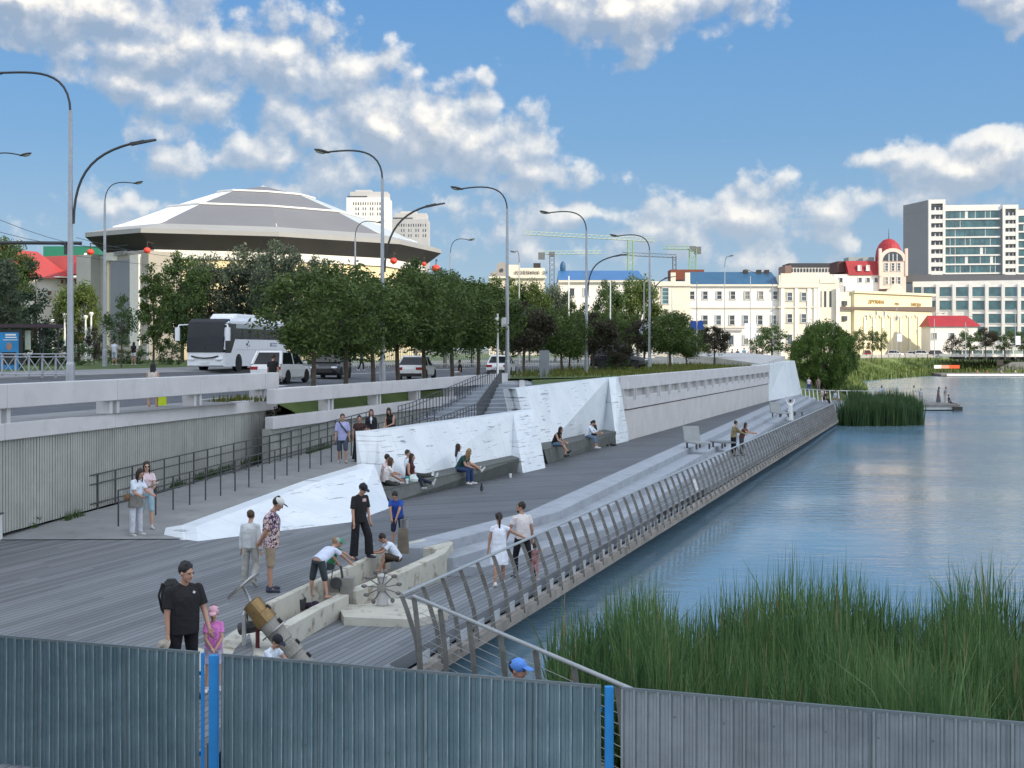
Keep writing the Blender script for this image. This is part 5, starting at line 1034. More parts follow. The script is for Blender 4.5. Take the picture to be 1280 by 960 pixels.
# -- red house & green roof
f = Fac('white house with steep bright red roofs at the left behind the spruce', 12, 140, 108, 150)
red2 = M('orange_red_roof', (.36, .045, .04), .5, .1, .3)
f.blk('wall', whiter, 40, 106, 343, 460, 0, -9, 3.5)
a0, z0 = f.P(14, 345); a1, _ = f.P(92, 345); _, zr = f.P(40, 309); mb = MB(); mb.add([f.W(a0, z0, .5), f.W(a1, z0, .5), f.W(a1 - 1, zr, -4.5), f.W(a0, zr, -4.5), f.W(a0, z0, -10), f.W(a1, z0, -10)], [(0, 1, 2, 3), (3, 2, 5, 4), (0, 3, 4), (1, 5, 2)]); mb.build('roof', red2, f.t)
a0, z0 = f.P(88, 343); a1, _ = f.P(104, 343); ac, zr = f.P(96, 319); mb = MB(); mb.add([f.W(a0, z0, 1.2), f.W(a1, z0, 1.2), f.W(ac, zr, 1.2), f.W(a0, z0, -8), f.W(a1, z0, -8), f.W(ac, zr, -8)], [(0, 1, 2), (0, 2, 5, 3), (2, 1, 4, 5), (3, 5, 4)]); gr_ = mb.build('gable', red2, f.t)
for s_ in (0, 1):
    p0 = Vector(f.W(a0 if s_ == 0 else a1, z0, 1.3)); p1 = Vector(f.W(ac, zr + .15, 1.3)); mb = MB(); mb.tube([p0, p1], .14, 6); mb.build('bargeboard', whitem, gr_)
for x_ in (76, 82, 94, 100): f.win(x_, 352, 3.6, 6.5, M('window_pinkish', (.2, .1, .09), .4), o=.1)
for x_ in (60, 76, 95): f.win(x_, 366, 4, 6, M('window_pinkish', (.2, .1, .09), .4), o=.1)
f.blk('balcony', whitem, 66, 86, 345.5, 347, 1.0, 0); f.blk('chimney', red2, 30, 36, 303, 312, -3, -4)
f = Fac('long green-roofed building behind the red roofed house', 60, 175, 122, 175)
f.blk('wall', whiter, 20, 124, 328, 460, 0, -10, 3.5); f.blk('roof', M('green_roof', (.02, .16, .10), .5, .1, .2), 55, 124, 308, 328.5, .3, -10)

# ================================================================ DOMED HALL
C0 = Vector((-28.5, 151.5)); EV = [(-8.4, 157), (-12.2, 143.5), (-23.6, 133.8), (-36.4, 129.4), (-43.5, 134.5), (-46, 150), (-42, 164), (-31, 172), (-17, 170)]
t_ = thing('domed_hall', 'large round hall with a low grey faceted metal roof and yellow walls', 'building', (C0.x, C0.y, 4))
def ring(k, z): return [(C0.x + (x - C0.x) * k, C0.y + (y - C0.y) * k, z) for x, y in EV]
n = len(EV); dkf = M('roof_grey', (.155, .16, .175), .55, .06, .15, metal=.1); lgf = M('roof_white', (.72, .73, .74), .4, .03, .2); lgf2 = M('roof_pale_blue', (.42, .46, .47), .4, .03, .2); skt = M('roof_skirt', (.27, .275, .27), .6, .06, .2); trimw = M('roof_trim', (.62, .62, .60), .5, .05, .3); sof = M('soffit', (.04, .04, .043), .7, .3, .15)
levels = [(1.0, 18.0), (.86, 18.75), (.56, 21.4), (.28, 23.55), (.0, 24.85)]
for li in range(4):
    k0, z0 = levels[li]; k1, z1 = levels[li + 1]; r0, r1 = ring(k0, z0), ring(max(k1, .001), z1)
    if li == 0:
        mb = MB(); mb.add(r0 + r1, [(i, n + i, n + (i + 1) % n, (i + 1) % n) for i in range(n)]); mb.build('roof_skirt', skt, t_)
    else:
        for i in range(n):
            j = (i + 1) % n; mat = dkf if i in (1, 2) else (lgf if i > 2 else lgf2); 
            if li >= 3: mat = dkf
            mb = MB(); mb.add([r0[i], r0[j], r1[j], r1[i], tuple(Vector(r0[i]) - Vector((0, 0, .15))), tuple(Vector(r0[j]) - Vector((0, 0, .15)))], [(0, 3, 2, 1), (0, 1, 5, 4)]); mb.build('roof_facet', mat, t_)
        mb = MB(); rr = r0 + [r0[0]]
        for i in range(n): a_, b_ = Vector(rr[i]), Vector(rr[i + 1]); mb.tube([a_ + Vector((0, 0, .1)), b_ + Vector((0, 0, .1))], .13 if li > 1 else .05, 5)
        if li > 1: mb.build('roof_trim', trimw, t_)
for i in range(n): mb = MB(); mb.tube([Vector(ring(.86, 18.8)[i]), (C0.x, C0.y, 24.86)], .05, 5); mb.build('roof_rib', trimw, t_)
mb = MB(); a_, b_ = ring(1.0, 18.0), ring(1.0, 17.55); mb.add(a_ + b_, [(i, (i + 1) % n, n + (i + 1) % n, n + i) for i in range(n)]); mb.build('eaves_fascia', trimw if 0 else skt, t_)
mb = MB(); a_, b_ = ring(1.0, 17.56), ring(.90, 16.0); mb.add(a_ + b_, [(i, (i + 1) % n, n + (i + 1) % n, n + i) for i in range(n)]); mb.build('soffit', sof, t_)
mb = MB(); mb.prism([(x, y) for x, y, z in ring(.905, 0)], 15.2, 16.05); mb.build('wall_band', M('white_band', (.70, .68, .62), .8), t_)
hallw = M('hall_yellow', (.66, .56, .34), .85, .05, .15); mb = MB(); mb.prism([(x, y) for x, y, z in ring(.89, 0)], 4.0, 15.2); mb.build('wall', hallw, t_)
# projecting grey entrance bay at the left with dark glass and the sign
f2 = Fac('x', 118, 139, 190, 130); bpy.data.objects.remove(f2.t); f2.t = t_
gb_ = M('bay_stone', (.33, .31, .27), .85, .1, .3)
f2.blk('entrance_bay', gb_, 122, 188, 321, 462, .2, -4, 3.5); f2.blk('bay_glass', M('bay_window', (.03, .045, .06), .1, .3, .3), 142, 168, 327, 430, .35, 0); f2.blk('side_wing', M('wing_stone', (.38, .38, .35), .85, .08, .3), 109, 127, 320.5, 462, 1.2, -4, 3.5)
f2.blk('canopy_wall', M('canopy_white', (.62, .60, .55), .8), 169, 180, 319.5, 432, .6, 0); 
a, z = f2.P(154, 319.5); text('ЗОЛОТАЯ', .58, f2.W(a, z, .35), math.atan2(f2.u.y, f2.u.x), M('sign_letters', (.45, .46, .48), .4), 'lettering', t_, .08)
for x_ in (452, 495): f2w = None
lan = M('lantern_red', (.60, .05, .03), .5, .15, 2)
for (px, py, Yd, w_, lb) in ((184, 313, 128, 4.5, 'red paper lantern beside the letters on the left corner of the hall'), (113, 315, 131, 4.5, 'dark red lantern above the grey wing at the far left of the hall'), (492, 326, 138, 4.6, 'bright red lantern on the right part of the hall wall'), (530, 330, 143, 3.2, 'small red lantern at the right corner of the hall'), (545, 335.5, 141, 5.5, 'largest red lantern, right of the hall corner')):
    p = AT(px, py, Yd); r_ = w_ * Yd / FPX; tt = thing('lantern', lb, 'lantern', p); mb = MB(); mb.ell(p, (r_, r_, r_ * .85), None, 14, 10); mb.build('lantern_body', lan, tt, smooth=True); mb = MB(); mb.tube([p + Vector((0, 0, -r_ * 1.0)), p + Vector((0, 0, -r_ * .8))], r_ * .35, 8); mb.build('tassel', goldt, tt); mb = MB(); mb.tube([p + Vector((0, 0, r_ * .7)), p + Vector((0, 0, r_ + .5)), p + Vector((0, 2.5, r_ + .5))], .05, 5); mb.build('hook', darkm, tt)
# ================================================================ TOWER CRANES
cgm = M('crane_green', (.22, .36, .18), .6); cgp = M('crane_pale', (.40, .48, .36), .6); cgd = M('crane_dark', (.12, .13, .14), .6)
def crane(label, px, ytop, Y, j0, j1, yj0, yj1, mm, jm, w=1.8, cw_=None):
    k = Y / FPX; X = (px - 640) * k; zt = CZ + (HY - ytop) * k; t_ = thing('tower_crane', label, 'crane', (X, Y, 4)); mb = MB(); h_ = w / 2
    for sx in (-h_, h_):
        for sy in (-h_, h_): mb.tube([(X + sx, Y + sy, 4), (X + sx, Y + sy, zt)], .16, 4)
    z = 20
    while z < zt - 1: mb.tube([(X - h_, Y - h_, z), (X + h_, Y - h_, z + 2)], .1, 4); mb.tube([(X + h_, Y - h_, z), (X - h_, Y - h_, z + 2)], .1, 4); z += 2.4
    mb.build('mast', mm, t_); a_, b_ = AT(j0, yj0, Y), AT(j1, yj1, Y); mb = MB(); u = (b_ - a_); n_ = int(u.length / 2.2)
    for o_ in ((0, 0, 0), (0, 1.2, 0), (0, .6, 1.5)): mb.tube([a_ + Vector(o_), b_ + Vector(o_)], .15, 4)
    for i in range(n_): p, q = a_ + u * (i / n_), a_ + u * ((i + .5) / n_); r_ = a_ + u * ((i + 1) / n_); mb.tube([p, q + Vector((0, .6, 1.5)), r_], .09, 4)
    mb.build('jib', jm, t_)
    if cw_: mb = MB(); p = AT(cw_, yj0 + 2, Y); mb.box((p.x, p.y, p.z), (3.2, 1.6, 3.4)); mb.build('counterweight', cgd, t_); mb = MB(); mb.box((X, Y, zt), (2.6, 2.2, 2.4)); mb.build('cab', cgd, t_)
crane('green tower crane with a long pale jib above the end of the blue roof', 788, 301, 600, 655, 818, 293, 302, cgm, cgp, 2.4); crane('smaller tower crane with dark counterweights above the bright blue roof', 690, 318, 640, 676, 752, 318, 317, cgd, cgp, 2.2, 677)
crane('green tower crane standing above the brown roof block', 866, 311, 620, 829, 868, 311, 312, cgm, cgm, 3.0, 872); crane('low grey tower crane between the two green ones', 843, 320, 640, 778, 846, 319, 322, cgd, cgd, 1.6)
# ================================================================ FAR SHORE: footbridge, landing, barrier
t_ = thing('footbridge', 'long low white bridge with a scalloped edge at the right on the far shore', 'bridge', (115, 322, 3)); k = 322 / FPX
mb = MB(); x0, x1 = (1190 - 640) * k, (1340 - 640) * k; mb.prism([(x0, 321), (x1, 321), (x1, 332), (x0, 332)], CZ + (HY - 446) * k, CZ + (HY - 442.5) * k); mb.build('deck_slab', whitem, t_)
for i in range(11):
    xa = x0 + 3.2 + i * 2.6; mb = MB(); zt = CZ + (HY - 446) * k; mb.loft([[(xa - 1.2, 322, zt), (xa + 1.2, 322, zt), (xa + 1.2, 331, zt), (xa - 1.2, 331, zt)], [(xa - .5, 322.5, zt - .7), (xa + .5, 322.5, zt - .7), (xa + .5, 331, zt - .7), (xa - .5, 331, zt - .7)]]); mb.build('scallop', M('scallop_grey', (.12, .13, .15)), t_)
for i in range(12): mb = MB(); xa = x0 + 1 + i * 2.5; mb.box((xa, 321.3, CZ + (HY - 440) * k), (2.2, .08, .9)); mb.build('parapet_panel', M('panel_bluegreen', (.28, .36, .34)), t_)
mb = MB(); xa = (1240 - 640) * k; mb.hexa([(xa - 1, 322, .5), (xa + 8, 322, .5), (xa + 8, 328, .5), (xa - 1, 328, .5)], [(xa + 5, 322, 3.2), (xa + 8, 322, 3.2), (xa + 8, 328, 3.2), (xa + 5, 328, 3.2)]); mb.build('pier', tg, t_)
t_ = thing('landing_deck', 'low wooden landing on the far shore with people lying on it', 'deck', (110, 308, .5)); k = 308 / FPX; mb = MB(); mb.prism([((1171 - 640) * k, 305), ((1330 - 640) * k, 305), ((1330 - 640) * k, 318), ((1180 - 640) * k, 318)], .15, .62); mb.build('platform', M('old_timber', (.16, .15, .15), .8), t_); mb = MB(); mb.box(((1245 - 640) * k, 304.9, .35), (25, .12, .42)); mb.build('white_edge', whitem, t_)
t_ = thing('barrier', 'orange and white barrier band above the far landing', 'barrier', (105, 316, 2)); k = 318 / FPX
for i, (xa, xb, mt) in enumerate(((1168, 1177, whitem), (1177, 1187, M('pale_orange', (.6, .3, .2))), (1187, 1200, M('orange', (.65, .10, .03))))): mb = MB(); mb.box((((xa + xb) / 2 - 640) * k, 318.3, CZ + (HY - 458.5) * k), ((xb - xa) * k - .02, .2, 4.2 * k)); mb.build('barrier_panel', mt, t_)
t_ = thing('lake_wall', 'low grey balustrade along the lake road before the yellow building', 'wall', (90, 330, 4)); 
for i in range(24): mb = MB(); xa = 80 + i * 1.4; mb.box((xa, 332, 4.6), (1.2, .2, .75)); mb.build('balustrade_panel', conc, t_)
t_ = thing('info_board', 'dark board on the far landing below the bridge', 'sign', ((1250 - 640) * 308 / FPX, 308, .6)); p = t_.location; mb = MB(); mb.box((p.x, p.y, 3.2), (1.5, .2, 1.3)); mb.build('board', darkm, t_); mb = MB(); mb.tube([(p.x, p.y, .6), (p.x, p.y, 2.6)], .08, 6); mb.build('leg', darkm, t_)
# pier / platform in mid water
t_ = thing('floating_pier', 'timber bathing platform with a pale edge behind the far reeds', 'pier', (38, 133, .3)); mb = MB(); mb.prism([(27.5, 131), (44.6, 131.5), (44.9, 139), (28, 140)], .38, .62); mb.build('platform', M('pier_timber', (.20, .19, .18), .8, .2, 2), t_); mb = MB(); mb.prism([(27.5, 131.1), (43.9, 131.6), (43.9, 138), (28, 139)], .10, .375); mb.build('float', M('float_white', (.55, .56, .55)), t_); mb = MB(); mb.prism([(43.9, 131.2), (44.9, 131.5), (44.9, 138), (43.9, 138)], -.1, .376); mb.build('fender', darkm, t_)
t_ = thing('railing', 'far white post railing curving from the promenade end to the pier', 'railing', (30, 130, .7))
pts = [Vector((29.5, 150)), Vector((31.0, 141)), Vector((32.5, 134.5)), Vector((38, 132.2))]; q = []
for a_, b_ in zip(pts[:-1], pts[1:]):
    m_ = int((b_ - a_).length / .85); q += [a_.lerp(b_, i / m_) for i in range(m_)]
for p in q: mb = MB(); mb.tube([(p.x, p.y, .6), (p.x - .12, p.y, 1.9)], .05, 6); mb.build('rail_post', whitem, t_)
mb = MB(); mb.tube([(p.x - .12, p.y, 1.9) for p in pts], .05, 6); mb.build('handrail', steel, t_)
# ================================================================ CORRUGATED FENCE IN THE FOREGROUND
m = bpy.data.materials.new('galvanised_sheet'); m.use_nodes = True; t = NT(m.node_tree); b = m.node_tree.nodes['Principled BSDF']
o = t.new('ShaderNodeTexCoord').outputs['Object']; s = t.sep(o)
c = t.ramp(t.noise(o, 2.2, 5, .6), [(.3, (.115, .185, .215)), (.7, (.18, .26, .295))])
st = t.smooth(t.noise(t.comb(t.math('MULTIPLY', s[0], 9), t.math('MULTIPLY', s[2], 1.2), 0), 1.0, 4, .6), .58, .75)
c = t.mix(t.math('MULTIPLY', st, .5), c, (.22, .26, .28)); sp_ = t.smooth(t.noise(o, 12, 4, .7), .68, .74); c = t.mix(t.math('MULTIPLY', sp_, .5), c, (.30, .34, .36))
t.put(b.inputs['Base Color'], c); b.inputs['Metallic'].default_value = .55; t.put(b.inputs['Roughness'], t.ramp(t.noise(o, 3, 4), [(.3, .28), (.7, .42)]))
bn = t.new('ShaderNodeBump'); bn.inputs['Strength'].default_value = .35; bn.inputs['Distance'].default_value = .03; t.put(bn.inputs['Height'], t.noise(o, 3.5, 3)); t.put(b.inputs['Normal'], bn.outputs[0]); galv = m
bluep = M('blue_paint', (.015, .20, .50), .4, .12, 3)
def fpt(px, top): 
    Y = 3.2 * FPX / (top - HY); return Vector(((px - 640) / FPX * Y, Y))
F0, F1, F2 = fpt(-60, 790), fpt(770, 860), fpt(1300, 906.5)
def fx(px):
    A_, B_ = (F0, F1) if px <= 775 else (F1, F2); k = (px - 640) / FPX; d = B_ - A_; f_ = (k * A_.y - A_.x) / (d.x - k * d.y); return A_ + d * f_
galv2 = galv.copy(); galv2.name = 'galvanised_sheet_lit'  # paler copy: brightness from the section's facing put into the colour
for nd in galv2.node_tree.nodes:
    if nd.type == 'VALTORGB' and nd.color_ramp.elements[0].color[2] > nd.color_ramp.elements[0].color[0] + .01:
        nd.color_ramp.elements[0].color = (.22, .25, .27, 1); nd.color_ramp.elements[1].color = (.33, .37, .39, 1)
ribhl = M('painted_rib_highlight', (.34, .40, .43), .4, .5, 5, metal=.3); darkrib = M('rib_shadow_paint', (.06, .07, .08), .5, .2, 6)  # bright strip is the rib-edge highlight put into its colour
def sheet(label, a, b_, light):
    t_ = thing('corrugated_fence', label, 'fence', (a.x, a.y, 1.4)); L = (b_ - a).length; u = (b_ - a) / L; nn = Vector((u.y, -u.x)); pts = []; s_ = 0; P_ = .115; rn = random.Random(int(a.x * 10)); i = 0
    while s_ < L:
        for (ds, o_) in ((0, .026), (.0215, .026), (.0265, .0255), (.036, 0.0), (.066, .0), (.069, .005), (.074, .005), (.077, 0), (.103, 0.0)):
            if s_ + ds <= L: pts.append((s_ + ds, o_))
        s_ += P_; i += 1
    pts.append((L, 0)); mb = MB(); rows = [1.38, 1.8, 2.2, 2.6, 2.8]; vs = []; n = len(pts)
    for r_, z in enumerate(rows):
        for (q, o_) in pts:
            wv = .006 * math.sin(q * 2.1 + r_) + .004 * noise.noise(Vector((q * 3, z * 2, 1))); p = a + u * q + nn * (o_ + wv); vs.append((p.x, p.y, z))
    fs = [(r_ * n + i, r_ * n + i + 1, (r_ + 1) * n + i + 1, (r_ + 1) * n + i) for r_ in range(len(rows) - 1) for i in range(n - 1)]
    bm_ = []
    for r_ in range(len(rows) - 1):
        for i in range(n - 1):
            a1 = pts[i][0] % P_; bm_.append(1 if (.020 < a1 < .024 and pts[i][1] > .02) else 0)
    mb.add(vs, fs); mb.m = bm_; ob = mb.build('corrugated_sheet', [galv2 if light else galv, darkrib if light else ribhl], t_); sm = ob.modifiers.new('s', 'SOLIDIFY'); sm.thickness = .002
    mb = MB(); mb.wallseg(a, b_, 2.785, 2.815, 2.785, 2.815, .030, -.017); mb.build('top_edge', M('zinc_edge', (.16, .19, .20), .45, .1, 3, metal=.5), t_)
    for z in (1.7, 2.55): mb = MB(); mb.wallseg(a, b_, z, z + .04, z, z + .04, .03, .035); mb.build('back_rail', bluep, t_)
    for k in range(1, int(L / .46)):
        for z in (2.57, 1.95):
            p = a + u * (k * .46 + .05) + nn * .006; mb = MB(); mb.lathe([(.001, .004), (.009, .003), (.011, 0)], (p.x, p.y, z + .01 * math.sin(k * 2.3)), 7, axis=(nn.x, nn.y, 0)); mb.build('screw', MATS['zinc_edge'], t_)
    for k in range(1, int(L / 1.15) + 1):
        p = a + u * (k * 1.15 * .99) + nn * .018; mb = MB(); mb.box((p.x, p.y, 2.08), (.012, .006, 1.38), rz=math.atan2(u.y, u.x)); mb.build('seam', MATS['zinc_edge'], t_)
    return t_
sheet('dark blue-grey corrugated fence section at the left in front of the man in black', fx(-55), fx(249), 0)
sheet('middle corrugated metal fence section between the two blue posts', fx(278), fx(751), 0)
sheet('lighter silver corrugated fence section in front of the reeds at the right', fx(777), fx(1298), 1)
for (px, lb, w_, dz) in ((265.5, 'bright blue fence post in the gap in front of the girl in pink', .10, -.02), (762, 'bright blue fence post in the right gap below the handrail end', .085, .0)):
    p = fx(px); t_ = thing('fence_post', lb, 'post', (p.x, p.y, 1.35)); mb = MB(); mb.box((p.x, p.y + .07, 2.07 + dz), (w_, .06, 1.45)); ob = mb.build('post', bluep, t_); bv = ob.modifiers.new('b', 'BEVEL'); bv.width = .006
p = fx(252); t_ = thing('fence_post', 'thin blue frame bar at the right edge of the left fence section', 'post', (p.x, p.y, 1.35)); mb = MB(); mb.box((p.x, p.y + .05, 2.08), (.03, .05, 1.42)); mb.build('post', bluep, t_)
p = fx(279); t_ = thing('fence_post', 'thin zinc edge bar of the middle fence section', 'post', (p.x, p.y, 1.35)); mb = MB(); mb.box((p.x, p.y + .03, 2.08), (.025, .04, 1.42)); mb.build('post', MATS['zinc_edge'], t_)
mb = MB(); mb.prism([(fx(700).x, fx(700).y - 2), (fx(1300).x + 1, fx(1300).y - 2.5), (fx(1300).x + 1, fx(1300).y + .25), (fx(700).x, fx(700).y + .25)], -1, 1.36); mb.prism([(-16, 3), (fx(700).x, 3), (fx(700).x, fx(700).y + .1), (-16, fx(-60).y)], 1.0, 1.34); struct('bridge_footing', mb, conc)
# ================================================================ WATER PLAY CHANNEL
t_ = thing('water_channel', 'stepped concrete water play channel with low walls in the deck', 'fountain', (-4, 27, .7))
def wl2(nm, a, b_, z0, z1a, z1b, th, mat=stain, off=0): mb = MB(); mb.wallseg(a, b_, z0, z1a, z0, z1b, th, off); ob = mb.build(nm, mat, t_); bv = ob.modifiers.new('b', 'BEVEL'); bv.width = .012; return ob
E1 = [Vector((-4.72, 23.5)), Vector((-4.22, 25.8)), Vector((-3.65, 28.1)), Vector((-3.02, 31.0)), Vector((-2.2, 32.4))]
for a, c_ in zip(E1[:-1], E1[1:]): wl2('upper_wall', a + Vector((.01, 0)), c_ + Vector((.01, 0)), .72, 1.365, 1.365, .14, off=-.14)
L1 = [Vector((-4.15, 22.6)), Vector((-3.62, 25.2)), Vector((-3.28, 26.55))]
for a, c_ in zip(L1[:-1], L1[1:]): wl2('lower_wall', a, c_, .68, 1.09, 1.09, .24, off=0)
L2 = [Vector((-3.15, 26.75)), Vector((-2.3, 28.6)), Vector((-1.55, 30.6)), Vector((-1.42, 32.2))]; zz = (1.12, 1.22, 1.30, 1.34)
for i in range(3): wl2('curved_wall', L2[i], L2[i + 1], .68, zz[i], zz[i + 1], .26)
wl2('end_block', Vector((-1.75, 31.0)), Vector((-1.45, 31.9)), .68, 1.34, 1.34, .5)
mb = MB(); mb.prism([(-4.3, 23.2), (-3.8, 25.4), (-3.4, 26.7), (-3.3, 28.1), (-2.6, 30.8), (-3.05, 30.9), (-3.65, 28.1), (-4.22, 25.8), (-4.7, 23.5)], .70, .88); mb.build('channel_floor', M('wet_concrete', (.20, .18, .14), .35, .25, 2, dirt=((.10, .08, .05), 2.0, .7)), t_)
mb = MB(); mb.prism([tuple(G(421, 755, .85))[:2], tuple(G(430, 772, .85))[:2], tuple(G(516, 775, .85))[:2], tuple(G(560, 765, .85))[:2], tuple(G(505, 748, .85))[:2]], .69, .86); ob = mb.build('wheel_plinth', stain, t_)
# stained box at the near end
t_ = thing('concrete_basin', 'rust-stained concrete basin end under the screw pump', 'fountain', (-4.3, 21, .7))
mb = MB(); mb.hexa([(-4.72, 20.1, .69), (-3.75, 19.4, .69), (-3.45, 21.6, .69), (-4.55, 22.4, .69)], [(-4.72, 20.1, 1.40), (-3.75, 19.4, 1.30), (-3.45, 21.6, 1.24), (-4.55, 22.4, 1.38)]); ob = mb.build('basin_wall', stain, t_); ob.modifiers.new('b', 'BEVEL').width = .02
mb = MB(); mb.hexa([(-5.2, 18.9, 1.34), (-4.5, 18.6, 1.34), (-3.9, 19.6, 1.34), (-4.75, 20.1, 1.34)], [(-5.1, 19.0, 1.52), (-4.6, 18.8, 1.46), (-4.1, 19.6, 1.40), (-4.75, 20.0, 1.50)]); mb.build('rock_edge', stain, t_)
# Archimedes screw
pump = thing('screw_pump', 'play screw pump with tilted steel discs and a brass drum', 'water pump', (-4, 20.5, 1.2))
def ptx(px, py, Y): return AT(px, py, Y)
brass = M('brass', (.24, .16, .07), .38, .3, 5, metal=.7, dirt=((.07, .06, .05), 5, .7)); drum = M('drum_grey', (.27, .26, .235), .6, .2, 4, metal=.2, dirt=((.13, .12, .1), 4, .6)); disc = M('disc_steel', (.34, .34, .34), .3, .15, 4, metal=.8)
d1_ = ptx(304, 731, 21.3); s1 = ptx(308, 746, 20.8); e1 = ptx(372, 822, 20.72); axd = (e1 - s1).normalized()
mb = MB(); mb.lathe([(.02, 0), (.31, 0), (.31, .02), (.325, .03), (.31, .045), (.02, .045)], ptx(303, 731, 21.0), 28, axis=axd); dd = mb.build('steering_disc', disc, pump); 
mb = MB(); mb.tube([ptx(303, 731, 21.0), s1 + axd * .12], .022, 8); mb.build('axle', steel, pump)
ln = (e1 - s1).length; mb = MB(); mb.lathe([(0.096, 0), (0.160, .02), (0.160, .24), (0.184, .25), (0.184, .42)], s1 + axd * .10, 20, axis=axd); mb.build('brass_drum', brass, pump)
mb = MB(); mb.lathe([(0.152, 0), (0.160, .0), (0.160, .42), (0.136, .44), (0.136, .60)], s1 + axd * .50, 20, axis=axd); mb.build('upper_cylinder', drum, pump)
mb = MB(); mb.lathe([(0.240, 0), (0.240, .02), (0.144, .02), (0.144, 0)], s1 + axd * .68, 30, axis=axd); mb.build('guard_disc', disc, pump)
mb = MB(); mb.lathe([(0.128, 0), (0.172, .01), (0.172, .20), (0.144, .21), (0.144, .26), (0.168, .27), (0.168, .46), (0.120, .48)], s1 + axd * .98, 20, axis=axd); mb.build('lower_cylinder', drum, pump)
for q, a_ in ((.34, 1), (.62, 1.0), (1.05, 1), (1.32, 1)):
    c_ = s1 + axd * q; side = Vector((.75, -.2, .6)).normalized() * .175; mb = MB(); mb.box(c_ + side, (.05, .05, .09), ry=-.8); mb.build('lug', darkm, pump)
mb = MB(); pA_ = ptx(309, 812, 20.6); mb.tube([ptx(305, 813, 20.8), ptx(305, 768, 20.8), ptx(309, 761, 20.8), ptx(318, 758, 20.9)], .035, 8); mb.build('bent_tube', steel, pump)
mb = MB(); mb.tube([ptx(300, 786, 21.0), ptx(334, 780, 20.9)], [.10, .09], 10); mb.build('cross_arm', M('gun_metal', (.06, .06, .065), .5, metal=.4), pump); mb = MB(); mb.tube([ptx(322, 812, 20.8), ptx(322, 785, 20.8)], .035, 6); mb.build('support_leg', M('maroon', (.09, .02, .02)), pump)
# spoon wheel
c_ = AT(478, 733, 26.6); sw = thing('spoon_wheel', 'small play wheel with a ring of metal ladles on a stub post', 'play wheel', (c_.x, c_.y, .86)); mb = MB(); mb.lathe([(.10, 0), (.12, .02), (.10, .55), (.12, .60), (.05, .64)], (c_.x, c_.y, .86 - .0), 10); mb.build('post', conc, sw)
for i in range(11):
    a_ = i * 2 * math.pi / 11 + .2; dv = Vector((math.cos(a_), -.25 * math.sin(a_ * 1.0), math.sin(a_) * .95)); mb = MB(); cc = Vector((c_.x, c_.y - .12, c_.z)); mb.tube([cc, cc + dv * .30], .012, 5); mb.ell(cc + dv * .355, (.045, .03, .055) if abs(dv.z) > .7 else (.062, .03, .04), None, 8, 6); mb.build('ladle', M('ladle_steel', (.16, .15, .15), .4, .3, 6, metal=.5), sw)
mb = MB(); mb.lathe([(.09, -.03), (.09, .03)], (c_.x, c_.y - .12, c_.z), 12, axis=(0, 1, 0)); mb.build('hub', drum, sw)
# crank mechanism
c_ = AT(433, 722, 26.9); cm = thing('crank_pump', 'metal crank block with a curved handle held by the bending boy', 'water pump', (c_.x, c_.y, .86)); mb = MB(); mb.box((c_.x + .02, c_.y, 1.12), (.26, .3, .52)); mb.build('block', drum, cm); mb = MB(); mb.box((c_.x - .28, c_.y, 1.22), (.30, .22, .28)); mb.build('gear_box', drum, cm)
mb = MB(); pts = [AT(424, 727, 26.8), AT(426, 712, 26.8), AT(423, 703, 26.8)]; mb.tube([AT(427, 736, 26.8), AT(428, 720, 26.8), AT(426, 708, 26.8), AT(420, 703, 26.8)], .025, 7); mb.build('handle', dsteel, cm)
mb = MB(); mb.tube([AT(414, 725, 26.8), AT(416, 712, 26.8), AT(420, 704, 26.8)], .012, 6); mb.build('rod', dsteel, cm); mb = MB(); mb.lathe([(.02, -.02), (.12, -.02), (.12, .02), (.02, .02)], AT(420, 729, 26.7), 14, axis=(0, 1, 0)); mb.build('wheel', dsteel, cm)
c_ = AT(375, 745, 25.7); bt = thing('basket', 'small dark open basket with a bundle on the channel wall by the boys', 'basket', (c_.x, c_.y, 1.09)); mb = MB(); mb.lathe([(.10, 0), (.13, .22), (.115, .22), (.09, .02)], (c_.x, c_.y, .95), 10); mb.build('body', dsteel, bt); mb = MB(); mb.tube([(c_.x - .11, c_.y, 1.17), (c_.x, c_.y, 1.32), (c_.x + .11, c_.y, 1.17)], .008, 5); mb.build('handle', dsteel, bt)
c_ = AT(388, 742, 25.9); bt = thing('cloth_bundle', 'purple-black cloth bundle next to the dark basket', 'cloth', (c_.x, c_.y, .95)); mb = MB(); mb.ell((c_.x, c_.y, .99), (.17, .10, .07), None, 9, 6); mb.ell((c_.x + .1, c_.y, 1.03), (.08, .07, .06), None, 8, 6); mb.build('cloth', M('bundle_purple', (.02, .012, .03)), bt)
# stump post with cup under the boy in blue
p = G(504, 690, 1.35); st_ = thing('water_post', 'brown timber post with a steel cup on top in front of the boy in blue', 'post', p); mb = MB(); mb.loft([[(p.x + sx * w_, p.y + sy * w_, z) for sx, sy in ((-1, -1), (1, -1), (1, 1), (-1, 1))] for z, w_ in ((1.33, .13), (1.82, .11), (1.9, .10))]); mb.build('post', M('brown_post', (.14, .12, .09), .7, .25, 4), st_); mb = MB(); mb.lathe([(.09, 0), (.10, .2), (.085, .2), (.08, .03)], (p.x + .03, p.y, 1.90), 12); mb.build('cup', disc, st_)
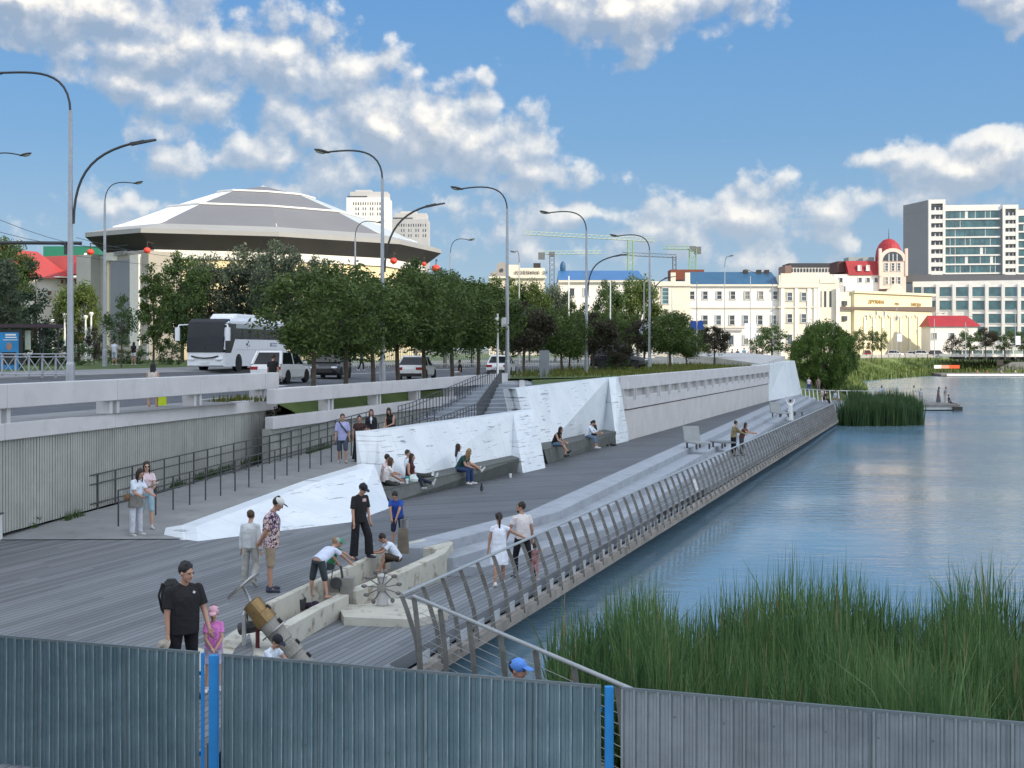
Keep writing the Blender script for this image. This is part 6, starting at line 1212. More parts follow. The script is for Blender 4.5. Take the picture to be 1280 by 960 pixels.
# ================================================================ LOUNGERS, SMALL THINGS
lw = M('lounger_timber', (.27, .29, .295), .6, .1, 3)
def lounger(p, th, label, back=True, mat=None):
    t_ = thing('lounger', label, 'lounger', p, th, group='fixed loungers on the terrace steps'); mm = mat or lw
    for sx in (-.34, .34):
        for y in (-.85, .1): mb = MB(); mb.box((sx, y, .13), (.06, .08, .26)); mb.build('leg', dsteel, t_, world=False)
    mb = MB(); mb.box((0, -.35, .29), (.84, 1.25, .07)); mb.build('seat', mm, t_, world=False)
    if back: mb = MB(); mb.hexa([(-.42, .18, .3), (.42, .18, .3), (.42, .28, .3), (-.42, .28, .3)], [(-.42, .36, 1.02), (.42, .36, 1.02), (.42, .44, 1.02), (-.42, .44, 1.02)]); mb.build('backrest', mm, t_, world=False)
    return t_
lounger(G(868, 560, 1.35), R(20), 'pale lounger with an upright back beside the far part of the railing'); lounger(G(900, 559, 1.1), R(20), 'low dark lounger just right of the pale upright one', False, M('lounger_dark', (.17, .19, .20), .6)); lounger(G(972, 521, 1.35), R(20), 'pale upright lounger to the left of the photographing woman in white'); lounger(G(990, 519, 1.1), R(20), 'low dark lounger beside the photographing woman in white', False, M('lounger_dark', (.17, .19, .20), .6))
t_ = thing('utility_box', 'pale box cut by the left edge at the foot of the ribbed wall', 'box', (-12.6, 32, 1.3)); mb = MB(); mb.box((-12.85, 32.2, 1.65), (.65, .5, .66)); mb.build('cabinet', M('box_white', (.55, .57, .55), .6, .1, 2), t_); mb = MB(); mb.box((-12.85, 32.2, 2.0), (.70, .56, .03)); mb.build('lid', dsteel, t_)
def BE(px, back, b2=False):
    e0, e1 = (Vector((-3.95, 40.1, 1.755)), Vector((.28, 49.8, 1.935))) if not b2 else (Vector((1.3, 53.7, 1.965)), Vector((5.2, 65.8, 1.965)))
    k = (px - 640) / FPX; d = e1 - e0; f_ = (k * e0.y - e0.x) / (d.x - k * d.y); p = e0 + d * f_; u = Vector((d.x, d.y, 0)).normalized(); return p + Vector((-u.y, u.x, 0)) * back
def cup(p, lb, s=1): t_ = thing('paper_cup', lb, 'cup', p); mb = MB(); mb.lathe([(.03 * s, 0), (.045 * s, .11 * s), (.048 * s, .115 * s), (.04 * s, .12 * s)], p, 12); mb.build('cup', M('cup_white', (.75, .76, .76)), t_)
cup(G(638, 597, 1.35), 'white crumpled cup on the deck near the right end of the long bench', 1.2); cup(BE(513, .12), 'white cup on the long bench beside the cross-legged woman', 1.2)
p = G(602, 616, 1.35); t_ = thing('pigeon', 'dark pigeon standing on the deck in front of the long bench', 'bird', p); mb = MB(); mb.ell(p + Vector((0, 0, .15)), (.065, .13, .075), Matrix.Rotation(.6, 3, 'X'), 10, 8); mb.cap(p + Vector((0, -.10, .2)), .035, p + Vector((0, -.12, .28)), .03, 8); mb.ell(p + Vector((0, -.13, .31)), (.034, .04, .034), None, 8, 6); mb.cap(p + Vector((0, .10, .10)), .03, p + Vector((0, .22, .04)), .015, 6); bo = mb.build('body', M('pigeon_dark', (.03, .035, .042), .5), t_); rm = bo.modifiers.new('r', 'REMESH'); rm.mode = 'VOXEL'; rm.voxel_size = .012
mb = MB(); mb.tube([p + Vector((0, -.165, .31)), p + Vector((0, -.2, .30))], [.01, .003], 6); mb.build('beak', darkm, t_)
for sx in (-.03, .03): mb = MB(); mb.tube([p + Vector((sx, 0, .1)), p + Vector((sx, -.01, .01)), p + Vector((sx, -.05, .005))], .006, 5); mb.build('leg', M('pigeon_leg', (.3, .08, .07)), t_)
p = G(762, 557.5, 1.35); 
for sx, lb in ((-.09, 'left black shoe of the pair on the deck by the shorter bench'), (.09, 'right black shoe of the pair on the deck by the shorter bench')): t_ = thing('shoe', lb, 'shoe', p + Vector((sx, sx, 0))); mb = MB(); q = p + Vector((sx * 2.2, sx, 0)); mb.ell(q + Vector((0, 0, .05)), (.17, .06, .055), None, 10, 6); mb.ell(q + Vector((-.10, 0, .08)), (.06, .055, .06), None, 8, 6); mb.build('upper', M('shoe_black', (.015, .015, .016), .5), t_)
t_ = thing('carrier_bag', 'white and teal carrier bag on the long bench between two seated women', 'bag', tuple(BE(524, .2))); bq = BE(524, .2); mb = MB(); mb.loft([[(bq.x + x * a_, bq.y + y * a_ * .5, bq.z + z) for x, y in ((-1, -1), (0, -1.2), (1, -1), (1.1, 0), (1, 1), (0, 1.2), (-1, 1), (-1.1, 0))] for z, a_ in ((0, .13), (.08, .16), (.16, .11), (.22, .06))]); mb.build('bag', M('bag_white', (.62, .72, .72), .5, .2, 8), t_); mb = MB(); mb.ell(bq + Vector((-.2, -.05, .09)), (.10, .08, .09)); mb.build('teal_pouch', M('teal', (.03, .20, .18)), t_)
def backpack(p, lb, th=0, s=1.0, col=(.012, .012, .014)):
    t_ = thing('backpack', lb, 'backpack', p, th); mb = MB(); r_ = []
    for z, w_, d_ in ((0, .13, .08), (.04, .16, .11), (.25, .16, .11), (.38, .13, .09), (.45, .06, .05)): r_.append([(w_ * math.cos(a_) * s, d_ * math.sin(a_) * s, z * s) for a_ in [2 * math.pi * i / 12 for i in range(12)]])
    mm = M('pack_black', col, .7, .2, 8); mb.loft(r_); mb.build('main_bag', mm, t_, world=False); mb = MB(); mb.ell((0, -.10 * s, .15 * s), (.11 * s, .05 * s, .12 * s)); mb.build('front_pocket', mm, t_, world=False)
    for sx in (-.08, .08): mb = MB(); mb.tube([(sx * s, .08 * s, .40 * s), (sx * 1.2 * s, .13 * s, .25 * s), (sx * s, .09 * s, .05 * s)], .015 * s, 5); mb.build('strap', mm, t_, world=False)
    return t_
backpack(BE(749, .3, True), 'black backpack on the shorter bench beside the woman with a ponytail', .3, 1.3)
# ================================================================ PEOPLE
SKIN = {}
def skin(i=0):
    cols = [(.42, .24, .17), (.36, .20, .14), (.47, .29, .21), (.24, .13, .085)]
    return M('skin_%d' % i, cols[i], .55, .06, 6)
def cloth(name, col, var=.12): return M('cloth_' + name, col, .85, var, 7, bump=.75, bscale=8)
hairc = {'black': (.010, .009, .009), 'dark': (.022, .014, .010), 'brown': (.055, .032, .018), 'blond': (.22, .15, .075), 'red': (.13, .04, .015)}
def floral():
    if 'floral' in MATS: return MATS['floral']
    m = bpy.data.materials.new('floral_cloth'); m.use_nodes = True; t = NT(m.node_tree); b = m.node_tree.nodes['Principled BSDF']; o = t.new('ShaderNodeTexCoord').outputs['Object']
    v = t.new('ShaderNodeTexVoronoi'); t.put(v.inputs['Vector'], t.vmath('ADD', o, t.noise(o, 9, 2, .5, 'Color'))); v.inputs['Scale'].default_value = 11
    s = t.sep(v.outputs['Color']); c = t.ramp(s[0], [(.0, (.02, .015, .05)), (.28, (.02, .015, .05)), (.30, (.55, .42, .42)), (.55, (.10, .06, .16)), (.70, (.6, .5, .48)), (.85, (.55, .33, .18)), (1, (.03, .02, .04))], 'CONSTANT')
    t.put(b.inputs['Base Color'], c); b.inputs['Roughness'].default_value = .85; MATS['floral'] = m; return m
def dirv(p, o, s): # p: degrees forward from straight down, o: degrees outwards, s: side sign
    p, o = R(p), R(o); return Vector((s * math.sin(o), -math.sin(p) * math.cos(o), -math.cos(p) * math.cos(o)))
def frus(mb, p0, r0, p1, r1, n=14):
    """Open-ended looking tapered tube with elliptical ends; r = (rx, ry) in the frame of the limb."""
    p0, p1 = Vector(p0), Vector(p1); t = (p1 - p0).normalized(); x = Vector((1, 0, 0)) - t * t.x
    if x.length < .1: x = Vector((0, 1, 0)) - t * t.y
    x.normalize(); y = t.cross(x); rg = []
    for p, r in ((p0, r0), (p1, r1)):
        r = r if hasattr(r, '__len__') else (r, r); rg.append([p + x * math.cos(a) * r[0] + y * math.sin(a) * r[1] for a in [2 * math.pi * i / n for i in range(n)]])
    mb.loft(rg)
def person(label, loc, yaw, H=1.72, fem=False, child=False, wide=1.0, lean=0, side=0, la=((5, 8), (12, 6)), ra=((5, 8), (12, 6)), ll=((0, 4), (0, 2)), rl=((0, 4), (0, 2)), head=(8, 0),
           top=None, sleeve=.55, toplen=.0, bottom=None, blen=1.0, loose=1.0, skirt=None, dress=None, shoes=(.5, .5, .5), hair='dark', hlen=0, tail=0, cap=None, capw=None, sk=0, seat=False, px=40, open_front=None, glasses=False, beard=False, flare=.0, twist=0, group=None, hands=None):
    s = H / 1.74; hs = 1.0 if not child else (1.0 + .42 * max(0, (1.5 - H)) ); vox = .010 if px > 45 else (.013 if px > 22 else .02)
    root = thing('person', label, 'person', loc, R(yaw), group=group)
    S = lambda v: Vector(v) * s
    lim = .97 if child else 1.0
    shw = (.165 if fem else .190) * wide ** .6 * (0.93 if child else 1); hpw = .092 * wide ** .5
    P = Vector((0, 0, 0)); up = Vector((math.sin(R(side)), -math.sin(R(lean)), math.cos(R(lean)) * math.cos(R(side))))
    fw = Vector((0, -math.cos(R(lean)), -math.sin(R(lean)))); rt = Vector((math.cos(R(twist)), math.sin(R(twist)), 0))
    waist = P + up * .13; chest = P + up * .33; sh = P + up * .485; neck = P + up * .545 + fw * .015
    hu = Vector((math.sin(R(side * .5)), -math.sin(R(lean * .5 + head[0])), math.cos(R(lean * .5 + head[0])))); hc = neck + hu * (.135 * hs) + Vector((0, -.012, 0))
    hrot = Matrix.Rotation(R(head[1]), 3, 'Z') @ Matrix.Rotation(R(lean * .5 + head[0]), 3, 'X')
    J = {}
    for nm, sg, arm, leg in (('L', 1, la, ll), ('R', -1, ra, rl)):
        a0 = sh + rt * sg * (shw - .012) - up * .038; e = a0 + dirv(arm[0][0], arm[0][1], sg) * .285; wr = e + dirv(arm[1][0], arm[1][1], sg) * .245; hd = dirv(arm[1][0], arm[1][1], sg)
        if len(arm) > 2: hd = dirv(arm[2][0], arm[2][1], sg)
        h0 = P + Vector((sg * hpw, 0, -.02)); kn = h0 + dirv(leg[0][0], leg[0][1], sg) * .42 * lim; dn = dirv(leg[1][0], leg[1][1], sg); an = kn + dn * .41 * lim
        b_ = R(leg[1][0]); fd = Vector((sg * .18, -math.cos(b_), math.sin(b_) if b_ > 0 else math.sin(b_) * .9)).normalized()
        if len(leg) > 2: fd = dirv(leg[2][0], leg[2][1], sg)
        J[nm] = (a0, e, wr, hd, h0, kn, an, dn, fd, sg)
    # --- body
    mb = MB(); w = wide
    mb.ell(chest - up * .02, (.150 * w * (.92 if fem else 1), .105 * w, .19), Matrix.Rotation(R(lean), 3, 'X'), 14, 10); mb.ell(waist, (.128 * w, .098 * w, .15), Matrix.Rotation(R(lean), 3, 'X'), 14, 10); mb.ell(P - up * .0, (.150 * w, .108 * w, .12), None, 14, 10)
    [mb.cap(sh + up * .012, .055, sh + rt * sg * (shw - .02) - up * .038, .048) for sg in (-1, 1)]; mb.cap(sh - up * .03, .07, sh + up * .035, .054); mb.cap(sh, .052, hc - hu * .06, .048)
    if fem and not child:
        for sg in (-1, 1): mb.ell(chest + rt * sg * .07 + fw * .085 + up * .02, .058, None, 10, 8)
    # head: skull, face, jaw, nose, ears, chin
    def HP(x, y, z): return hc + hrot @ (Vector((x, y, z)) * hs)
    mb.ell(HP(0, .012, .02), tuple(q * hs for q in (.076, .093, .095)), hrot, 16, 12); mb.ell(HP(0, -.022, -.035), tuple(q * hs for q in (.060, .070, .080)), hrot, 14, 10); mb.ell(HP(0, -.068, -.088), tuple(q * hs for q in (.028, .024, .022)), hrot, 8, 6)
    mb.cap(HP(0, -.088, .012), .010 * hs, HP(0, -.108, -.022), .015 * hs, 8)
    for sg in (-1, 1): mb.ell(HP(sg * .077, .004, -.01), tuple(q * hs for q in (.012, .02, .032)), hrot, 8, 6); mb.ell(HP(sg * .034, -.080, .026), tuple(q * hs for q in (.022, .012, .010)), hrot, 8, 6)
    for nm, (a0, e, wr, hd, h0, kn, an, dn, fd, sg) in J.items():
        mb.cap(a0, .050 * w ** .5, e, .038, 10); mb.cap(e, .038, wr, .026, 10)
        sd = Vector((0, -1, 0)) - hd * hd.dot(Vector((0, -1, 0)));
        if sd.length < .2: sd = Vector((0, 0, 1)) - hd * hd.z
        sd.normalize(); nn = hd.cross(sd).normalized() * -sg; fr = .0088 if vox < .012 else .0115
        pc = wr + hd * .05; mb.cap(wr, .024, pc + hd * .015, .028, 8)
        for q, ln in ((-1.5, .062), (-.5, .076), (.5, .082), (1.5, .074)):
            b0 = pc + sd * q * .0185 + hd * .022; b1 = b0 + hd * ln * .5 + nn * .004; b2 = b1 + (hd * .8 + nn * .55).normalized() * ln * .5; mb.cap(b0, fr * 1.05, b1, fr, 6); mb.cap(b1, fr, b2, fr * .85, 6)
        t0 = wr + hd * .02 + sd * .022; t1 = t0 + (hd * .75 + sd * .55 + nn * .3).normalized() * .045; mb.cap(t0, fr * 1.3, t1, fr * 1.1, 6); mb.cap(t1, fr * 1.1, t1 + (hd * .95 + nn * .3).normalized() * .03, fr * .9, 6)
        mb.cap(h0, .078 * w ** .5, kn, .050, 12); mb.cap(kn, .050, kn.lerp(an, .35) - fd * .012, .052, 10); mb.cap(kn.lerp(an, .35) - fd * .012, .052, an, .033, 10)
        mb.cap(an, .034, an + dn * .035 - fd * .03, .032, 8); mb.cap(an + dn * .03, .034, an + dn * .055 + fd * .13, .024, 8)
    lo = min((an + dn * .085).z if abs(dn.z) > .5 else an.z - .04 for (_, _, _, _, _, _, an, dn, _, _) in J.values())
    if seat: zoff = .115
    else: zoff = -lo
    def fin(mb_, name, mat, v=None, parent=None, it=2):
        mb_.v = [tuple((Vector(q) + Vector((0, 0, zoff))) * s) for q in mb_.v]
        o = mb_.build(name, mat, parent or root, world=False, smooth=True); rm = o.modifiers.new('r', 'REMESH'); rm.mode = 'VOXEL'; rm.voxel_size = (v or vox) * (s if s < 1 else 1); rm.use_smooth_shade = True
        sm = o.modifiers.new('s', 'SMOOTH'); sm.factor = .5; sm.iterations = it; BAKE.append(o); return o
    body = fin(mb, 'body', skin(sk), vox * .92, it=1)
    def raw(mb_, name, mat, parent=None):
        mb_.v = [tuple((Vector(q) + Vector((0, 0, zoff))) * s) for q in mb_.v]; return mb_.build(name, mat, parent or root, world=False, smooth=True)
    if px > 22:
        for sg in (-1, 1):
            m2 = MB(); m2.ell(HP(sg * .033, -.0885, .014), tuple(q * hs for q in (.013, .006, .0065)), hrot, 8, 6); raw(m2, 'eye', M('eye_dark', (.02, .016, .014), .2))
            m2 = MB(); m2.cap(HP(sg * .018, -.094, .032), .0045 * hs, HP(sg * .048, -.086, .034), .0035 * hs, 6); raw(m2, 'eyebrow', M('hair_' + hair, hairc[hair], .6, .2, 20))
        m2 = MB(); m2.cap(HP(-.020, -.0885, -.055), .006 * hs, HP(.020, -.0885, -.055), .006 * hs, 6); raw(m2, 'mouth', M('lips', (.30, .10, .09), .5))
    if glasses: m2 = MB(); [m2.ell(HP(sg * .033, -.098, .015), tuple(q * hs for q in (.026, .006, .020)), hrot, 10, 6) for sg in (-1, 1)]; m2.cap(HP(-.075, -.04, .02), .004, HP(-.05, -.097, .02), .004, 5); m2.cap(HP(.075, -.04, .02), .004, HP(.05, -.097, .02), .004, 5); raw(m2, 'sunglasses', M('lens_black', (.01, .01, .01), .1))
    if beard: m2 = MB(); m2.ell(HP(0, -.058, -.078), tuple(q * hs for q in (.050, .045, .040)), hrot, 12, 8); fin(m2, 'beard', M('hair_' + hair, hairc[hair], .6, .2, 20))
    # --- hair
    hm = M('hair_' + hair, hairc[hair], .5, .3, 22, bump=.5, bscale=60)
    m2 = MB(); m2.ell(HP(0, .026, .036), tuple(q * hs for q in (.087, .098, .098)), hrot, 16, 12)
    hr = random.Random(len(label) + int(H * 100))
    for _ in range(16 if not cap else 4):
        th_ = hr.uniform(-2.6, 2.6); ph_ = hr.uniform(.1, 1.25); d_ = Vector((math.sin(th_) * math.sin(ph_), .25 + math.cos(th_) * math.sin(ph_), math.cos(ph_)))
        if d_.y < -.35 and d_.z < .75: continue
        d_.normalize(); m2.ell(HP(d_.x * .078, .024 + d_.y * .086, .036 + d_.z * .088), hr.uniform(.018, .030) * hs, None, 6, 5)
    if hlen:
        L_ = .12 + hlen; bkd = (HP(0, .11, 0) - HP(0, 0, 0)).normalized()
        for q in (-1, 0, 1): m2.cap(HP(q * .045, .060, .0), .045 * hs, HP(q * .050, .075, 0) + Vector((0, .02, -1)).normalized() * L_ + bkd * .02, .030, 8)
        for q in (-1, 1): m2.cap(HP(q * .074, .0, .02), .026 * hs, HP(q * .078, .01, 0) + Vector((0, .0, -1)) * L_ * .75, .018, 8)
    if tail: m2.cap(HP(0, .105, .02), .03 * hs, HP(0, .135, -.05), .032, 8); m2.cap(HP(0, .135, -.05), .032, HP(0, .12, 0) + Vector((0, .0, -1)) * (tail + .1), .014, 8)
    fin(m2, 'hair', hm, vox)
    if cap:
        cm_ = cloth(cap[0], cap[1]); m2 = MB(); m2.ell(HP(0, .010, .048), tuple(q * hs for q in (.094, .110, .088)), hrot, 16, 12); cp = fin(m2, 'cap', cm_, vox)
        m2 = MB(); m2.ell(HP(0, -.120, .052), tuple(q * hs for q in (.070, .075, .012)), hrot @ Matrix.Rotation(R(8), 3, 'X'), 12, 8); fin(m2, 'brim', cloth(*capw) if capw and capw[0] != 'panel' else cm_, vox * .8, cp)
        if capw and capw[0] == 'front': pass
    # --- clothing
    def sleeves(m2, fr, infl=.0):
        for nm, (a0, e, wr, hd, h0, kn, an, dn, fd, sg) in J.items():
            m2.ell(a0, .056 * w ** .5 + infl, None, 10, 8)
            if fr <= 1: frus(m2, a0, .055 * w ** .5 + infl, a0.lerp(e, fr), .060 * w ** .5 + infl)
            else: frus(m2, a0, .056 + infl, e, .050 + infl); m2.ell(e, .052 + infl, None, 8, 6); frus(m2, e, .052 + infl, e.lerp(wr, fr - 1), .042 + infl)
    def torso(m2, infl, bot, fl=0.0):
        rq = Matrix.Rotation(R(lean), 3, 'X'); m2.ell(chest, ((.165 * (.93 if fem else 1) + infl) * w, (.120 + infl) * w, .185), rq, 16, 10); [m2.cap(sh + up * .006, .064, sh + rt * sg * (shw - .03) - up * .038, .054) for sg in (-1, 1)]
        if fem and not child: [m2.ell(chest + rt * sg * .07 + fw * .09 + up * .02, .064, None, 10, 8) for sg in (-1, 1)]
        b0 = P + up * bot; frus(m2, chest, ((.160 + infl) * w, (.118 + infl) * w), b0, ((.158 + infl + fl) * w, (.122 + infl + fl) * w), 18)
    if dress:
        m2 = MB(); torso(m2, .012, .08); 
        if sleeve: sleeves(m2, sleeve)
        d0 = P + up * .09; nlen = dress[2]; mid = (J['L'][5] + J['R'][5]) / 2; d1 = P + (mid - P).normalized() * .42 * nlen
        if not seat: frus(m2, d0, (.160, .128), P - up * .05, (.185, .150), 20); frus(m2, P - up * .04, (.185, .150), P + (mid - P).normalized() * .42 * nlen, (.20 + flare, .165 + flare), 20)
        else: frus(m2, d0, (.165, .13), P - up * .02, (.185, .15), 20); frus(m2, P, (.17, .11), d1, (.16, .10), 16)
        fin(m2, 'dress', dress[3] if len(dress) > 3 else cloth(dress[0], dress[1]))
    if top:
        m2 = MB(); torso(m2, .016 * loose, -.03 - toplen); 
        if sleeve: sleeves(m2, sleeve, .006 * loose)
        fin(m2, 'shirt' if sleeve else 'tank_top', top[2] if len(top) > 2 and not isinstance(top[2], float) else cloth(*top))
        if open_front: m2 = MB(); m2.ell(chest + fw * (.085 * w) + up * .01, (.062, .055, .20), Matrix.Rotation(R(lean), 3, 'X'), 10, 8); fin(m2, 'inner_shirt', cloth(*open_front))
    if skirt:
        m2 = MB(); mid = (J['L'][5] + J['R'][5]) / 2; frus(m2, waist, (.145, .115), P - up * .05, (.18, .145), 18); frus(m2, P - up * .04, (.18, .145), P + (mid - P).normalized() * .42 * skirt[2], (.21 + flare, .17 + flare), 18); fin(m2, 'skirt', cloth(skirt[0], skirt[1]))
    if bottom:
        m2 = MB(); frus(m2, P + up * .11, (.150 * w, .115 * w), P - up * .02, (.166 * w, .128 * w), 18); m2.ell(P - Vector((0, 0, .03)), (.163 * w, .125 * w, .09), None, 14, 8)
        lg = loose
        for nm, (a0, e, wr, hd, h0, kn, an, dn, fd, sg) in J.items():
            if blen <= 1.0 and blen > 0: frus(m2, h0 + Vector((0, 0, .02)), .098 * w ** .5, h0.lerp(kn, blen), .082 * w ** .4 * (lg * .9 + .1)); 
            else:
                frus(m2, h0 + Vector((0, 0, .02)), .096 * w ** .5, kn, .068 * (lg * .85 + .15)); m2.ell(kn, .066 * (lg * .85 + .15), None, 10, 8); frus(m2, kn, .066 * (lg * .85 + .15), kn.lerp(an, blen - 1), .056 * lg + flare)
        fin(m2, 'trousers' if blen > 1.5 else 'shorts', cloth(*bottom))
    if shoes:
        shm = M('shoe_%d' % int(shoes[0] * 100 + shoes[2] * 10), shoes, .6, .08, 8)
        for nm, (a0, e, wr, hd, h0, kn, an, dn, fd, sg) in J.items():
            m2 = MB(); hl = an + dn * .045 - fd * .045; m2.cap(hl, .040, an + dn * .052 + fd * .09, .036, 10); m2.cap(an + dn * .052 + fd * .09, .037, an + dn * .058 + fd * .155, .030, 10); m2.cap(an + dn * .0, .042, hl, .040, 8)
            fin(m2, 'shoe', shm, vox)
    root['_'] = 0; del root['_']
    def wpt(which, f=1.0):
        a0, e, wr, hd = J[which][:4]; v = (wr + hd * .07 + Vector((0, 0, zoff))) * s
        return root.matrix_basis @ v if False else Vector(loc) + Matrix.Rotation(R(yaw), 3, 'Z') @ v
    return root, wpt
BAKE = []
W_ = (.66, .68, .70); K_ = (.012, .012, .014)
def GP(px, py, z=1.35): return G(px, py, z)
white, black = ('white', W_), ('black', K_)
# 1-2 man in black and girl
Y_ = 17.6; r_, wp_ = person('big man in a black t-shirt standing behind the fence, looking down to his left', ((229 - 640) / FPX * Y_, Y_, 1.35), 42, 1.84, wide=1.2, lean=2, la=((14, 10), (30, 0)), ra=((2, 7), (8, 2)), top=black, bottom=('blacktrousers', (.008, .008, .011)), blen=2.0, hair='black', head=(14, 18), sleeve=.75, toplen=.06, shoes=(.02, .02, .02), px=100)
m2 = MB(); q = Vector((.075, -.158, 1.44)); m2.box(q, (.03, .012, .03), ry=.6); m2.build('chest_logo', M('logo_white', (.7, .7, .7)), r_, world=False)
backpack(Vector(((212 - 640) / FPX * 17.85, 17.95, 2.42)), 'black backpack on the back of the big man in black', R(150), 1.05)
p = wp_('R'); t_ = thing('folded_cap', 'beige folded hat in the right hand of the big man in black', 'hat', p); mb = MB(); mb.lathe([(.11, 0), (.10, .015), (.06, .02), (.055, .07), (.02, .085)], p + Vector((-.04, -.03, -.06)), 12, axis=(-.5, -.6, .5)); mb.build('hat', cloth('beige', (.35, .32, .27)), t_)
r_, wp_ = person('girl in a pink t-shirt, pink cap and flowered shorts, hands clasped', ((267 - 640) / FPX * 18.0, 18.0, 1.35), 14, 1.17, fem=True, child=True, la=((20, 4), (45, -28)), ra=((20, 4), (45, -28)), top=('pink', (.62, .20, .50)), bottom=('flower', (.50, .44, .58), .5), blen=.8, hair='brown', tail=.1, cap=('palepink', (.66, .38, .46)), sleeve=.6, sk=2, shoes=(.6, .6, .6), px=90, head=(16, -10))
m2 = MB(); c0 = Vector((0, -.135, .80)); m2.tube([c0 + Vector((math.cos(a) * .035 * (1 if i % 2 else 1.1), 0, math.sin(a) * .03)) for i, a in enumerate([.3 * j for j in range(21)])], .006, 5); m2.tube([c0 + Vector((x, .0, -.08 + .02 * math.sin(x * 60))) for x in (-.04, -.02, 0, .02, .04)], .005, 5); m2.build('shirt_print', M('print_purple', (.35, .08, .42)), r_, world=False)
# 3 boy at screw pump
person('boy in a white t-shirt and a black and white cap beside the screw pump', ((333 - 640) / FPX * 19.2, 19.2, .70), 62, 1.22, child=True, lean=18, top=('whitecool', (.62, .70, .78)), bottom=('navy', (.02, .03, .07)), blen=.95, cap=('capblack', (.015, .016, .022)), capw=('capnavy', (.02, .025, .05)), hair='dark', head=(24, 0), la=((50, 5), (70, 0)), ra=((45, 5), (65, 0)), px=80, shoes=(.5, .5, .5))
# 4,5
person('boy in a pale long-sleeved top and loose beige trousers seen from behind', GP(313, 733), 172, 1.52, child=True, la=((4, 10), (6, 4)), ra=((-6, 12), (0, 6)), top=('paleblue', (.52, .55, .56)), sleeve=1.95, bottom=('beige2', (.36, .36, .33), .2), blen=1.95, loose=1.35, hair='brown', shoes=(.35, .35, .34), rl=((6, 6), (-38, 2)), ll=((2, 4), (0, 2)), px=60)
person('man in a floral shirt, khaki shorts and a white cap, hands behind his back', GP(338, 739), 100, 1.84, wide=1.18, lean=4, la=((-22, 2), (-30, -30)), ra=((-22, 2), (-30, -30)), top=('f', (0, 0, 0), floral()), bottom=('khaki', (.27, .21, .14)), blen=1.04, loose=1.1, cap=('capwhite', (.62, .62, .60)), capw=('capblack', (.015, .016, .022)), hair='dark', head=(30, 10), sleeve=.85, toplen=.09, shoes=(.03, .035, .06), sk=1, px=65)
# 6,7 kids at the channel
person('boy in a white t-shirt and dark shorts bending over the crank handle', GP(398, 748, 1.10), 140, 1.45, child=True, lean=62, head=(-5, 0), la=((48, 4), (42, 0)), ra=((55, 6), (50, 0)), ll=((-6, 10), (0, 8)), rl=((8, 10), (4, 6)), top=('whiteblue', (.56, .62, .76)), bottom=('darkgreen', (.03, .04, .045)), blen=1.02, loose=1.2, hair='blond', cap=('greyprint', (.3, .32, .34)), shoes=None, sk=0, px=60)
person('small child in a green cap and green t-shirt beside the bending boy', GP(413, 738, .90), 80, 1.15, child=True, lean=22, la=((60, 2), (60, 0)), ra=((55, 4), (60, 0)), top=('green', (.02, .16, .06)), bottom=('darkgreen', (.03, .04, .045)), blen=.9, cap=('greencap', (.02, .28, .10)), hair='dark', head=(12, 10), shoes=(.1, .1, .1), px=60)
# 8
r_, _ = person('teenager all in black with a black cap stepping beside the channel', GP(449, 699), 48, 1.72, lean=3, la=((8, 6), (14, 2)), ra=((4, 10), (12, 4)), ll=((22, 6), (2, 2)), rl=((-2, 3), (-4, 2)), top=black, bottom=('blacktrousers', (.008, .008, .011)), blen=2.0, loose=1.45, flare=.02, cap=('capblack', (.015, .016, .022)), hair='dark', head=(30, 5), sleeve=.8, toplen=.05, shoes=(.03, .045, .05), px=56)
m2 = MB(); m2.box((.02, -.150, 1.33), (.10, .01, .07)); m2.build('chest_print', M('logo_pink', (.6, .42, .42)), r_, world=False)
# 9,10
person('boy in a blue t-shirt leaning over the timber post', GP(497, 683), -8, 1.42, child=True, lean=26, la=((38, -8), (22, -14)), ra=((38, -8), (22, -14)), ll=((8, 6), (0, 2)), rl=((-4, 6), (0, 2)), top=('blue', (.02, .07, .34)), bottom=('navy', (.02, .03, .07)), blen=1.1, loose=1.2, hair='black', head=(25, 0), sk=1, shoes=(.05, .05, .05), px=55)
person('boy in a white t-shirt and brown shorts sitting on the channel wall', Vector((G(497, 700, 1.28).x, G(497, 700, 1.28).y, 1.24)), -75, 1.42, child=True, seat=True, lean=34, la=((52, 5), (85, 0)), ra=((48, 8), (80, -5)), ll=((105, 8), (20, 2)), rl=((80, 12), (-12, 2)), top=('whiteblue2', (.60, .66, .76)), bottom=('brown', (.055, .04, .028)), blen=1.0, loose=1.1, hair='dark', head=(25, 0), shoes=None, sk=1, px=55)
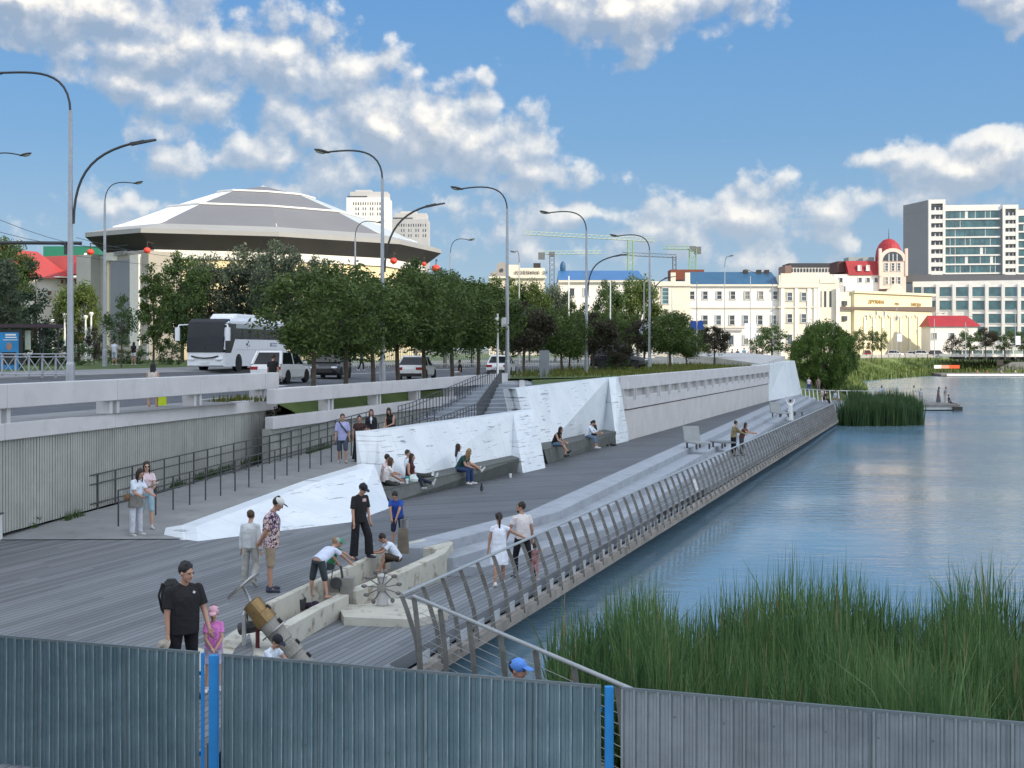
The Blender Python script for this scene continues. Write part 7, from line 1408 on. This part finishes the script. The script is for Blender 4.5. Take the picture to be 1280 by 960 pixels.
# 11,12,13
person('woman in a white dress with a long braid walking by the railing, seen from behind', GP(624, 732, .70), 186, 1.66, fem=True, dress=('whitedress', (.70, .74, .82), .98), flare=.02, tail=.30, hair='dark', la=((6, 14), (0, 8)), ra=((14, 58), (20, 62)), ll=((-18, 2), (-14, 1)), rl=((14, 2), (10, 1)), sleeve=.3, sk=1, shoes=(.6, .55, .5), px=55)
person('bearded man in a white t-shirt and black trousers beside the woman in the white dress', GP(653, 722, .70), -150, 1.78, wide=1.05, lean=3, head=(6, 60), la=((14, 22), (20, 8)), ra=((-10, 12), (10, 6)), ll=((16, 3), (-6, 2)), rl=((-14, 3), (-26, 2)), top=('whitewarm', (.60, .56, .55)), bottom=('blacktrousers', (.008, .008, .011)), blen=2.0, hair='dark', beard=True, sk=1, shoes=(.03, .03, .03), px=55)
person('small curly-haired child in a pink and black top by the railing', GP(669, 725, .70), 150, .86, child=True, fem=True, top=('dustyblack', (.28, .15, .14), .6), bottom=('pinkish', (.40, .20, .20)), blen=1.4, hair='brown', hlen=.03, la=((10, 8), (14, 4)), ra=((80, 10), (110, 0)), sk=2, shoes=(.4, .4, .4), px=55)
# 14 couple at the rail, 15 woman in white
person('man in a grey-yellow jacket leaning on the railing beside his partner', GP(917, 570, .70), 110, 1.78, lean=8, la=((50, 5), (75, 0)), ra=((45, 5), (70, 0)), top=('greyyellow', (.20, .17, .09), .5), sleeve=1.9, bottom=('blacktrousers', (.008, .008, .011)), blen=2, hair='dark', shoes=(.03, .03, .03), px=26)
person('woman in a brown top leaning close to the man in the grey-yellow jacket', GP(927, 569, .70), 60, 1.68, fem=True, lean=18, la=((60, 5), (80, 0)), ra=((60, 5), (80, 0)), top=('brownred', (.12, .05, .035)), bottom=('darkgrey', (.05, .05, .055)), blen=2, hair='dark', hlen=.1, shoes=(.1, .1, .1), px=26)
r_, wp_ = person('woman in a long white dress raising both arms to take a photo', GP(988, 529, .70), 172, 1.72, fem=True, dress=('whitedress2', (.66, .68, .68), 1.75), flare=.03, hair='dark', la=((150, 22), (170, 8)), ra=((145, 25), (165, 5)), sleeve=1.9, shoes=(.5, .5, .5), px=22)
# 16.. far promenade
person('person in a pale pink top and blue trousers walking away beyond the last panel', GP(1011, 490), 175, 1.66, fem=True, top=('palepink2', (.62, .55, .62)), bottom=('royal', (.02, .06, .30)), blen=2, loose=1.2, hair='blond', ra=((5, 30), (10, 20)), px=11)
person('person in a grey-brown outfit next to the one in blue trousers', GP(1023, 491), -160, 1.74, top=('taupe', (.20, .15, .13)), bottom=('taupe2', (.22, .18, .16)), blen=2, hair='brown', px=11)
person('person in black sitting on the terrace step by the far end of the railing', G(1030, 500, 1.35), 60, 1.75, seat=True, lean=22, ll=((85, 6), (20, 2)), rl=((85, 6), (20, 2)), top=black, bottom=black, blen=2, hair='dark', px=12)
person('person in a pale shirt sitting on the terrace step behind the one in black', G(1027, 496, 1.35), 60, 1.70, seat=True, lean=15, ll=((85, 6), (20, 2)), rl=((85, 6), (20, 2)), top=('palewarm', (.45, .40, .36)), bottom=('taupe2', (.22, .18, .16)), blen=2, hair='brown', px=12)
person('person in pale blue sitting near the reeds at the far end of the railing', G(1043, 499, 1.2), 40, 1.70, seat=True, lean=15, ll=((85, 6), (20, 2)), rl=((85, 6), (20, 2)), top=('skyblue', (.36, .45, .58)), bottom=('taupe2', (.22, .18, .16)), blen=2, hair='dark', px=12)
def pier(px, head_y, label, yaw, H, **k): Yp = 134.5; return person(label, ((px - 640) / FPX * Yp, Yp, .62), yaw, H, px=12, **k)
pier(1102, 478, 'person in a pale shirt standing above the left part of the far reeds', 150, 1.78, top=('skyblue', (.36, .45, .58)), bottom=('darkgreen2', (.03, .05, .04)), blen=2, hair='dark')
pier(1108, 484, 'child in black crouching forward beside the person in the pale shirt', 90, 1.2, child=True, lean=45, top=black, bottom=black, blen=2, hair='black')
pier(1142, 478, 'man in a pale green shirt standing on the pier behind the reeds', 60, 1.8, top=('palegreen', (.45, .52, .45)), bottom=('palegrey', (.42, .42, .40)), blen=2, hair='black', la=((40, 5), (80, 0)))
pier(1151, 482, 'person in a pale blue shirt on the pier at the right edge of the reeds', -40, 1.5, top=('skyblue', (.36, .45, .58)), bottom=('palegrey', (.42, .42, .40)), blen=2, hair='dark')
pier(1173, 481, 'woman in a long dark patterned dress on the open end of the pier', 80, 1.68, fem=True, dress=('darkpattern', (.10, .09, .10), 1.95), flare=.10, hair='brown', hlen=.2, head=(20, 0))
pier(1181, 481, 'person in grey with dark hair standing beside the woman in the patterned dress', 60, 1.65, fem=True, lean=8, top=('grey', (.22, .22, .25)), bottom=('palegrey', (.42, .42, .40)), blen=2, hair='black', la=((40, 5), (60, 0)))
Yp = 134; person('person in black sitting at the open end of the pier with legs out', ((1187 - 640) / FPX * Yp, Yp, .62), 75, 1.7, seat=True, lean=-12, ll=((75, 5), (80, 2)), rl=((75, 5), (80, 2)), top=black, bottom=black, blen=2, hair='black', px=12)
# 20 the six on the long bench
def bseat(px, py, z=1.775): return G(px, py, z)
person('woman in white top and dark trousers sitting cross-legged at the bench\'s left end', BE(501, .55), 112, 1.66, fem=True, seat=True, lean=14, la=((30, 5), (60, -10)), ra=((30, 8), (60, -10)), ll=((72, 50), (96, -62), (100, -30)), rl=((72, 50), (96, -62), (100, -30)), top=('whitewarm2', (.62, .58, .56)), bottom=('darkolive', (.03, .032, .028)), blen=1.95, hair='brown', hlen=.22, sk=0, px=40)
person('person with short dark hair in a pale print top behind the cross-legged woman', BE(513, .95), 75, 1.72, seat=True, lean=8, la=((35, 5), (80, -20)), ra=((35, 8), (80, -20)), ll=((78, 12), (40, 2)), rl=((78, 12), (40, 2)), top=('pinkprint', (.52, .42, .42), .3), bottom=('palegrey', (.42, .42, .40)), blen=1.9, hair='dark', head=(6, 30), px=40)
person('woman in a dark red tank top sitting third from the left on the bench', BE(527, .45), 70, 1.64, fem=True, seat=True, lean=6, la=((10, 8), (40, -5)), ra=((5, 10), (30, -5)), ll=((80, 8), (75, 0)), rl=((100, 6), (20, 0)), top=('maroon', (.045, .012, .016)), sleeve=0, bottom=('navy2', (.015, .018, .035)), blen=1.95, hair='dark', hlen=.24, px=40, shoes=(.45, .45, .45))
person('person in an open white shirt with legs stretched along the bench', BE(538, .75), 118, 1.76, seat=True, lean=-10, head=(6, -50), la=((10, 12), (60, -20)), ra=((0, 10), (40, -10)), ll=((86, 4), (86, 2)), rl=((84, 4), (80, 2)), top=('whitecool2', (.60, .66, .74)), sleeve=1.9, bottom=('darkolive', (.03, .032, .028)), blen=1.95, hair='dark', px=40, shoes=(.55, .6, .62))
person('woman in green top and blue jeans sitting on the bench edge, feet on the deck', BE(577, .10), 66, 1.70, fem=True, seat=True, lean=30, la=((30, 4), (80, -20)), ra=((25, 6), (70, -15)), ll=((84, 5), (6, 0)), rl=((86, 5), (0, 0)), top=('bottlegreen', (.012, .05, .045)), bottom=('jeans', (.02, .045, .12)), blen=1.95, loose=1.2, hair='blond', hlen=.22, head=(25, 0), px=40, shoes=(.6, .6, .6))
r_, wp_ = person('woman in a white shirt with bare legs bent along the bench, holding a phone', BE(590, .42), 118, 1.68, fem=True, seat=True, lean=-14, la=((30, 6), (120, 0)), ra=((-20, 10), (-10, 5)), ll=((105, 4), (50, 0)), rl=((100, 4), (55, 0)), top=('whitecool2', (.60, .66, .74)), sleeve=1.6, bottom=('denim', (.10, .10, .12)), blen=.55, hair='dark', hlen=.2, sk=2, px=40, shoes=(.6, .6, .6))
def phone(p, lb, col=(.01, .01, .012)): t_ = thing('phone', lb, 'phone', p); mb = MB(); mb.box(p, (.075, .012, .15)); mb.build('phone_body', M('phone_black', col, .2), t_)
phone(wp_('L'), 'black phone held by the bare-legged woman on the bench'); 
# 21 bench two
person('woman in a black top and blue denim shorts with crossed legs on the shorter bench', BE(696, .10, True), 60, 1.68, fem=True, seat=True, lean=22, la=((25, 4), (70, -20)), ra=((25, 6), (70, -15)), ll=((82, 4), (12, -6)), rl=((92, -4), (40, -4)), top=black, sleeve=0, bottom=('denimblue', (.10, .18, .26)), blen=.9, hair='dark', hlen=.25, head=(22, 0), px=32, shoes=(.02, .02, .02))
person('woman with a ponytail in a white shirt on the shorter bench', BE(737, .10, True), 68, 1.68, fem=True, seat=True, lean=22, la=((40, 4), (80, -10)), ra=((35, 6), (75, -10)), ll=((76, 6), (4, 2)), rl=((78, 6), (8, 2)), top=('whitecool2', (.60, .66, .74)), sleeve=1.4, bottom=('jeanspale', (.12, .17, .25)), blen=1.6, hair='black', tail=.14, head=(25, 0), px=28, shoes=(.6, .6, .6))
# 22 people on the ramp
def ramp(px, Yp, label, yaw, H, **k): return person(label, ((px - 640) / FPX * Yp, Yp, ZR(Yp)), yaw, H, px=34, **k)
r_, _ = ramp(428, 47.2, 'person in a lilac t-shirt and denim shorts with a black strap across the chest', 10, 1.76, top=('lilac', (.36, .38, .62)), loose=1.25, toplen=.10, sleeve=.9, bottom=('denimdark', (.06, .08, .12)), blen=1.05, hair='brown', hlen=.0, ll=((12, 3), (4, 1)), rl=((-6, 3), (-16, 1)), shoes=(.4, .4, .42))
m2 = MB(); m2.tube([(-.12, -.13, 1.48), (-.04, -.168, 1.34), (.08, -.17, 1.2), (.16, -.12, 1.08)], .022, 6); m2.build('shoulder_strap', cloth('black', K_), r_, world=False)
ramp(449, 47.6, 'woman in a dark brown top and wide black trousers standing with a bent arm', 12, 1.66, fem=True, top=('darkbrown', (.045, .02, .018)), sleeve=.5, bottom=('blackwide', (.015, .015, .022)), blen=2, loose=1.7, flare=.05, hair='black', la=((-5, 35), (40, -50)), ra=((0, 12), (10, 6)), shoes=(.03, .03, .03))
ramp(464, 49.6, 'woman in an open black jacket over a white top behind the panel corner', 4, 1.70, fem=True, top=black, sleeve=1.95, open_front=('whiteblue2', (.60, .66, .76)), bottom=('pinkish', (.40, .20, .20)), blen=2, hair='brown', hlen=.12, la=((0, 8), (30, -10)), ra=((5, 10), (60, -30)))
ramp(489, 50.6, 'woman in a black top with long black hair looking down behind the long panel', -25, 1.70, fem=True, top=('blacktop', K_), sleeve=0, bottom=('darkbrown', (.045, .02, .018)), blen=2, hair='black', hlen=.2, lean=10, head=(25, 20), la=((15, 6), (60, -40)), ra=((15, 6), (60, -20)))
ramp(641, 60, 'curly red-haired woman in sunglasses leaning behind the long panel', 15, 1.68, fem=True, top=('palepink2', (.62, .55, .62)), sleeve=1.0, bottom=('palegrey', (.42, .42, .40)), blen=2, hair='red', hlen=.02, lean=18, glasses=True, la=((30, 15), (130, -30)), ra=((60, 5), (80, -20)))
def near(px, Yp, label, yaw, H, **k): return person(label, ((px - 640) / FPX * Yp, Yp, ZR(Yp) + .0), yaw, H, px=50, **k)
r_, wp_ = near(170, 33.0, 'woman in a white t-shirt and pale trousers with a grey jacket round her waist', 60, 1.70, fem=True, lean=6, la=((30, 4), (75, -10)), ra=((20, 6), (70, -10)), top=('whitecool2', (.60, .66, .74)), sleeve=.75, bottom=('palelilac', (.48, .50, .56)), blen=2, loose=1.25, hair='dark', hlen=.16, head=(26, 0), shoes=(.5, .5, .5))
m2 = MB(); frus(m2, (0, 0, 1.08), (.175, .145), (0, 0, .72), (.215, .185), 18); m2.build('waist_jacket', cloth('greyjacket', (.17, .165, .15), .3), r_, world=False)
t_ = thing('handbag', 'small tan bag at the hip of the woman with the jacket round her waist', 'bag', (-9.55, 32.9, 2.3)); mb = MB(); mb.ell((-9.58, 32.86, 2.34), (.085, .06, .085), None, 10, 8); mb.build('bag', cloth('tan', (.18, .10, .05)), t_)
r_, wp2 = near(183, 33.9, 'woman in sunglasses, pale pink top and light blue shorts holding a map', 22, 1.74, fem=True, top=('palepink3', (.62, .50, .54)), sleeve=.6, toplen=-.03, bottom=('paledenim', (.28, .42, .50)), blen=1.08, hair='dark', hlen=.16, glasses=True, la=((30, 8), (85, -15)), ra=((30, 8), (85, -30)), ll=((14, 3), (4, 1)), shoes=(.5, .5, .5), sk=2)
p = wp2('L'); t_ = thing('map', 'crumpled map held between the two women at the ramp foot', 'map', p); mb = MB(); mb.add([p + Vector(v) for v in ((-.16, -.06, -.02), (.14, -.06, .12), (.16, .02, .16), (-.14, .02, .05), (0, -.09, .09), (.01, .0, .02))], [(0, 4, 5, 3), (4, 1, 2, 5)]); o_ = mb.build('sheet', cloth('mappaper', (.34, .31, .26), .5), t_); o_.modifiers.new('s', 'SOLIDIFY').thickness = .006
# 24 child with blue cap behind the fence
person('person in a bright blue cap whose head alone shows above the middle fence', ((643 - 640) / FPX * 15.2, 15.2, .70), 60, 1.76, top=('navy', (.02, .03, .07)), bottom=('navy', (.02, .03, .07)), blen=1, cap=('bluecap', (.10, .26, .68)), hair='dark', sk=1, px=80, head=(10, 0))
# 25 road people
def road(px_, Yp, label, yaw, H, **k): X = (px_ - 640) / FPX * Yp; return person(label, (X, Yp, ZL(X, Yp) + k.pop('dz', 0)), yaw, H, **k)
road(143, 93, 'man in a white shirt and pale shorts walking beside the slim grey lamp', 165, 1.76, top=('whiteblue2', (.60, .66, .76)), bottom=('paleblue2', (.42, .48, .56)), blen=1, hair='dark', px=18, dz=.13)
road(167, 95, 'woman in a dark top and white shorts walking in front of the hedge', 165, 1.66, fem=True, top=('blacktop', K_), bottom=white, blen=.6, hair='dark', hlen=.2, px=17, dz=.13)
road(191, 42, 'woman with long black hair walking behind the parapet in a pale top', 185, 1.66, fem=True, top=('palewarm', (.45, .40, .36)), sleeve=0, bottom=('palewarm', (.45, .40, .36)), blen=.5, hair='black', hlen=.3, px=38, dz=-.15)
t_ = thing('shopping_bag', 'bright yellow bag seen through the gap below the near parapet', 'bag', AT(203, 500, 42)); mb = MB(); p = AT(203, 499, 42); mb.loft([[(p.x - .13, p.y - .04, z), (p.x + .13, p.y - .04, z), (p.x + .13, p.y + .05, z), (p.x - .13, p.y + .05, z)] for z in (p.z - .2, p.z + .2)]); mb.build('bag', M('bag_yellow', (.50, .62, .02), .5), t_)
road(341, 54, 'person in a black shirt standing behind the parapet in front of the white hatchback', 170, 1.72, top=black, bottom=black, blen=2, hair='brown', px=34)
road(452, 100, 'man in a blue shirt and dark trousers walking on the far side of the road', 95, 1.78, top=('midblue', (.12, .20, .42)), bottom=black, blen=2, hair='dark', px=17, ll=((16, 2), (4, 1)), rl=((-12, 2), (-24, 1)))
road(575, 84, 'person in black and white sitting at the foot of a verge tree', -80, 1.7, seat=True, ll=((90, 5), (10, 0)), rl=((90, 5), (10, 0)), top=('blacktop', K_), bottom=white, blen=2, hair='dark', px=20, dz=.35)
cr = random.Random(4)
for i, (px, lb, col) in enumerate([(915, 'person in dark red in the crowd at the plaza beyond the long wall', (.25, .03, .04)), (922, 'person in navy in the crowd at the plaza', (.02, .03, .12)), (930, 'person in pale blue in the crowd at the plaza', (.3, .45, .6)), (939, 'person in pink under the pale banners at the plaza', (.55, .3, .3)), (946, 'person in black right of the pale banners at the plaza', K_), (953, 'person in maroon at the right of the plaza crowd', (.15, .02, .03))]):
    Yp = 160 + i * 1.5; person(lb, ((px - 640) / FPX * Yp, Yp, 4.55), cr.uniform(0, 360), cr.uniform(1.6, 1.8), top=('crowd%d' % i, col), bottom=('crowdleg%d' % (i % 2), (.04 + .3 * (i % 2), .05 + .25 * (i % 2), .07 + .25 * (i % 2))), blen=2, hair=cr.choice(['dark', 'brown', 'blond']), px=10)
for i, (px, lb, col) in enumerate([(1214, 'person in black lying on the far landing, leftmost there', K_), (1222, 'bare-shouldered person sitting on the far landing', (.45, .25, .2)), (1233, 'person in reddish clothes sitting on the far landing', (.35, .12, .1)), (1252, 'person in white reclining on the far landing below the dark board', W_), (1269, 'person in pale yellow sitting upright at the right end of the far landing', (.6, .58, .45))]):
    person(lb, ((px - 640) / FPX * 309, 309, .64), 70 + 10 * i, 1.75, seat=True, lean=-25 + 18 * i % 40, ll=((80, 5), (60, 2)), rl=((95, 5), (30, 2)), top=('sun%d' % i, col), bottom=('suntr%d' % i, (.25, .2, .18)), blen=1, hair='dark', px=6)
# bake the skin surfaces
bpy.context.view_layer.update(); dgx = bpy.context.evaluated_depsgraph_get()
new = [(o, bpy.data.meshes.new_from_object(o.evaluated_get(dgx), depsgraph=dgx)) for o in BAKE]
for o, me in new:
    old = o.data; nm = o.data.materials[0]; o.modifiers.clear(); o.data = me
    if not me.materials: me.materials.append(nm)
    me.polygons.foreach_set('use_smooth', [True] * len(me.polygons)); bpy.data.meshes.remove(old)
# ================================================================ TIDY
for o in bpy.data.objects:
    if o.parent is None and o.get('label') and len(o['label'].split()) > 16: print('LONG', o.name, o['label'])
